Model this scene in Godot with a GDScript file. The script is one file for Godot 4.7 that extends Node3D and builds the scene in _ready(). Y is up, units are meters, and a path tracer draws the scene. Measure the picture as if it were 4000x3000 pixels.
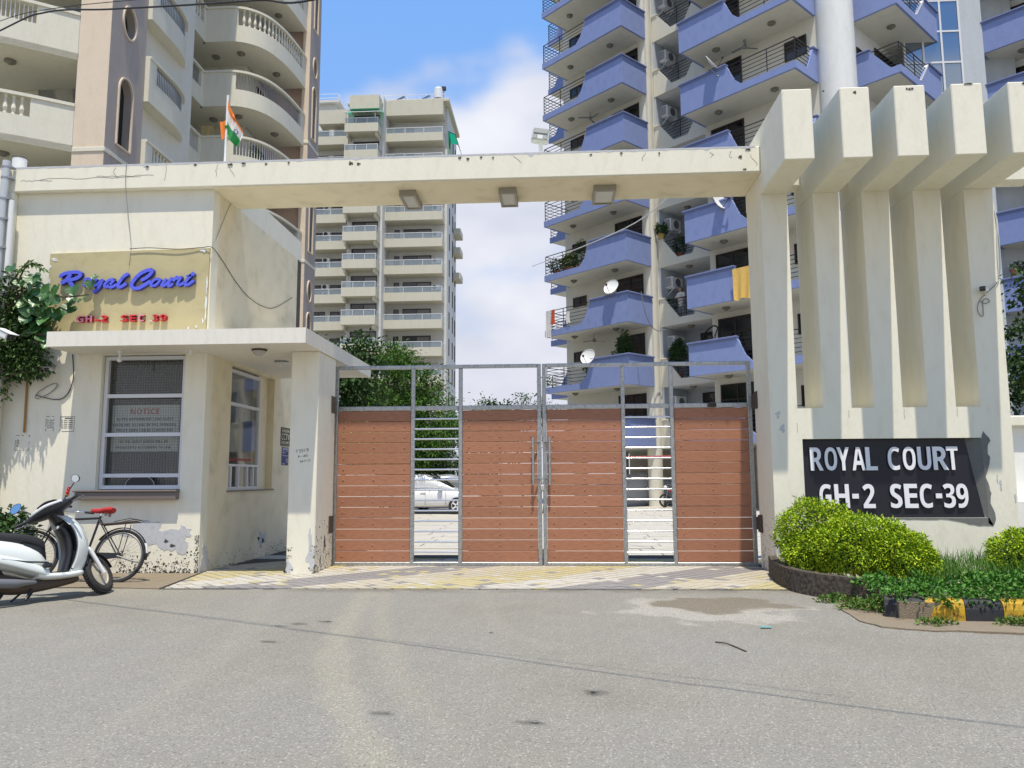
extends Node3D

var rng := RandomNumberGenerator.new()
var used := {}
var M := {}
var tex := {}


func _ready() -> void:
	rng.seed = 7
	var cam := Camera3D.new()
	cam.name = "camera"
	cam.transform = Transform3D(Basis(Vector3(0.998291922, -0.005198042, -0.058191227), Vector3(0.012142747, 0.992743733, 0.119634583), Vector3(0.05714711, -0.120136839, 0.991111168)), Vector3(0, 1.35, 0))
	cam.fov = 52.64
	cam.near = 0.05
	cam.far = 900.0
	add_child(cam)
	cam.current = true
	var env := Environment.new()
	env.background_mode = Environment.BG_SKY
	env.sky = Sky.new()
	env.sky.sky_material = make_sky()
	env.tonemap_mode = Environment.TONE_MAPPER_LINEAR
	env.tonemap_exposure = 1.06
	env.background_energy_multiplier = 1.0
	env.sdfgi_enabled = true
	env.ssao_enabled = true
	env.ssil_enabled = true
	var we := WorldEnvironment.new()
	we.name = "environment"
	we.environment = env
	add_child(we)
	var sun := DirectionalLight3D.new()
	sun.name = "sun"
	sun.light_energy = 1.6
	sun.light_color = Color(1.0, 0.965, 0.9)
	sun.light_angular_distance = 0.5
	sun.shadow_enabled = true
	add_child(sun)
	sun.look_at_from_position(Vector3.ZERO, Vector3(-0.14, -3.25, -1.0), Vector3(0, 0, -1))
	make_materials()
	build_ground()
	build_gatehouse()
	build_fin_wall()
	build_gate()
	build_right_tower()
	build_left_tower()
	build_far_tower()
	build_signs()
	build_fittings()
	build_wires()
	build_scooter()
	build_bicycle()
	build_yard()
	build_plants()


func make_sky() -> PanoramaSkyMaterial:
	var w := 1536
	var h := 768
	var a := FastNoiseLite.new()
	a.seed = 11
	a.noise_type = FastNoiseLite.TYPE_SIMPLEX_SMOOTH
	a.fractal_type = FastNoiseLite.FRACTAL_FBM
	a.fractal_octaves = 6
	a.frequency = 1.5
	var b := FastNoiseLite.new()
	b.seed = 23
	b.noise_type = FastNoiseLite.TYPE_SIMPLEX_SMOOTH
	b.fractal_type = FastNoiseLite.FRACTAL_FBM
	b.fractal_octaves = 4
	b.frequency = 0.8
	var bytes := PackedFloat32Array()
	bytes.resize(w * h * 3)
	var i := 0
	for y in h:
		var el := PI * (0.5 - (y + 0.5) / h)
		var ce := cos(el)
		var se := sin(el)
		for x in w:
			var c := Vector3(0.3, 0.3, 0.29)
			if el > -0.02:
				var az := TAU * (x + 0.5) / w
				var d := Vector3(sin(az) * ce, se, cos(az) * ce)
				var t := pow(clampf(se, 0.0, 1.0), 0.5)
				c = Vector3(0.50, 0.66, 0.92).lerp(Vector3(0.13, 0.37, 0.88), clampf(t * 1.15 - 0.05, 0.0, 1.0))
				var p := Vector3(d.x, d.y * 1.9, d.z)
				var n := a.get_noise_3dv(p * 1.6) * 0.6 + b.get_noise_3dv(p * 1.3) * 0.55
				var bias := 0.40 - 3.2 * maxf(0.0, se - 0.30)
				var cov := smoothstep(-0.04, 0.30, n + bias)
				var lit := 0.5 + 0.5 * clampf(a.get_noise_3dv(p * 3.1 + Vector3(5, 0, 0)) * 1.5, -1, 1)
				var cl := Vector3(0.62, 0.64, 0.74).lerp(Vector3(0.90, 0.90, 0.94), lit)
				c = c.lerp(cl, cov * 0.93)
				c = c.lerp(Vector3(0.66, 0.67, 0.76), 0.55 * smoothstep(0.22, 0.0, se))
			bytes[i] = c.x
			bytes[i + 1] = c.y
			bytes[i + 2] = c.z
			i += 3
	var im := Image.create_from_data(w, h, false, Image.FORMAT_RGBF, bytes.to_byte_array())
	var m := PanoramaSkyMaterial.new()
	m.panorama = ImageTexture.create_from_image(im)
	m.energy_multiplier = 1.0
	return m


# ---------------------------------------------------------------- materials
func noise_tex(key: String, freq: float, lo: Color, hi: Color, normal := false, strength := 4.0, size := 512, oct := 5, mid := 0.5) -> Texture2D:
	if tex.has(key):
		return tex[key]
	var n := FastNoiseLite.new()
	n.seed = hash(key) % 1000
	n.noise_type = FastNoiseLite.TYPE_SIMPLEX_SMOOTH
	n.fractal_type = FastNoiseLite.FRACTAL_FBM
	n.fractal_octaves = oct
	n.frequency = freq
	var t := NoiseTexture2D.new()
	t.width = size
	t.height = size
	t.seamless = true
	t.noise = n
	if normal:
		t.as_normal_map = true
		t.bump_strength = strength
	else:
		var g := Gradient.new()
		g.set_color(0, lo)
		g.set_color(1, hi)
		g.add_point(mid, lo.lerp(hi, 0.72))
		t.color_ramp = g
	tex[key] = t
	return t


# stone chips of many sizes, the same at both edges
func grit_tex(n: int, seed_: int) -> Array:
	var g := RandomNumberGenerator.new()
	g.seed = seed_
	var h := PackedFloat32Array()
	h.resize(n * n)
	for i in n * n:
		h[i] = 0.5 + 0.16 * (g.randf() - 0.5)
	for i in 5200:
		var r := 1.2 + 3.6 * pow(g.randf(), 2.5)
		var c := Vector2(g.randf() * n, g.randf() * n)
		var val := g.randf_range(-0.30, 0.42)
		for y in range(int(c.y - r), int(c.y + r) + 1):
			for x in range(int(c.x - r), int(c.x + r) + 1):
				if Vector2(x, y).distance_to(c) <= r:
					h[posmod(y, n) * n + posmod(x, n)] = 0.5 + val + 0.08 * (g.randf() - 0.5)
	var a := PackedByteArray()
	var b := PackedByteArray()
	for i in n * n:
		var k := clampi(int(255.0 * (0.80 + 0.62 * (h[i] - 0.5))), 0, 255)
		a.append(k); a.append(k); a.append(k)
		b.append(clampi(int(255.0 * h[i]), 0, 255))
	var bi := Image.create_from_data(n, n, false, Image.FORMAT_L8, b)
	bi.convert(Image.FORMAT_RGBA8)
	bi.bump_map_to_normal_map(2.0)
	return [ImageTexture.create_from_image(Image.create_from_data(n, n, false, Image.FORMAT_RGB8, a)), ImageTexture.create_from_image(bi)]


func lin(r: float, g: float, b: float) -> Color:
	return Color(r, g, b).linear_to_srgb()


func mat(key: String, c: Color, rough := 0.8, metal := 0.0) -> StandardMaterial3D:
	var m := StandardMaterial3D.new()
	m.resource_name = key
	m.albedo_color = c
	m.roughness = rough
	m.metallic = metal
	M[key] = m
	return m


func tri(m: StandardMaterial3D, t: Texture2D, nt: Texture2D, s: Vector3, ns := 0.5, world := true) -> StandardMaterial3D:
	m.uv1_triplanar = true
	m.uv1_world_triplanar = world
	m.uv1_scale = s
	m.uv1_triplanar_sharpness = 6.0
	m.albedo_texture = t
	if nt:
		m.normal_enabled = true
		m.normal_texture = nt
		m.normal_scale = ns
	return m


func make_materials() -> void:
	var streak := noise_tex("streak", 0.012, Color(0.955, 0.95, 0.935), Color(1, 1, 1), false, 0, 512, 6, 0.4)
	var mottle := noise_tex("mottle", 0.01, Color(0.90, 0.89, 0.87), Color(1, 1, 1), false, 0, 512, 6, 0.4)
	var rough_n := noise_tex("rough_n", 0.05, Color(), Color(), true, 5.0, 512, 5)
	var fine_n := noise_tex("fine_n", 0.16, Color(), Color(), true, 6.0, 512, 4)
	tri(mat("cream", lin(0.82, 0.785, 0.645), 0.85), streak, rough_n, Vector3(0.8, 0.25, 0.8), 0.05)
	tri(mat("soffit", lin(0.80, 0.72, 0.52), 0.85), mottle, rough_n, Vector3(0.35, 0.35, 0.35), 0.05)
	tri(mat("white_wall", lin(0.83, 0.83, 0.79), 0.8), streak, rough_n, Vector3(0.5, 0.2, 0.5), 0.05)
	tri(mat("canopy", lin(0.78, 0.75, 0.66), 0.85), streak, rough_n, Vector3(1.6, 0.35, 1.6), 0.05)
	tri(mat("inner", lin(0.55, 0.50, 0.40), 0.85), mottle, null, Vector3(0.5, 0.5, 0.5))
	tri(mat("yellow_board", lin(0.52, 0.455, 0.25), 0.7), mottle, rough_n, Vector3(0.4, 0.4, 0.4), 0.05)
	var grit := grit_tex(512, 5)
	tri(mat("asphalt", lin(1.0, 0.965, 0.875), 0.92), grit[0], grit[1], Vector3(1.45, 1.45, 1.45), 0.5)
	M.asphalt.vertex_color_use_as_albedo = true
	tri(mat("earth", lin(0.26, 0.21, 0.145), 0.95), mottle, fine_n, Vector3(0.9, 0.9, 0.9), 0.8)
	tri(mat("far_ground", lin(0.22, 0.20, 0.15), 0.95), mottle, null, Vector3(0.05, 0.05, 0.05))
	tri(mat("grout", lin(0.075, 0.07, 0.06), 0.95), mottle, fine_n, Vector3(1.2, 1.2, 1.2), 0.6)
	tri(mat("driveway", lin(0.50, 0.475, 0.42), 0.9), mottle, fine_n, Vector3(0.5, 0.5, 0.5), 0.4)
	tri(mat("tile_cream", lin(0.46, 0.415, 0.315), 0.75), mottle, fine_n, Vector3(1.3, 1.3, 1.3), 0.3)
	tri(mat("tile_white", lin(0.50, 0.47, 0.405), 0.75), mottle, fine_n, Vector3(1.3, 1.3, 1.3), 0.3)
	tri(mat("tile_yellow", lin(0.46, 0.40, 0.22), 0.75), mottle, fine_n, Vector3(1.3, 1.3, 1.3), 0.3)
	tri(mat("tile_grey", lin(0.26, 0.243, 0.235), 0.75), mottle, fine_n, Vector3(1.3, 1.3, 1.3), 0.3)
	var board := noise_tex("board", 0.02, Color(0.80, 0.78, 0.77), Color(1, 1, 1), false, 0, 512, 6, 0.4)
	for i in 4:
		var k: float = [1.0, 0.93, 1.06, 0.97][i]
		tri(mat("board_%d" % i, lin(0.40 * k, 0.178 * k, 0.098 * k), 0.62), board, fine_n, Vector3(0.6, 6.0, 6.0), 0.12)
	mat("rivet", lin(0.40, 0.20, 0.12), 0.45, 0.3)
	tri(mat("steel", lin(0.47, 0.48, 0.47), 0.36, 0.75), noise_tex("brushed", 0.03, Color(0.78, 0.79, 0.80), Color(1, 1, 1), false, 0, 256, 4), null, Vector3(2, 2, 2))
	mat("chrome", lin(0.80, 0.80, 0.80), 0.16, 1.0)
	tri(mat("rust_metal", lin(0.10, 0.072, 0.055), 0.8, 0.2), mottle, fine_n, Vector3(4, 4, 4), 0.5)
	tri(mat("lavender", lin(0.245, 0.31, 0.56), 0.8), noise_tex("lav", 0.012, Color(0.88, 0.895, 0.92), Color(1, 1, 1), false, 0, 512, 6, 0.35), rough_n, Vector3(0.6, 0.25, 0.6), 0.05)
	tri(mat("lavender_cap", lin(0.165, 0.21, 0.40), 0.8), mottle, null, Vector3(0.8, 0.8, 0.8))
	tri(mat("tower_cream", lin(0.70, 0.68, 0.585), 0.85), streak, rough_n, Vector3(0.3, 0.1, 0.3), 0.05)
	tri(mat("tower_white", lin(0.78, 0.79, 0.77), 0.85), streak, rough_n, Vector3(0.4, 0.1, 0.4), 0.05)
	tri(mat("tower_grey", lin(0.50, 0.54, 0.57), 0.85), streak, rough_n, Vector3(0.4, 0.1, 0.4), 0.05)
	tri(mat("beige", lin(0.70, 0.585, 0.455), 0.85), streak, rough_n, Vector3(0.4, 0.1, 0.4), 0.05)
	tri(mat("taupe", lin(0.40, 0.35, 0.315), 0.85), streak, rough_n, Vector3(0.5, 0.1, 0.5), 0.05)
	tri(mat("pink", lin(0.62, 0.46, 0.37), 0.85), streak, rough_n, Vector3(0.4, 0.1, 0.4), 0.05)
	tri(mat("balcony_white", lin(0.70, 0.675, 0.56), 0.85), streak, rough_n, Vector3(0.7, 0.12, 0.7), 0.05)
	tri(mat("far_cream", lin(0.56, 0.535, 0.43), 0.85), streak, null, Vector3(0.2, 0.07, 0.2))
	tri(mat("far_white", lin(0.60, 0.60, 0.57), 0.85), streak, null, Vector3(0.2, 0.07, 0.2))
	mat("dark_glass", lin(0.012, 0.013, 0.014), 0.07)
	M.dark_glass.metallic_specular = 0.6
	mat("curtain_glass", lin(0.16, 0.155, 0.14), 0.12)
	mat("sky_glass", lin(0.30, 0.36, 0.42), 0.04, 0.9)
	mat("frame_brown", lin(0.035, 0.022, 0.018), 0.5)
	mat("black_metal", lin(0.018, 0.018, 0.02), 0.5, 0.3)
	mat("wire_grey", lin(0.20, 0.19, 0.16), 0.6, 0.2)
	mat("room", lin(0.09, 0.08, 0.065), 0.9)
	mat("grey_metal", lin(0.33, 0.34, 0.36), 0.5, 0.5)
	mat("white_metal", lin(0.72, 0.73, 0.74), 0.4)
	mat("alu_white", lin(0.66, 0.67, 0.69), 0.45, 0.15)
	mat("white_plastic", lin(0.74, 0.75, 0.73), 0.45)
	mat("dark_plastic", lin(0.02, 0.02, 0.022), 0.5)
	mat("pvc_grey", lin(0.50, 0.53, 0.55), 0.5)
	var gl := mat("pane_glass", Color(0.75, 0.82, 0.82, 0.05), 0.03)
	gl.transparency = BaseMaterial3D.TRANSPARENCY_ALPHA
	var rg := mat("rail_glass", Color(0.60, 0.66, 0.69, 0.34), 0.06)
	rg.transparency = BaseMaterial3D.TRANSPARENCY_ALPHA
	var ga := mat("green_sheet", Color(0.0, 0.62, 0.42, 0.72), 0.3)
	ga.albedo_color = lin(0.0, 0.42, 0.25)
	ga.backlight_enabled = true
	ga.backlight = lin(0.0, 0.5, 0.3)
	tri(mat("granite", lin(0.26, 0.215, 0.19), 0.5), noise_tex("granite", 0.2, Color(0.45, 0.45, 0.45), Color(1, 1, 1), false, 0, 256, 3), null, Vector3(3, 3, 3))
	mat("black_stone", lin(0.02, 0.021, 0.027), 0.22)
	M.black_stone.metallic_specular = 0.35
	tri(mat("mortar", lin(0.20, 0.205, 0.195), 0.95), mottle, fine_n, Vector3(3, 3, 3), 1.0)
	tri(mat("bare_plaster", lin(0.55, 0.56, 0.58), 0.95), mottle, rough_n, Vector3(2, 2, 2), 0.05)
	tri(mat("grime", lin(0.07, 0.065, 0.05), 0.95), mottle, null, Vector3(3, 3, 3))
	tri(mat("old_concrete", lin(0.16, 0.13, 0.10), 0.95), noise_tex("oldc", 0.02, Color(0.35, 0.33, 0.30), Color(1, 1, 1), false, 0, 512, 6, 0.55), fine_n, Vector3(1.6, 1.6, 1.6), 1.0)
	mat("letter_white", lin(0.80, 0.80, 0.82), 0.4)
	mat("letter_edge", lin(0.03, 0.035, 0.05), 0.4)
	mat("letter_blue", lin(0.10, 0.13, 0.74), 0.4)
	mat("letter_blue_side", lin(0.035, 0.04, 0.30), 0.45)
	mat("letter_red", lin(0.56, 0.025, 0.035), 0.4)
	mat("letter_red_side", lin(0.33, 0.012, 0.015), 0.45)
	mat("letter_pink", lin(0.66, 0.22, 0.33), 0.5)
	tri(mat("kerb_black", lin(0.022, 0.023, 0.027), 0.55), mottle, fine_n, Vector3(2, 2, 2), 0.5)
	tri(mat("kerb_yellow", lin(0.66, 0.40, 0.015), 0.6), noise_tex("ky", 0.02, Color(0.35, 0.33, 0.3), Color(1, 1, 1), false, 0, 256, 6, 0.3), fine_n, Vector3(2, 2, 2), 0.5)


# ---------------------------------------------------------------- naming
func numbered(n: String) -> String:
	if not used.has(n):
		used[n] = 0
		return n
	used[n] += 1
	return "%s_%03d" % [n, used[n]]


func tag(o: Node, label: String, category: String, group := "") -> Node:
	o.set_meta("label", label)
	o.set_meta("category", category)
	if group != "":
		o.set_meta("group", group)
	return o


func thing(called: String, label: String, category: String, at := Vector3.ZERO, turn := 0.0, group := "") -> Node3D:
	var o := Node3D.new()
	o.name = numbered(called)
	add_child(o)
	o.position = at
	o.rotation.y = turn
	tag(o, label, category, group)
	return o


func obj(called: String, s: Variant, m: Material, parent: Node = self, kind := "") -> MeshInstance3D:
	var o := MeshInstance3D.new()
	o.name = numbered(called) if parent == self else part_name(called, parent)
	o.mesh = s.commit() if s is SurfaceTool else s
	o.material_override = m
	if kind != "":
		o.set_meta("kind", kind)
	parent.add_child(o, true)
	return o


func part_name(called: String, parent: Node) -> String:
	var key := "n_" + called
	var c: int = parent.get_meta(key) if parent.has_meta(key) else 0
	parent.set_meta(key, c + 1)
	return called if c == 0 else "%s_%03d" % [called, c]


func struct(called: String, s: Variant, m: Material) -> MeshInstance3D:
	return obj(called, s, m, self, "structure")


func copy(o: Node3D, at: Vector3, label := "", turn := 999.0) -> Node3D:
	var c: Node3D = o.duplicate()
	c.name = numbered(String(o.name).rstrip("0123456789").rstrip("_"))
	add_child(c)
	c.position = at
	if turn < 900.0:
		c.rotation.y = turn
	if label != "":
		c.set_meta("label", label)
	return c


# ---------------------------------------------------------------- shapes
func st() -> SurfaceTool:
	var s := SurfaceTool.new()
	s.begin(Mesh.PRIMITIVE_TRIANGLES)
	return s


func v(s: SurfaceTool, p: Vector3, n: Vector3, uv := Vector2.ZERO) -> void:
	s.set_normal(n)
	s.set_uv(uv)
	s.add_vertex(p)


# triangle with its own normals, turned so that its front agrees with them
func t3(s: SurfaceTool, a: Vector3, na: Vector3, b: Vector3, nb: Vector3, c: Vector3, nc: Vector3) -> void:
	v(s, a, na)
	if (c - a).cross(b - a).dot(na + nb + nc) >= 0:
		v(s, b, nb); v(s, c, nc)
	else:
		v(s, c, nc); v(s, b, nb)


# a, b, c, d run clockwise seen from outside
func quad(s: SurfaceTool, a: Vector3, b: Vector3, c: Vector3, d: Vector3) -> void:
	var n := (c - a).cross(b - a)
	if n.length_squared() < 1e-14:
		n = (d - a).cross(c - a)
	n = n.normalized()
	v(s, a, n, Vector2(0, 1)); v(s, b, n, Vector2(0, 0)); v(s, c, n, Vector2(1, 0))
	v(s, a, n, Vector2(0, 1)); v(s, c, n, Vector2(1, 0)); v(s, d, n, Vector2(1, 1))


func trig(s: SurfaceTool, a: Vector3, b: Vector3, c: Vector3) -> void:
	var n := (c - a).cross(b - a).normalized()
	v(s, a, n); v(s, b, n); v(s, c, n)


func box(s: SurfaceTool, lo: Vector3, hi: Vector3, xf := Transform3D()) -> void:
	var p := []
	for i in 8:
		p.append(xf * Vector3(hi.x if i & 1 else lo.x, hi.y if i & 2 else lo.y, hi.z if i & 4 else lo.z))
	quad(s, p[4], p[6], p[7], p[5])
	quad(s, p[1], p[3], p[2], p[0])
	quad(s, p[0], p[2], p[6], p[4])
	quad(s, p[5], p[7], p[3], p[1])
	quad(s, p[6], p[2], p[3], p[7])
	quad(s, p[0], p[4], p[5], p[1])


# box with its edges cut at 45 degrees
func cbox(s: SurfaceTool, lo: Vector3, hi: Vector3, b: float, xf := Transform3D()) -> void:
	var ctr := (lo + hi) / 2
	var h := (hi - lo) / 2
	var q := func(sx: int, sy: int, sz: int, ax: int) -> Vector3:
		var e := Vector3(h.x - (0.0 if ax == 0 else b), h.y - (0.0 if ax == 1 else b), h.z - (0.0 if ax == 2 else b))
		return xf * (ctr + Vector3(e.x * sx, e.y * sy, e.z * sz))
	for sg in [-1, 1]:
		fquad(s, [q.call(sg, -1, -1, 0), q.call(sg, 1, -1, 0), q.call(sg, 1, 1, 0), q.call(sg, -1, 1, 0)], xf * ctr)
		fquad(s, [q.call(-1, sg, -1, 1), q.call(1, sg, -1, 1), q.call(1, sg, 1, 1), q.call(-1, sg, 1, 1)], xf * ctr)
		fquad(s, [q.call(-1, -1, sg, 2), q.call(1, -1, sg, 2), q.call(1, 1, sg, 2), q.call(-1, 1, sg, 2)], xf * ctr)
		for sh in [-1, 1]:
			fquad(s, [q.call(sg, sh, -1, 0), q.call(sg, sh, 1, 0), q.call(sg, sh, 1, 1), q.call(sg, sh, -1, 1)], xf * ctr)
			fquad(s, [q.call(sg, -1, sh, 0), q.call(sg, 1, sh, 0), q.call(sg, 1, sh, 2), q.call(sg, -1, sh, 2)], xf * ctr)
			fquad(s, [q.call(-1, sg, sh, 1), q.call(1, sg, sh, 1), q.call(1, sg, sh, 2), q.call(-1, sg, sh, 2)], xf * ctr)
			for sk in [-1, 1]:
				fquad(s, [q.call(sg, sh, sk, 0), q.call(sg, sh, sk, 1), q.call(sg, sh, sk, 2)], xf * ctr)


# polygon turned away from a point
func fquad(s: SurfaceTool, p: Array, from: Vector3) -> void:
	var n: Vector3 = (p[2] - p[0]).cross(p[1] - p[0])
	var mid := Vector3.ZERO
	for x in p:
		mid += x
	mid /= p.size()
	if n.dot(mid - from) < 0:
		p.reverse()
	if p.size() == 3:
		trig(s, p[0], p[1], p[2])
	else:
		quad(s, p[0], p[1], p[2], p[3])


func bar(s: SurfaceTool, a: Vector3, b: Vector3, w: float, h := -1.0) -> void:
	var z := b - a
	var up := Vector3.UP if absf(z.normalized().y) < 0.95 else Vector3.BACK
	var x := z.cross(up).normalized()
	var y := x.cross(z).normalized()
	if h < 0:
		h = w
	box(s, Vector3(-w / 2, -h / 2, 0), Vector3(w / 2, h / 2, z.length()), Transform3D(Basis(x, y, -x.cross(y) if false else z.normalized()), a))


func tube(s: SurfaceTool, pts: Array, r: Variant, n := 8, caps := true) -> void:
	var rings := []
	var nrm := []
	var prev := Vector3.ZERO
	for i in pts.size():
		var t: Vector3 = (pts[mini(i + 1, pts.size() - 1)] - pts[maxi(i - 1, 0)]).normalized()
		var u := prev - t * prev.dot(t) if prev != Vector3.ZERO else t.cross(Vector3.UP if absf(t.y) < 0.9 else Vector3.RIGHT)
		u = u.normalized()
		prev = u
		var w := t.cross(u)
		var ring := []
		var nr := []
		var rad: float = r[i] if r is Array else r
		for k in n:
			var a := TAU * k / n
			var d := u * cos(a) + w * sin(a)
			ring.append(pts[i] + d * rad)
			nr.append(d)
		rings.append(ring)
		nrm.append(nr)
	for i in pts.size() - 1:
		for k in n:
			var l := (k + 1) % n
			t3(s, rings[i][k], nrm[i][k], rings[i][l], nrm[i][l], rings[i + 1][l], nrm[i + 1][l])
			t3(s, rings[i][k], nrm[i][k], rings[i + 1][l], nrm[i + 1][l], rings[i + 1][k], nrm[i + 1][k])
	if caps:
		for e in [0, pts.size() - 1]:
			var t: Vector3 = (pts[1] - pts[0] if e == 0 else pts[e - 1] - pts[e]).normalized()
			for k in n:
				t3(s, pts[e], -t, rings[e][k], -t, rings[e][(k + 1) % n], -t)


func torus(s: SurfaceTool, xf: Transform3D, r: float, t: float, n := 40, m := 8, squash := 1.0) -> void:
	# ring round the local z axis
	for i in n:
		for k in m:
			var c := []
			for e in [[i, k], [i + 1, k], [i + 1, k + 1], [i, k + 1]]:
				var a: float = TAU * e[0] / n
				var b: float = TAU * e[1] / m
				var d := Vector3(cos(a), sin(a), 0)
				var nn := (d * cos(b) + Vector3(0, 0, sin(b))).normalized()
				c.append([xf * (d * (r + t * cos(b)) + Vector3(0, 0, t * squash * sin(b))), (xf.basis * nn).normalized()])
			t3(s, c[0][0], c[0][1], c[1][0], c[1][1], c[2][0], c[2][1])
			t3(s, c[0][0], c[0][1], c[2][0], c[2][1], c[3][0], c[3][1])


# profile of (radius, height) turned round the local y axis
func lathe(s: SurfaceTool, prof: Array, xf := Transform3D(), n := 16, arc := TAU) -> void:
	for i in prof.size() - 1:
		var p: Vector2 = prof[i]
		var q: Vector2 = prof[i + 1]
		var e := q - p
		var n2 := Vector2(e.y, -e.x).normalized()
		for k in n:
			var a := arc * k / n
			var b := arc * (k + 1) / n
			var da := Vector3(cos(a), 0, sin(a))
			var db := Vector3(cos(b), 0, sin(b))
			var na := (xf.basis * (da * n2.x + Vector3.UP * n2.y)).normalized()
			var nb := (xf.basis * (db * n2.x + Vector3.UP * n2.y)).normalized()
			var pa := xf * (da * p.x + Vector3.UP * p.y)
			var pb := xf * (db * p.x + Vector3.UP * p.y)
			var qa := xf * (da * q.x + Vector3.UP * q.y)
			var qb := xf * (db * q.x + Vector3.UP * q.y)
			t3(s, pa, na, qa, na, qb, nb)
			t3(s, pa, na, qb, nb, pb, nb)


# flat polygon in the local xy plane pushed out along local z from 0 to depth
func prism(s: SurfaceTool, pts: PackedVector2Array, xf: Transform3D, depth: float, front := true, back := true, sides := true) -> void:
	if Geometry2D.is_polygon_clockwise(pts):
		pts.reverse()
	var idx := Geometry2D.triangulate_polygon(pts)
	var zn := (xf.basis * Vector3(0, 0, 1)).normalized()
	var off := Vector3(0, 0, depth)
	for i in range(0, idx.size(), 3):
		var a := Vector3(pts[idx[i]].x, pts[idx[i]].y, 0)
		var b := Vector3(pts[idx[i + 1]].x, pts[idx[i + 1]].y, 0)
		var c := Vector3(pts[idx[i + 2]].x, pts[idx[i + 2]].y, 0)
		if front:
			t3(s, xf * (a + off), zn, xf * (c + off), zn, xf * (b + off), zn)
		if back:
			t3(s, xf * a, -zn, xf * b, -zn, xf * c, -zn)
	if sides:
		for i in pts.size():
			var a := Vector3(pts[i].x, pts[i].y, 0)
			var b := Vector3(pts[(i + 1) % pts.size()].x, pts[(i + 1) % pts.size()].y, 0)
			quad(s, xf * a, xf * (a + off), xf * (b + off), xf * b)


# closed or open skin through rings of equal length
func loft(s: SurfaceTool, rings: Array, closed := true, caps := true) -> void:
	var m: int = rings[0].size()
	var nr := rings.size()
	var nrm := []
	for i in nr:
		var row := []
		for k in m:
			var a: Vector3 = rings[mini(i + 1, nr - 1)][k] - rings[maxi(i - 1, 0)][k]
			var k0 := (k - 1 + m) % m if closed else maxi(k - 1, 0)
			var k1 := (k + 1) % m if closed else mini(k + 1, m - 1)
			var b: Vector3 = rings[i][k1] - rings[i][k0]
			row.append(a.cross(b).normalized())
		if closed:
			var mid := Vector3.ZERO
			for p in rings[i]:
				mid += p
			mid /= m
			var agree := 0.0
			for k in m:
				agree += row[k].dot((rings[i][k] - mid).normalized())
			if agree < 0:
				for k in m:
					row[k] = -row[k]
		nrm.append(row)
	for i in nr - 1:
		for k in (m if closed else m - 1):
			var l := (k + 1) % m
			t3(s, rings[i][k], nrm[i][k], rings[i][l], nrm[i][l], rings[i + 1][l], nrm[i + 1][l])
			t3(s, rings[i][k], nrm[i][k], rings[i + 1][l], nrm[i + 1][l], rings[i + 1][k], nrm[i + 1][k])
	if caps and closed:
		for e in [0, nr - 1]:
			var c := Vector3.ZERO
			for p in rings[e]:
				c += p
			c /= m
			var away: Vector3 = (rings[1][0] - rings[0][0]) * -1.0 if e == 0 else rings[nr - 1][0] - rings[nr - 2][0]
			for k in m:
				fquad(s, [c, rings[e][k], rings[e][(k + 1) % m]], c - away)


# wall along a line of (x, z) points, from y0 to y1, thickness to the left of its direction
func path_wall(s: SurfaceTool, path: Array, y0: float, y1: float, th: float, ends := true) -> void:
	var n := path.size()
	var segn := []
	for i in n - 1:
		var d: Vector2 = (path[i + 1] - path[i]).normalized()
		segn.append(Vector2(-d.y, d.x))
	var outn := func(i: int, j: int) -> Vector2:
		var a: Vector2 = segn[i]
		if j < 0 or j >= n - 1:
			return a
		var b: Vector2 = segn[j]
		return (a + b).normalized() if a.dot(b) > 0.75 else a
	var off := []
	for i in n:
		var a: Vector2 = segn[maxi(i - 1, 0)]
		var b: Vector2 = segn[mini(i, n - 2)]
		var m := (a + b).normalized()
		off.append(path[i] - m * th / maxf(0.4, m.dot(a)))
	for i in n - 1:
		var na2: Vector2 = outn.call(i, i - 1)
		var nb2: Vector2 = outn.call(i, i + 1)
		var na := Vector3(na2.x, 0, na2.y)
		var nb := Vector3(nb2.x, 0, nb2.y)
		var a0 := Vector3(path[i].x, y0, path[i].y)
		var a1 := Vector3(path[i].x, y1, path[i].y)
		var b0 := Vector3(path[i + 1].x, y0, path[i + 1].y)
		var b1 := Vector3(path[i + 1].x, y1, path[i + 1].y)
		t3(s, a0, na, a1, na, b1, nb)
		t3(s, a0, na, b1, nb, b0, nb)
		var c0 := Vector3(off[i].x, y0, off[i].y)
		var c1 := Vector3(off[i].x, y1, off[i].y)
		var d0 := Vector3(off[i + 1].x, y0, off[i + 1].y)
		var d1 := Vector3(off[i + 1].x, y1, off[i + 1].y)
		t3(s, c0, -na, d1, -nb, c1, -na)
		t3(s, c0, -na, d0, -nb, d1, -nb)
		quad(s, a1, c1, d1, b1)
		quad(s, a0, b0, d0, c0)
		if ends and i == 0:
			quad(s, a0, c0, c1, a1)
		if ends and i == n - 2:
			quad(s, b0, b1, d1, d0)


# smooth line through points
func curve(pts: Array, step := 6) -> Array:
	var r := []
	var n := pts.size()
	for i in n - 1:
		var p0 = pts[maxi(i - 1, 0)]
		var p1 = pts[i]
		var p2 = pts[i + 1]
		var p3 = pts[mini(i + 2, n - 1)]
		for k in step:
			var t := float(k) / step
			r.append(0.5 * ((2.0 * p1) + (p2 - p0) * t + (2.0 * p0 - 5.0 * p1 + 4.0 * p2 - p3) * t * t + (3.0 * p1 - p0 - 3.0 * p2 + p3) * t * t * t))
	r.append(pts[n - 1])
	return r


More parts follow.
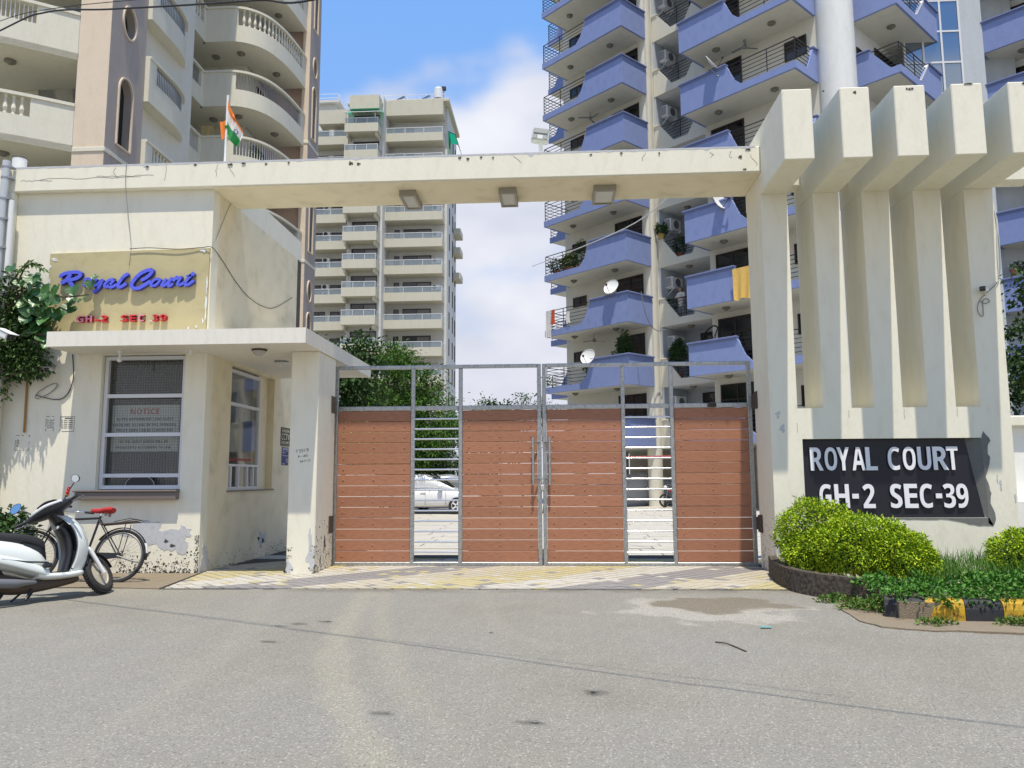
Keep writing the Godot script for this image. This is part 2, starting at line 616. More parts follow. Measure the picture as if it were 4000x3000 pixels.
func blob(c: Vector2, r: Vector2, n: int, jag: float) -> PackedVector2Array:
	var p := PackedVector2Array()
	var ph := rng.randf() * TAU
	for i in n:
		var a := TAU * i / n
		var k := 1.0 + jag * (0.5 * sin(3 * a + ph) + 0.35 * sin(5 * a + 2 * ph) + 0.6 * rng.randf_range(-1, 1))
		p.append(c + Vector2(cos(a) * r.x, sin(a) * r.y) * k)
	return p


func face_z(z: float) -> Transform3D:
	return Transform3D(Basis(), Vector3(0, 0, z))


# plane across x: local x runs along -z, local y up, local z along +x
func face_x(x: float) -> Transform3D:
	return Transform3D(Basis(Vector3(0, 0, -1), Vector3(0, 1, 0), Vector3(1, 0, 0)), Vector3(x, 0, 0))


func rect(x0: float, y0: float, x1: float, y1: float) -> PackedVector2Array:
	return PackedVector2Array([Vector2(x0, y0), Vector2(x1, y0), Vector2(x1, y1), Vector2(x0, y1)])


func text_mesh(t: String, size: float, depth: float, bold := true, fam := "Droid Sans") -> TextMesh:
	var f := SystemFont.new()
	f.font_names = PackedStringArray([fam])
	f.font_weight = 700 if bold else 400
	var m := TextMesh.new()
	m.text = t
	m.font = f
	m.font_size = 96
	m.pixel_size = size / 69.0
	m.depth = depth
	m.curve_step = 0.7
	return m


# ---------------------------------------------------------------- ground
func seg_dist(p: Vector2, line: Array) -> float:
	var best := 1e9
	for i in line.size() - 1:
		var a: Vector2 = line[i]
		var b: Vector2 = line[i + 1]
		best = minf(best, Geometry2D.get_closest_point_to_segment(p, a, b).distance_to(p))
	return best


func build_ground() -> void:
	var s := st()
	quad(s, Vector3(-450, -0.12, 120), Vector3(-450, -0.12, -600), Vector3(450, -0.12, -600), Vector3(450, -0.12, 120))
	struct("ground", s, M.far_ground)
	# road: fine sheet near the camera, its dust and stains in the surface colour
	var n1 := FastNoiseLite.new()
	n1.seed = 3
	n1.frequency = 0.35
	n1.fractal_octaves = 5
	var n2 := FastNoiseLite.new()
	n2.seed = 9
	n2.frequency = 1.6
	n2.fractal_octaves = 4
	var t1 := [Vector2(-2.31, -9.5), Vector2(-1.9, -6.77), Vector2(-1.61, -5.65), Vector2(-1.3, -4.76), Vector2(-1.04, -4.19), Vector2(-0.6, -3.3), Vector2(0.1, -2.2)]
	var t2 := [Vector2(-2.11, -9.51), Vector2(-1.68, -7.42), Vector2(-1.18, -5.66), Vector2(-0.85, -4.8), Vector2(-0.4, -3.9)]
	var t3 := [Vector2(-0.93, -9.53), Vector2(-0.56, -7.22), Vector2(-0.11, -6.46)]
	var t4 := [Vector2(-3.4, -9.4), Vector2(-2.6, -6.0), Vector2(-2.3, -3.0)]
	var x0 := -11.0
	var x1 := 9.0
	var z0 := -9.66
	var z1 := 2.0
	var nx := 300
	var nz := 190
	var vs := PackedVector3Array()
	var ns := PackedVector3Array()
	var cs := PackedColorArray()
	var ix := PackedInt32Array()
	for j in nz + 1:
		for i in nx + 1:
			var p := Vector2(lerpf(x0, x1, float(i) / nx), lerpf(z0, z1, float(j) / nz))
			var b := n1.get_noise_2d(p.x, p.y)
			var f := n2.get_noise_2d(p.x, p.y)
			var c := Vector3(0.375, 0.360, 0.325) * (1.0 + 0.13 * b + 0.08 * f)
			c = c.lerp(Vector3(0.345, 0.342, 0.333), clampf(0.45 + b * 1.5, 0, 1) * 0.6)
			var dust := 0.0
			dust = maxf(dust, 0.85 * smoothstep(0.17, 0.05, seg_dist(p, t1) + 0.09 * f))
			dust = maxf(dust, 0.55 * smoothstep(0.13, 0.03, seg_dist(p, t2) + 0.09 * f) * smoothstep(-3.8, -5.2, p.y))
			dust = maxf(dust, 0.35 * smoothstep(0.12, 0.02, seg_dist(p, t3) + 0.08 * f))
			dust = maxf(dust, 0.35 * smoothstep(0.16, 0.02, seg_dist(p, t4) + 0.1 * f))
			dust = maxf(dust, 0.5 * smoothstep(-8.6, -9.5, p.y + 0.5 * f) * smoothstep(-3.5, -5.5, p.x + f))
			c = c.lerp(Vector3(0.46, 0.435, 0.37), dust * 0.75)
			# dried slurry by the planter: pale rim round a brown puddle
			var e := Vector2((p.x - 1.5) / 1.05, (p.y + 8.35) / 0.85).length() + 0.55 * f + 0.3 * b
			c = c.lerp(Vector3(0.56, 0.54, 0.50), 0.75 * smoothstep(1.0, 0.86, e) * smoothstep(-9.5, -8.2, p.y - 0.25 * p.x + 0.6))
			var e2 := Vector2((p.x - 1.75) / 0.75, (p.y + 8.62) / 0.55).length() + 0.5 * f
			c = c.lerp(Vector3(0.24, 0.205, 0.155), 0.85 * smoothstep(0.95, 0.8, e2))
			var edge := smoothstep(-9.25, -9.62, p.y + 0.16 * f) * smoothstep(-3.6, -3.0, p.x)
			c = c.lerp(Vector3(0.17, 0.15, 0.125), 0.6 * edge * smoothstep(-0.25, 0.25, f + b * 0.6))
			for q in [Vector2(-2.59, -7.27), Vector2(-2.22, -7.49), Vector2(-2.46, -7.39), Vector2(-2.44, -6.6), Vector2(-1.03, -4.62), Vector2(0.21, -5.15), Vector2(-0.14, -4.5)]:
				c = c.lerp(Vector3(0.06, 0.055, 0.05), 0.8 * smoothstep(0.06, 0.025, Vector2((p.x - q.x) * 0.7, p.y - q.y).length() + 0.03 * f))
			var h := 0.012 * b + 0.004 * f
			vs.append(Vector3(p.x, h * smoothstep(-9.66, -9.2, p.y), p.y))
			ns.append(Vector3.UP)
			cs.append(Color(c.x, c.y, c.z))
			if i < nx and j < nz:
				var k := j * (nx + 1) + i
				ix.append_array(PackedInt32Array([k, k + 1, k + nx + 2, k, k + nx + 2, k + nx + 1]))
	var am := mesh_of(vs, ns, cs, ix)
	struct("road", am, M.asphalt)
	s = st()
	for r in [[-60.0, x0, z0, 14.0], [x1, 60.0, -7.0, 14.0], [x0, x1, z1, 14.0]]:
		s.set_color(Color(0.36, 0.35, 0.325))
		quad(s, Vector3(r[0], -0.004, r[3]), Vector3(r[0], -0.004, r[2]), Vector3(r[1], -0.004, r[2]), Vector3(r[1], -0.004, r[3]))
	struct("road", s, M.asphalt)
	# paved apron before the gate: diamond tiles on a dark bed
	s = st()
	var bed := PackedVector2Array([Vector2(-4.96, 9.58), Vector2(2.83, 9.68), Vector2(3.02, 11.3), Vector2(3.02, 15.2), Vector2(-5.19, 15.2), Vector2(-5.19, 11.42)])
	prism(s, bed, Transform3D(Basis(Vector3(1, 0, 0), Vector3(0, 0, -1), Vector3(0, 1, 0)), Vector3(0, -0.1, 0)), 0.1)
	var ap := struct("paved_apron", s, M.grout)
	var area := PackedVector2Array([Vector2(-4.9, -9.64), Vector2(2.78, -9.70), Vector2(2.99, -11.25), Vector2(2.99, -13.2), Vector2(-5.17, -13.2), Vector2(-5.17, -11.42)])
	if Geometry2D.is_polygon_clockwise(area):
		area.reverse()
	var a := 0.152
	var g := 0.0075
	var kinds := ["tile_cream", "tile_white", "tile_yellow", "tile_grey"]
	var full := {}
	for k in kinds:
		s = st()
		cbox(s, Vector3(-a / 2 + g, 0, -a / 2 + g), Vector3(a / 2 - g, 0.014, a / 2 - g), 0.003)
		full[k] = s.commit()
	var rest := {}
	var count := 0
	var r45 := Vector2(1, 1).normalized()
	var r45b := Vector2(1, -1).normalized()
	var cells := []
	for i in range(-80, 40):
		for j in range(-20, 100):
			cells.append([i, j, r45 * (i * a) + r45b * (j * a)])
	cells.sort_custom(func(p, q): return p[2].y > q[2].y)
	for cc in cells:
		var c: Vector2 = cc[2]
		if c.y > -9.4 or c.y < -13.3 or c.x < -5.4 or c.x > 3.1:
			continue
		var inside := true
		for e in [r45, -r45, r45b, -r45b]:
			if not Geometry2D.is_point_in_polygon(c + e * a * 0.7072, area):
				inside = false
		var band := int(floor((cc[0] + 400) / 5.0)) % 4
		var kind: String = ["tile_cream", "tile_yellow", "tile_white", "tile_grey"][band]
		if rng.randf() < 0.18:
			kind = kinds[rng.randi() % 4]
		if inside and count < 300:
			var o := obj("tile", full[kind], M[kind], ap)
			o.position = Vector3(c.x, rng.randf_range(-0.002, 0.003), c.y)
			o.rotation.y = PI / 4
			count += 1
			continue
		var sq := PackedVector2Array()
		for e in [[-1, -1], [1, -1], [1, 1], [-1, 1]]:
			sq.append(c + r45 * (e[0] * (a / 2 - g)) + r45b * (e[1] * (a / 2 - g)))
		for poly in Geometry2D.intersect_polygons(sq, area):
			if not rest.has(kind):
				rest[kind] = st()
			var fl := PackedVector2Array()
			for q in poly:
				fl.append(Vector2(q.x, -q.y))
			prism(rest[kind], fl, Transform3D(Basis(Vector3(1, 0, 0), Vector3(0, 0, -1), Vector3(0, 1, 0)), Vector3.ZERO), 0.013, true, false)
	for k in rest:
		obj("farther_tiles", rest[k], M[k], ap, "stuff")
	# driveway inside, its slabs in long courses
	s = st()
	quad(s, Vector3(-30, -0.05, -12.5), Vector3(-30, -0.05, -75), Vector3(40, -0.05, -75), Vector3(40, -0.05, -12.5))
	var dw := struct("driveway", s, M.grout)
	s = st()
	for i in 34:
		var z := -13.25 - i * 0.62
		var x := -9.0 - rng.randf() * 0.8
		while x < 9.0:
			box(s, Vector3(x, -0.05, z - 0.60), Vector3(x + 1.58, rng.randf_range(-0.002, 0.003), z))
			x += 1.6
	obj("paving_slabs", s, M.driveway, dw, "stuff")
	s = st()
	quad(s, Vector3(-30, -0.012, -34.3), Vector3(-30, -0.012, -75), Vector3(40, -0.012, -75), Vector3(40, -0.012, -34.3))
	obj("farther_paving", s, M.driveway, dw)
	# bare earth strips by the wall and the kerb
	s = st()
	prism(s, PackedVector2Array([Vector2(-9.5, 9.5), Vector2(-7.0, 9.62), Vector2(-5.9, 9.72), Vector2(-4.96, 9.6), Vector2(-5.19, 11.3), Vector2(-9.5, 11.3)]), Transform3D(Basis(Vector3(1, 0, 0), Vector3(0, 0, -1), Vector3(0, 1, 0)), Vector3(0, -0.08, 0)), 0.092)
	struct("earth_verge", s, M.earth)
	s = st()
	var pe := PackedVector2Array()
	for q in curve([Vector2(2.78, 9.6), Vector2(3.0, 9.1), Vector2(2.86, 8.3), Vector2(2.82, 7.5), Vector2(3.07, 7.22), Vector2(3.6, 7.12), Vector2(4.6, 6.95), Vector2(6.5, 6.8), Vector2(9.5, 6.7)], 5):
		pe.append(q + Vector2(rng.randf_range(-0.02, 0.02), rng.randf_range(-0.025, 0.025)))
	pe.append(Vector2(9.5, 8.6))
	pe.append(Vector2(3.3, 9.6))
	prism(s, pe, Transform3D(Basis(Vector3(1, 0, 0), Vector3(0, 0, -1), Vector3(0, 1, 0)), Vector3(0, -0.05, 0)), 0.066)
	struct("earth_verge", s, M.earth)


func mesh_of(vs: PackedVector3Array, ns: PackedVector3Array, cs: PackedColorArray, ix := PackedInt32Array()) -> ArrayMesh:
	var arr := []
	arr.resize(Mesh.ARRAY_MAX)
	arr[Mesh.ARRAY_VERTEX] = vs
	arr[Mesh.ARRAY_NORMAL] = ns
	if cs.size():
		arr[Mesh.ARRAY_COLOR] = cs
	if ix.size():
		arr[Mesh.ARRAY_INDEX] = ix
	var am := ArrayMesh.new()
	am.add_surface_from_arrays(Mesh.PRIMITIVE_TRIANGLES, arr)
	return am


# wall in a plane with rectangular openings: solid boxes round them. axis 0: runs along x, axis 2: runs along z
func wall_with_holes(s: SurfaceTool, axis: int, a0: float, a1: float, y0: float, y1: float, d0: float, d1: float, holes: Array) -> void:
	var put := func(p: float, q: float, b: float, t: float) -> void:
		if q - p < 0.001 or t - b < 0.001:
			return
		if axis == 0:
			box(s, Vector3(p, b, d0), Vector3(q, t, d1))
		else:
			box(s, Vector3(d0, b, p), Vector3(d1, t, q))
	holes.sort_custom(func(p, q): return p[0] < q[0])
	var at := a0
	for h in holes:
		put.call(at, h[0], y0, y1)
		put.call(h[0], h[1], y0, h[2])
		put.call(h[0], h[1], h[3], y1)
		at = h[1]
	put.call(at, a1, y0, y1)


const ZF := -11.15


func patches(called: String, parent: Node, m: Material, list: Array, xf: Transform3D, jag := 0.4, th := 0.006) -> void:
	var n := 0
	for e in list:
		var s := st()
		prism(s, blob(Vector2(e[0], e[1]), Vector2(e[2], e[3]), 26, jag), xf, th + 0.0007 * n)
		n += 1
		obj(called, s, m, parent)


func speckle(parent: Node, m: Material, n: int, xf: Transform3D, pick: Callable, lo := 0.004, hi := 0.016) -> void:
	var s := st()
	for i in n:
		var p: Vector2 = pick.call()
		var r := lo + (hi - lo) * pow(rng.randf(), 3.0)
		var pts := blob(p, Vector2(r, r * rng.randf_range(0.6, 1.2)), 7, 0.5)
		prism(s, pts, xf, 0.0035, true, false)
	obj("dirt_splashes", s, m, parent, "stuff")


func build_gatehouse() -> void:
	var o := thing("gatehouse", "cream guard house with barred window, yellow name board above and flat canopy", "gatehouse", Vector3.ZERO)
	var s := st()
	wall_with_holes(s, 0, -9.6, -5.19, -0.1, 5.76, ZF - 0.22, ZF, [[-6.80, -5.52, 1.205, 3.215]])
	obj("front_wall", s, M.cream, o)
	s = st()
	wall_with_holes(s, 2, -15.0, ZF - 0.22, -0.1, 5.76, -5.41, -5.19, [[-13.95, -12.06, 1.18, 3.18]])
	obj("side_wall", s, M.soffit, o)
	s = st()
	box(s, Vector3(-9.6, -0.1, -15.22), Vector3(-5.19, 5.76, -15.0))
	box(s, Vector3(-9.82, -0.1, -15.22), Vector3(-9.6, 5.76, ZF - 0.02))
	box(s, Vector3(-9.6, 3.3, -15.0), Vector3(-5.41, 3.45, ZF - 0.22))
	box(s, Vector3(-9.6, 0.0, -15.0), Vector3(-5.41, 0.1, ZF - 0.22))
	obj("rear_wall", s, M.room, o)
	s = st()
	box(s, Vector3(-9.82, 5.76, -15.22), Vector3(-5.19, 6.17, -12.1))
	obj("roof", s, M.cream, o)
	# raised frame round the upper wall
	s = st()
	cbox(s, Vector3(-8.75, -0.1, ZF + 0.003), Vector3(-8.30, 5.76, -11.04), 0.01)
	obj("frame_leg", s, M.cream, o)
	# sign board panel
	s = st()
	prism(s, PackedVector2Array([Vector2(-7.70, 3.44), Vector2(-5.215, 3.44), Vector2(-5.205, 4.825), Vector2(-7.70, 4.79)]), face_z(ZF), 0.035)
	obj("name_board", s, M.yellow_board, o)
	patches("peeled_paint", o, M.white_plastic, [[-7.64, 4.70, 0.03, 0.022], [-7.60, 4.68, 0.022, 0.012], [-7.69, 4.58, 0.018, 0.03], [-7.685, 4.36, 0.015, 0.03], [-5.36, 3.62, 0.016, 0.02], [-5.48, 3.60, 0.014, 0.02], [-5.26, 3.70, 0.012, 0.035], [-5.62, 3.56, 0.02, 0.018], [-5.30, 4.79, 0.045, 0.025], [-5.225, 3.9, 0.012, 0.20], [-5.222, 4.25, 0.010, 0.12]], face_z(ZF + 0.033), 0.5)
	# canopy
	s = st()
	prism(s, PackedVector2Array([Vector2(-7.19, 10.42), Vector2(-3.462, 10.42), Vector2(-3.462, 14.2), Vector2(-5.187, 14.2), Vector2(-5.187, 11.147), Vector2(-7.19, 11.147)]), Transform3D(Basis(Vector3(1, 0, 0), Vector3(0, 0, -1), Vector3(0, 1, 0)), Vector3(0, 3.225, 0)), 0.215)
	obj("canopy", s, M.canopy, o)
	s = st()
	cbox(s, Vector3(-3.905, -0.1, -12.02), Vector3(-3.49, 3.224, ZF), 0.012)
	obj("canopy_pillar", s, M.cream, o)
	# wear on the plaster
	patches("bare_plaster", o, M.bare_plaster, [[-6.0, 0.60, 0.28, 0.16], [-5.72, 0.50, 0.26, 0.13], [-5.50, 0.42, 0.16, 0.12], [-5.42, 0.60, 0.1, 0.08]], face_z(ZF), 0.35, 0.003)
	patches("bare_plaster", o, M.bare_plaster, [[-3.545, 0.22, 0.05, 0.13], [-3.86, 0.10, 0.04, 0.09], [-3.56, 0.42, 0.02, 0.2]], face_z(ZF), 0.5, 0.004)
	patches("plaster_hole", o, M.grime, [[-5.68, 0.465, 0.032, 0.02], [-5.585, 0.40, 0.04, 0.02], [-5.98, 0.38, 0.018, 0.016]], face_z(ZF + 0.002), 0.4, 0.004)
	patches("plaster_hole", o, M.grime, [[11.62, 0.40, 0.04, 0.085], [11.42, 0.16, 0.02, 0.05]], face_x(-3.49), 0.5, 0.004)
	patches("bare_plaster", o, M.bare_plaster, [[13.55, 0.31, 0.16, 0.11], [11.34, 0.2, 0.13, 0.18]], face_x(-5.19), 0.4, 0.003)
	patches("plaster_hole", o, M.grime, [[13.6, 0.28, 0.05, 0.04], [13.4, 0.33, 0.04, 0.03]], face_x(-5.19 + 0.002), 0.4, 0.004)
	speckle(o, M.grime, 420, face_z(ZF), func() -> Vector2: return Vector2(rng.randf_range(-6.4, -5.3), 0.01 + 0.34 * pow(rng.randf(), 2.0) * (1.0 if rng.randf() < 0.5 else 0.5)))
	speckle(o, M.grime, 130, face_z(ZF), func() -> Vector2: return Vector2(-5.2 - 0.06 * pow(rng.randf(), 2.0), rng.randf_range(0.0, 0.55)), 0.003, 0.013)
	speckle(o, M.grime, 200, face_z(ZF), func() -> Vector2: return Vector2([-3.895, -3.5][rng.randi() % 2] + 0.1 * rng.randfn(0, 0.35), 0.4 * pow(rng.randf(), 1.6)), 0.003, 0.014)
	speckle(o, M.grime, 260, face_x(-3.49), func() -> Vector2: return Vector2(rng.randf_range(11.16, 12.0), 0.75 * pow(rng.randf(), 1.8)), 0.003, 0.014)
	speckle(o, M.grime, 240, face_x(-5.19), func() -> Vector2: return Vector2(rng.randf_range(11.2, 14.6), 0.22 * pow(rng.randf(), 2.0)), 0.003, 0.014)
	# counter window with its steel grille
	var w := obj("counter_window", frame_mesh(-6.79, -5.53, 1.215, 3.20, ZF - 0.10, 0.055, 0.06, [1.415, 2.02, 2.60]), M.alu_white, o)
	s = st()
	for i in 31:
		var x := -6.75 + i * 0.0395
		box(s, Vector3(x - 0.002, 1.27, ZF - 0.122), Vector3(x + 0.002, 3.15, ZF - 0.118))
	for i in 48:
		var y := 1.28 + i * 0.0395
		if y > 1.27 and y < 1.40:
			box(s, Vector3(-6.75, y - 0.002, ZF - 0.118), Vector3(-6.40, y + 0.002, ZF - 0.114))
			box(s, Vector3(-5.96, y - 0.002, ZF - 0.118), Vector3(-5.56, y + 0.002, ZF - 0.114))
		else:
			box(s, Vector3(-6.75, y - 0.002, ZF - 0.118), Vector3(-5.56, y + 0.002, ZF - 0.114))
	obj("grille", s, M.wire_grey, w)
	s = st()
	var arc := PackedVector2Array([Vector2(-6.39, 1.25)])
	for i in 15:
		var t := PI * (1.0 - i / 14.0)
		arc.append(Vector2(-6.175 + 0.215 * cos(t), 1.265 + 0.15 * sin(t)))
	arc.append(Vector2(-5.96, 1.25))
	prism(s, arc, face_z(ZF - 0.11), 0.012)
	obj("pass_hole_plate", s, M.dark_plastic, w)
	s = st()
	var ap := []
	for i in 15:
		var t := PI * (1.0 - i / 14.0)
		ap.append(Vector3(-6.175 + 0.222 * cos(t), 1.262 + 0.155 * sin(t), ZF - 0.095))
	tube(s, ap, 0.008, 6)
	obj("pass_hole_rim", s, M.grey_metal, w)
	s = st()
	box(s, Vector3(-6.76, 1.24, ZF - 0.19), Vector3(-5.55, 3.17, ZF - 0.184))
	obj("pane", s, M.pane_glass, w)
	s = st()
	cbox(s, Vector3(-7.04, 1.065, ZF - 0.05), Vector3(-5.52, 1.175, ZF + 0.11), 0.006)
	obj("counter_apron", s, M.granite, o)
	s = st()
	cbox(s, Vector3(-7.06, 1.177, ZF - 0.2), Vector3(-5.51, 1.205, ZF + 0.13), 0.006)
	obj("counter_top", s, M.granite, o)
	# side window beside the passage
	s = st()
	var f := Transform3D(Basis(Vector3(0, 0, -1), Vector3(0, 1, 0), Vector3(1, 0, 0)), Vector3(-5.29, 0, 0))
	var bars := [[12.06, 12.12, 1.18, 3.14], [13.43, 13.49, 1.18, 3.14], [12.12, 13.43, 1.18, 1.23], [12.12, 13.43, 3.09, 3.14], [12.12, 13.43, 2.55, 2.60], [12.12, 13.43, 1.56, 1.60], [12.30, 12.35, 1.23, 1.56], [12.62, 12.66, 1.23, 1.56], [12.98, 13.02, 1.23, 1.56], [13.24, 13.28, 1.23, 1.56]]
	for b in bars:
		box(s, Vector3(b[0], b[2], -0.02), Vector3(b[1], b[3], 0.03), f)
	var sw := obj("side_window", s, M.alu_white, o)
	s = st()
	box(s, Vector3(12.08, 1.2, -0.002), Vector3(13.46, 3.12, 0.003), f)
	obj("pane", s, M.pane_glass, sw)
	s = st()
	box(s, Vector3(-5.41, 1.18, -13.95), Vector3(-5.31, 3.18, -13.49))
	obj("window_reveal", s, M.soffit, o)
	s = st()
	box(s, Vector3(-5.42, 1.155, -14.0), Vector3(-5.16, 1.178, -12.02))
	obj("window_sill", s, M.granite, o)
	# what shows through the panes
	s = st()
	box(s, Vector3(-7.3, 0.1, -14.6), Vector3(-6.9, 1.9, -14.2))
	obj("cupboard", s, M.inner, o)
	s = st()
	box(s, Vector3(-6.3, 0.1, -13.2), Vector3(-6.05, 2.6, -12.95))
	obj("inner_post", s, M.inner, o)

	# entrance beam
	var bm := thing("entrance_beam", "long cream concrete beam spanning the gateway from guard house to fins", "beam")
	s = st()
	cbox(s, Vector3(-8.75, 5.762, -12.04), Vector3(3.012, 6.15, -11.04), 0.012)
	obj("beam_body", s, M.cream, bm)
	s = st()
	box(s, Vector3(-5.186, 5.752, -12.03), Vector3(3.008, 5.760, -11.055))
	obj("soffit", s, M.soffit, bm)
	s = st()
	var edge := PackedVector2Array()
	for i in 200:
		edge.append(Vector2(-8.7 + i * 0.0585, 6.13 - absf(rng.randfn(0, 0.006)) * (3.0 if rng.randf() < 0.1 else 1.0)))
	edge.append(Vector2(2.95, 6.152))
	edge.append(Vector2(-8.72, 6.152))
	prism(s, edge, face_z(-11.042), 0.004)
	obj("weathered_edge", s, M.bare_plaster, bm)
	var holes := []
	for e in [[-3.05, 6.06, 0.03, 0.022], [-2.93, 6.05, 0.022, 0.018], [-5.45, 6.11, 0.02, 0.014], [-4.35, 6.09, 0.016, 0.014], [2.72, 5.99, 0.022, 0.022], [2.84, 6.10, 0.03, 0.014], [0.55, 6.09, 0.016, 0.01], [-1.4, 6.1, 0.02, 0.013], [-1.28, 6.08, 0.018, 0.016], [-1.08, 6.1, 0.013, 0.01], [-0.9, 6.09, 0.011, 0.009], [-4.0, 6.1, 0.012, 0.01], [1.0, 6.1, 0.014, 0.012], [1.55, 6.08, 0.01, 0.016], [-4.9, 6.10, 0.03, 0.012], [-4.7, 6.11, 0.025, 0.013], [-6.2, 6.1, 0.02, 0.01], [2.78, 5.80, 0.02, 0.008]]:
		holes.append(e)
	patches("plaster_hole", bm, M.grime, holes, face_z(-11.041), 0.5, 0.005)
	s = st()
	for c in [[-5.9, 6.13, -0.30], [-4.95, 6.12, -0.25], [-5.1, 6.1, -0.22], [-6.7, 6.1, -0.2], [1.35, 6.1, -0.16], [2.3, 6.08, -0.1], [2.6, 6.08, -0.12], [2.88, 6.02, -0.2], [-0.6, 6.1, -0.12]]:
		var pts := []
		var p := Vector3(c[0], c[1], -11.039)
		for i in 7:
			pts.append(p)
			p += Vector3(rng.randf_range(-0.03, 0.03), c[2] / 7.0, 0)
		tube(s, pts, 0.0022, 4)
	for c in [[-7.9, 5.95, 1.6], [-7.0, 5.97, 0.9], [-8.2, 5.93, 0.5]]:
		var pts := []
		for i in 12:
			pts.append(Vector3(c[0] + c[2] * i / 11.0, c[1] + rng.randf_range(-0.015, 0.015), -11.039))
		tube(s, pts, 0.002, 4)
	obj("cracks", s, M.old_concrete, bm, "stuff")


# rectangular frame in the z plane with cross bars at given heights
func frame_mesh(x0: float, x1: float, y0: float, y1: float, z: float, w: float, d: float, cross: Array = [], posts: Array = []) -> SurfaceTool:
	var s := st()
	box(s, Vector3(x0, y0, z - d / 2), Vector3(x0 + w, y1, z + d / 2))
	box(s, Vector3(x1 - w, y0, z - d / 2), Vector3(x1, y1, z + d / 2))
	box(s, Vector3(x0 + w, y0, z - d / 2), Vector3(x1 - w, y0 + w, z + d / 2))
	box(s, Vector3(x0 + w, y1 - w, z - d / 2), Vector3(x1 - w, y1, z + d / 2))
	for c in cross:
		box(s, Vector3(x0 + w, c - w / 2, z - d / 2 + 0.003), Vector3(x1 - w, c + w / 2, z + d / 2 - 0.003))
	for c in posts:
		box(s, Vector3(c - w / 2, y0 + w, z - d / 2 + 0.005), Vector3(c + w / 2, y1 - w, z + d / 2 - 0.005))
	return s


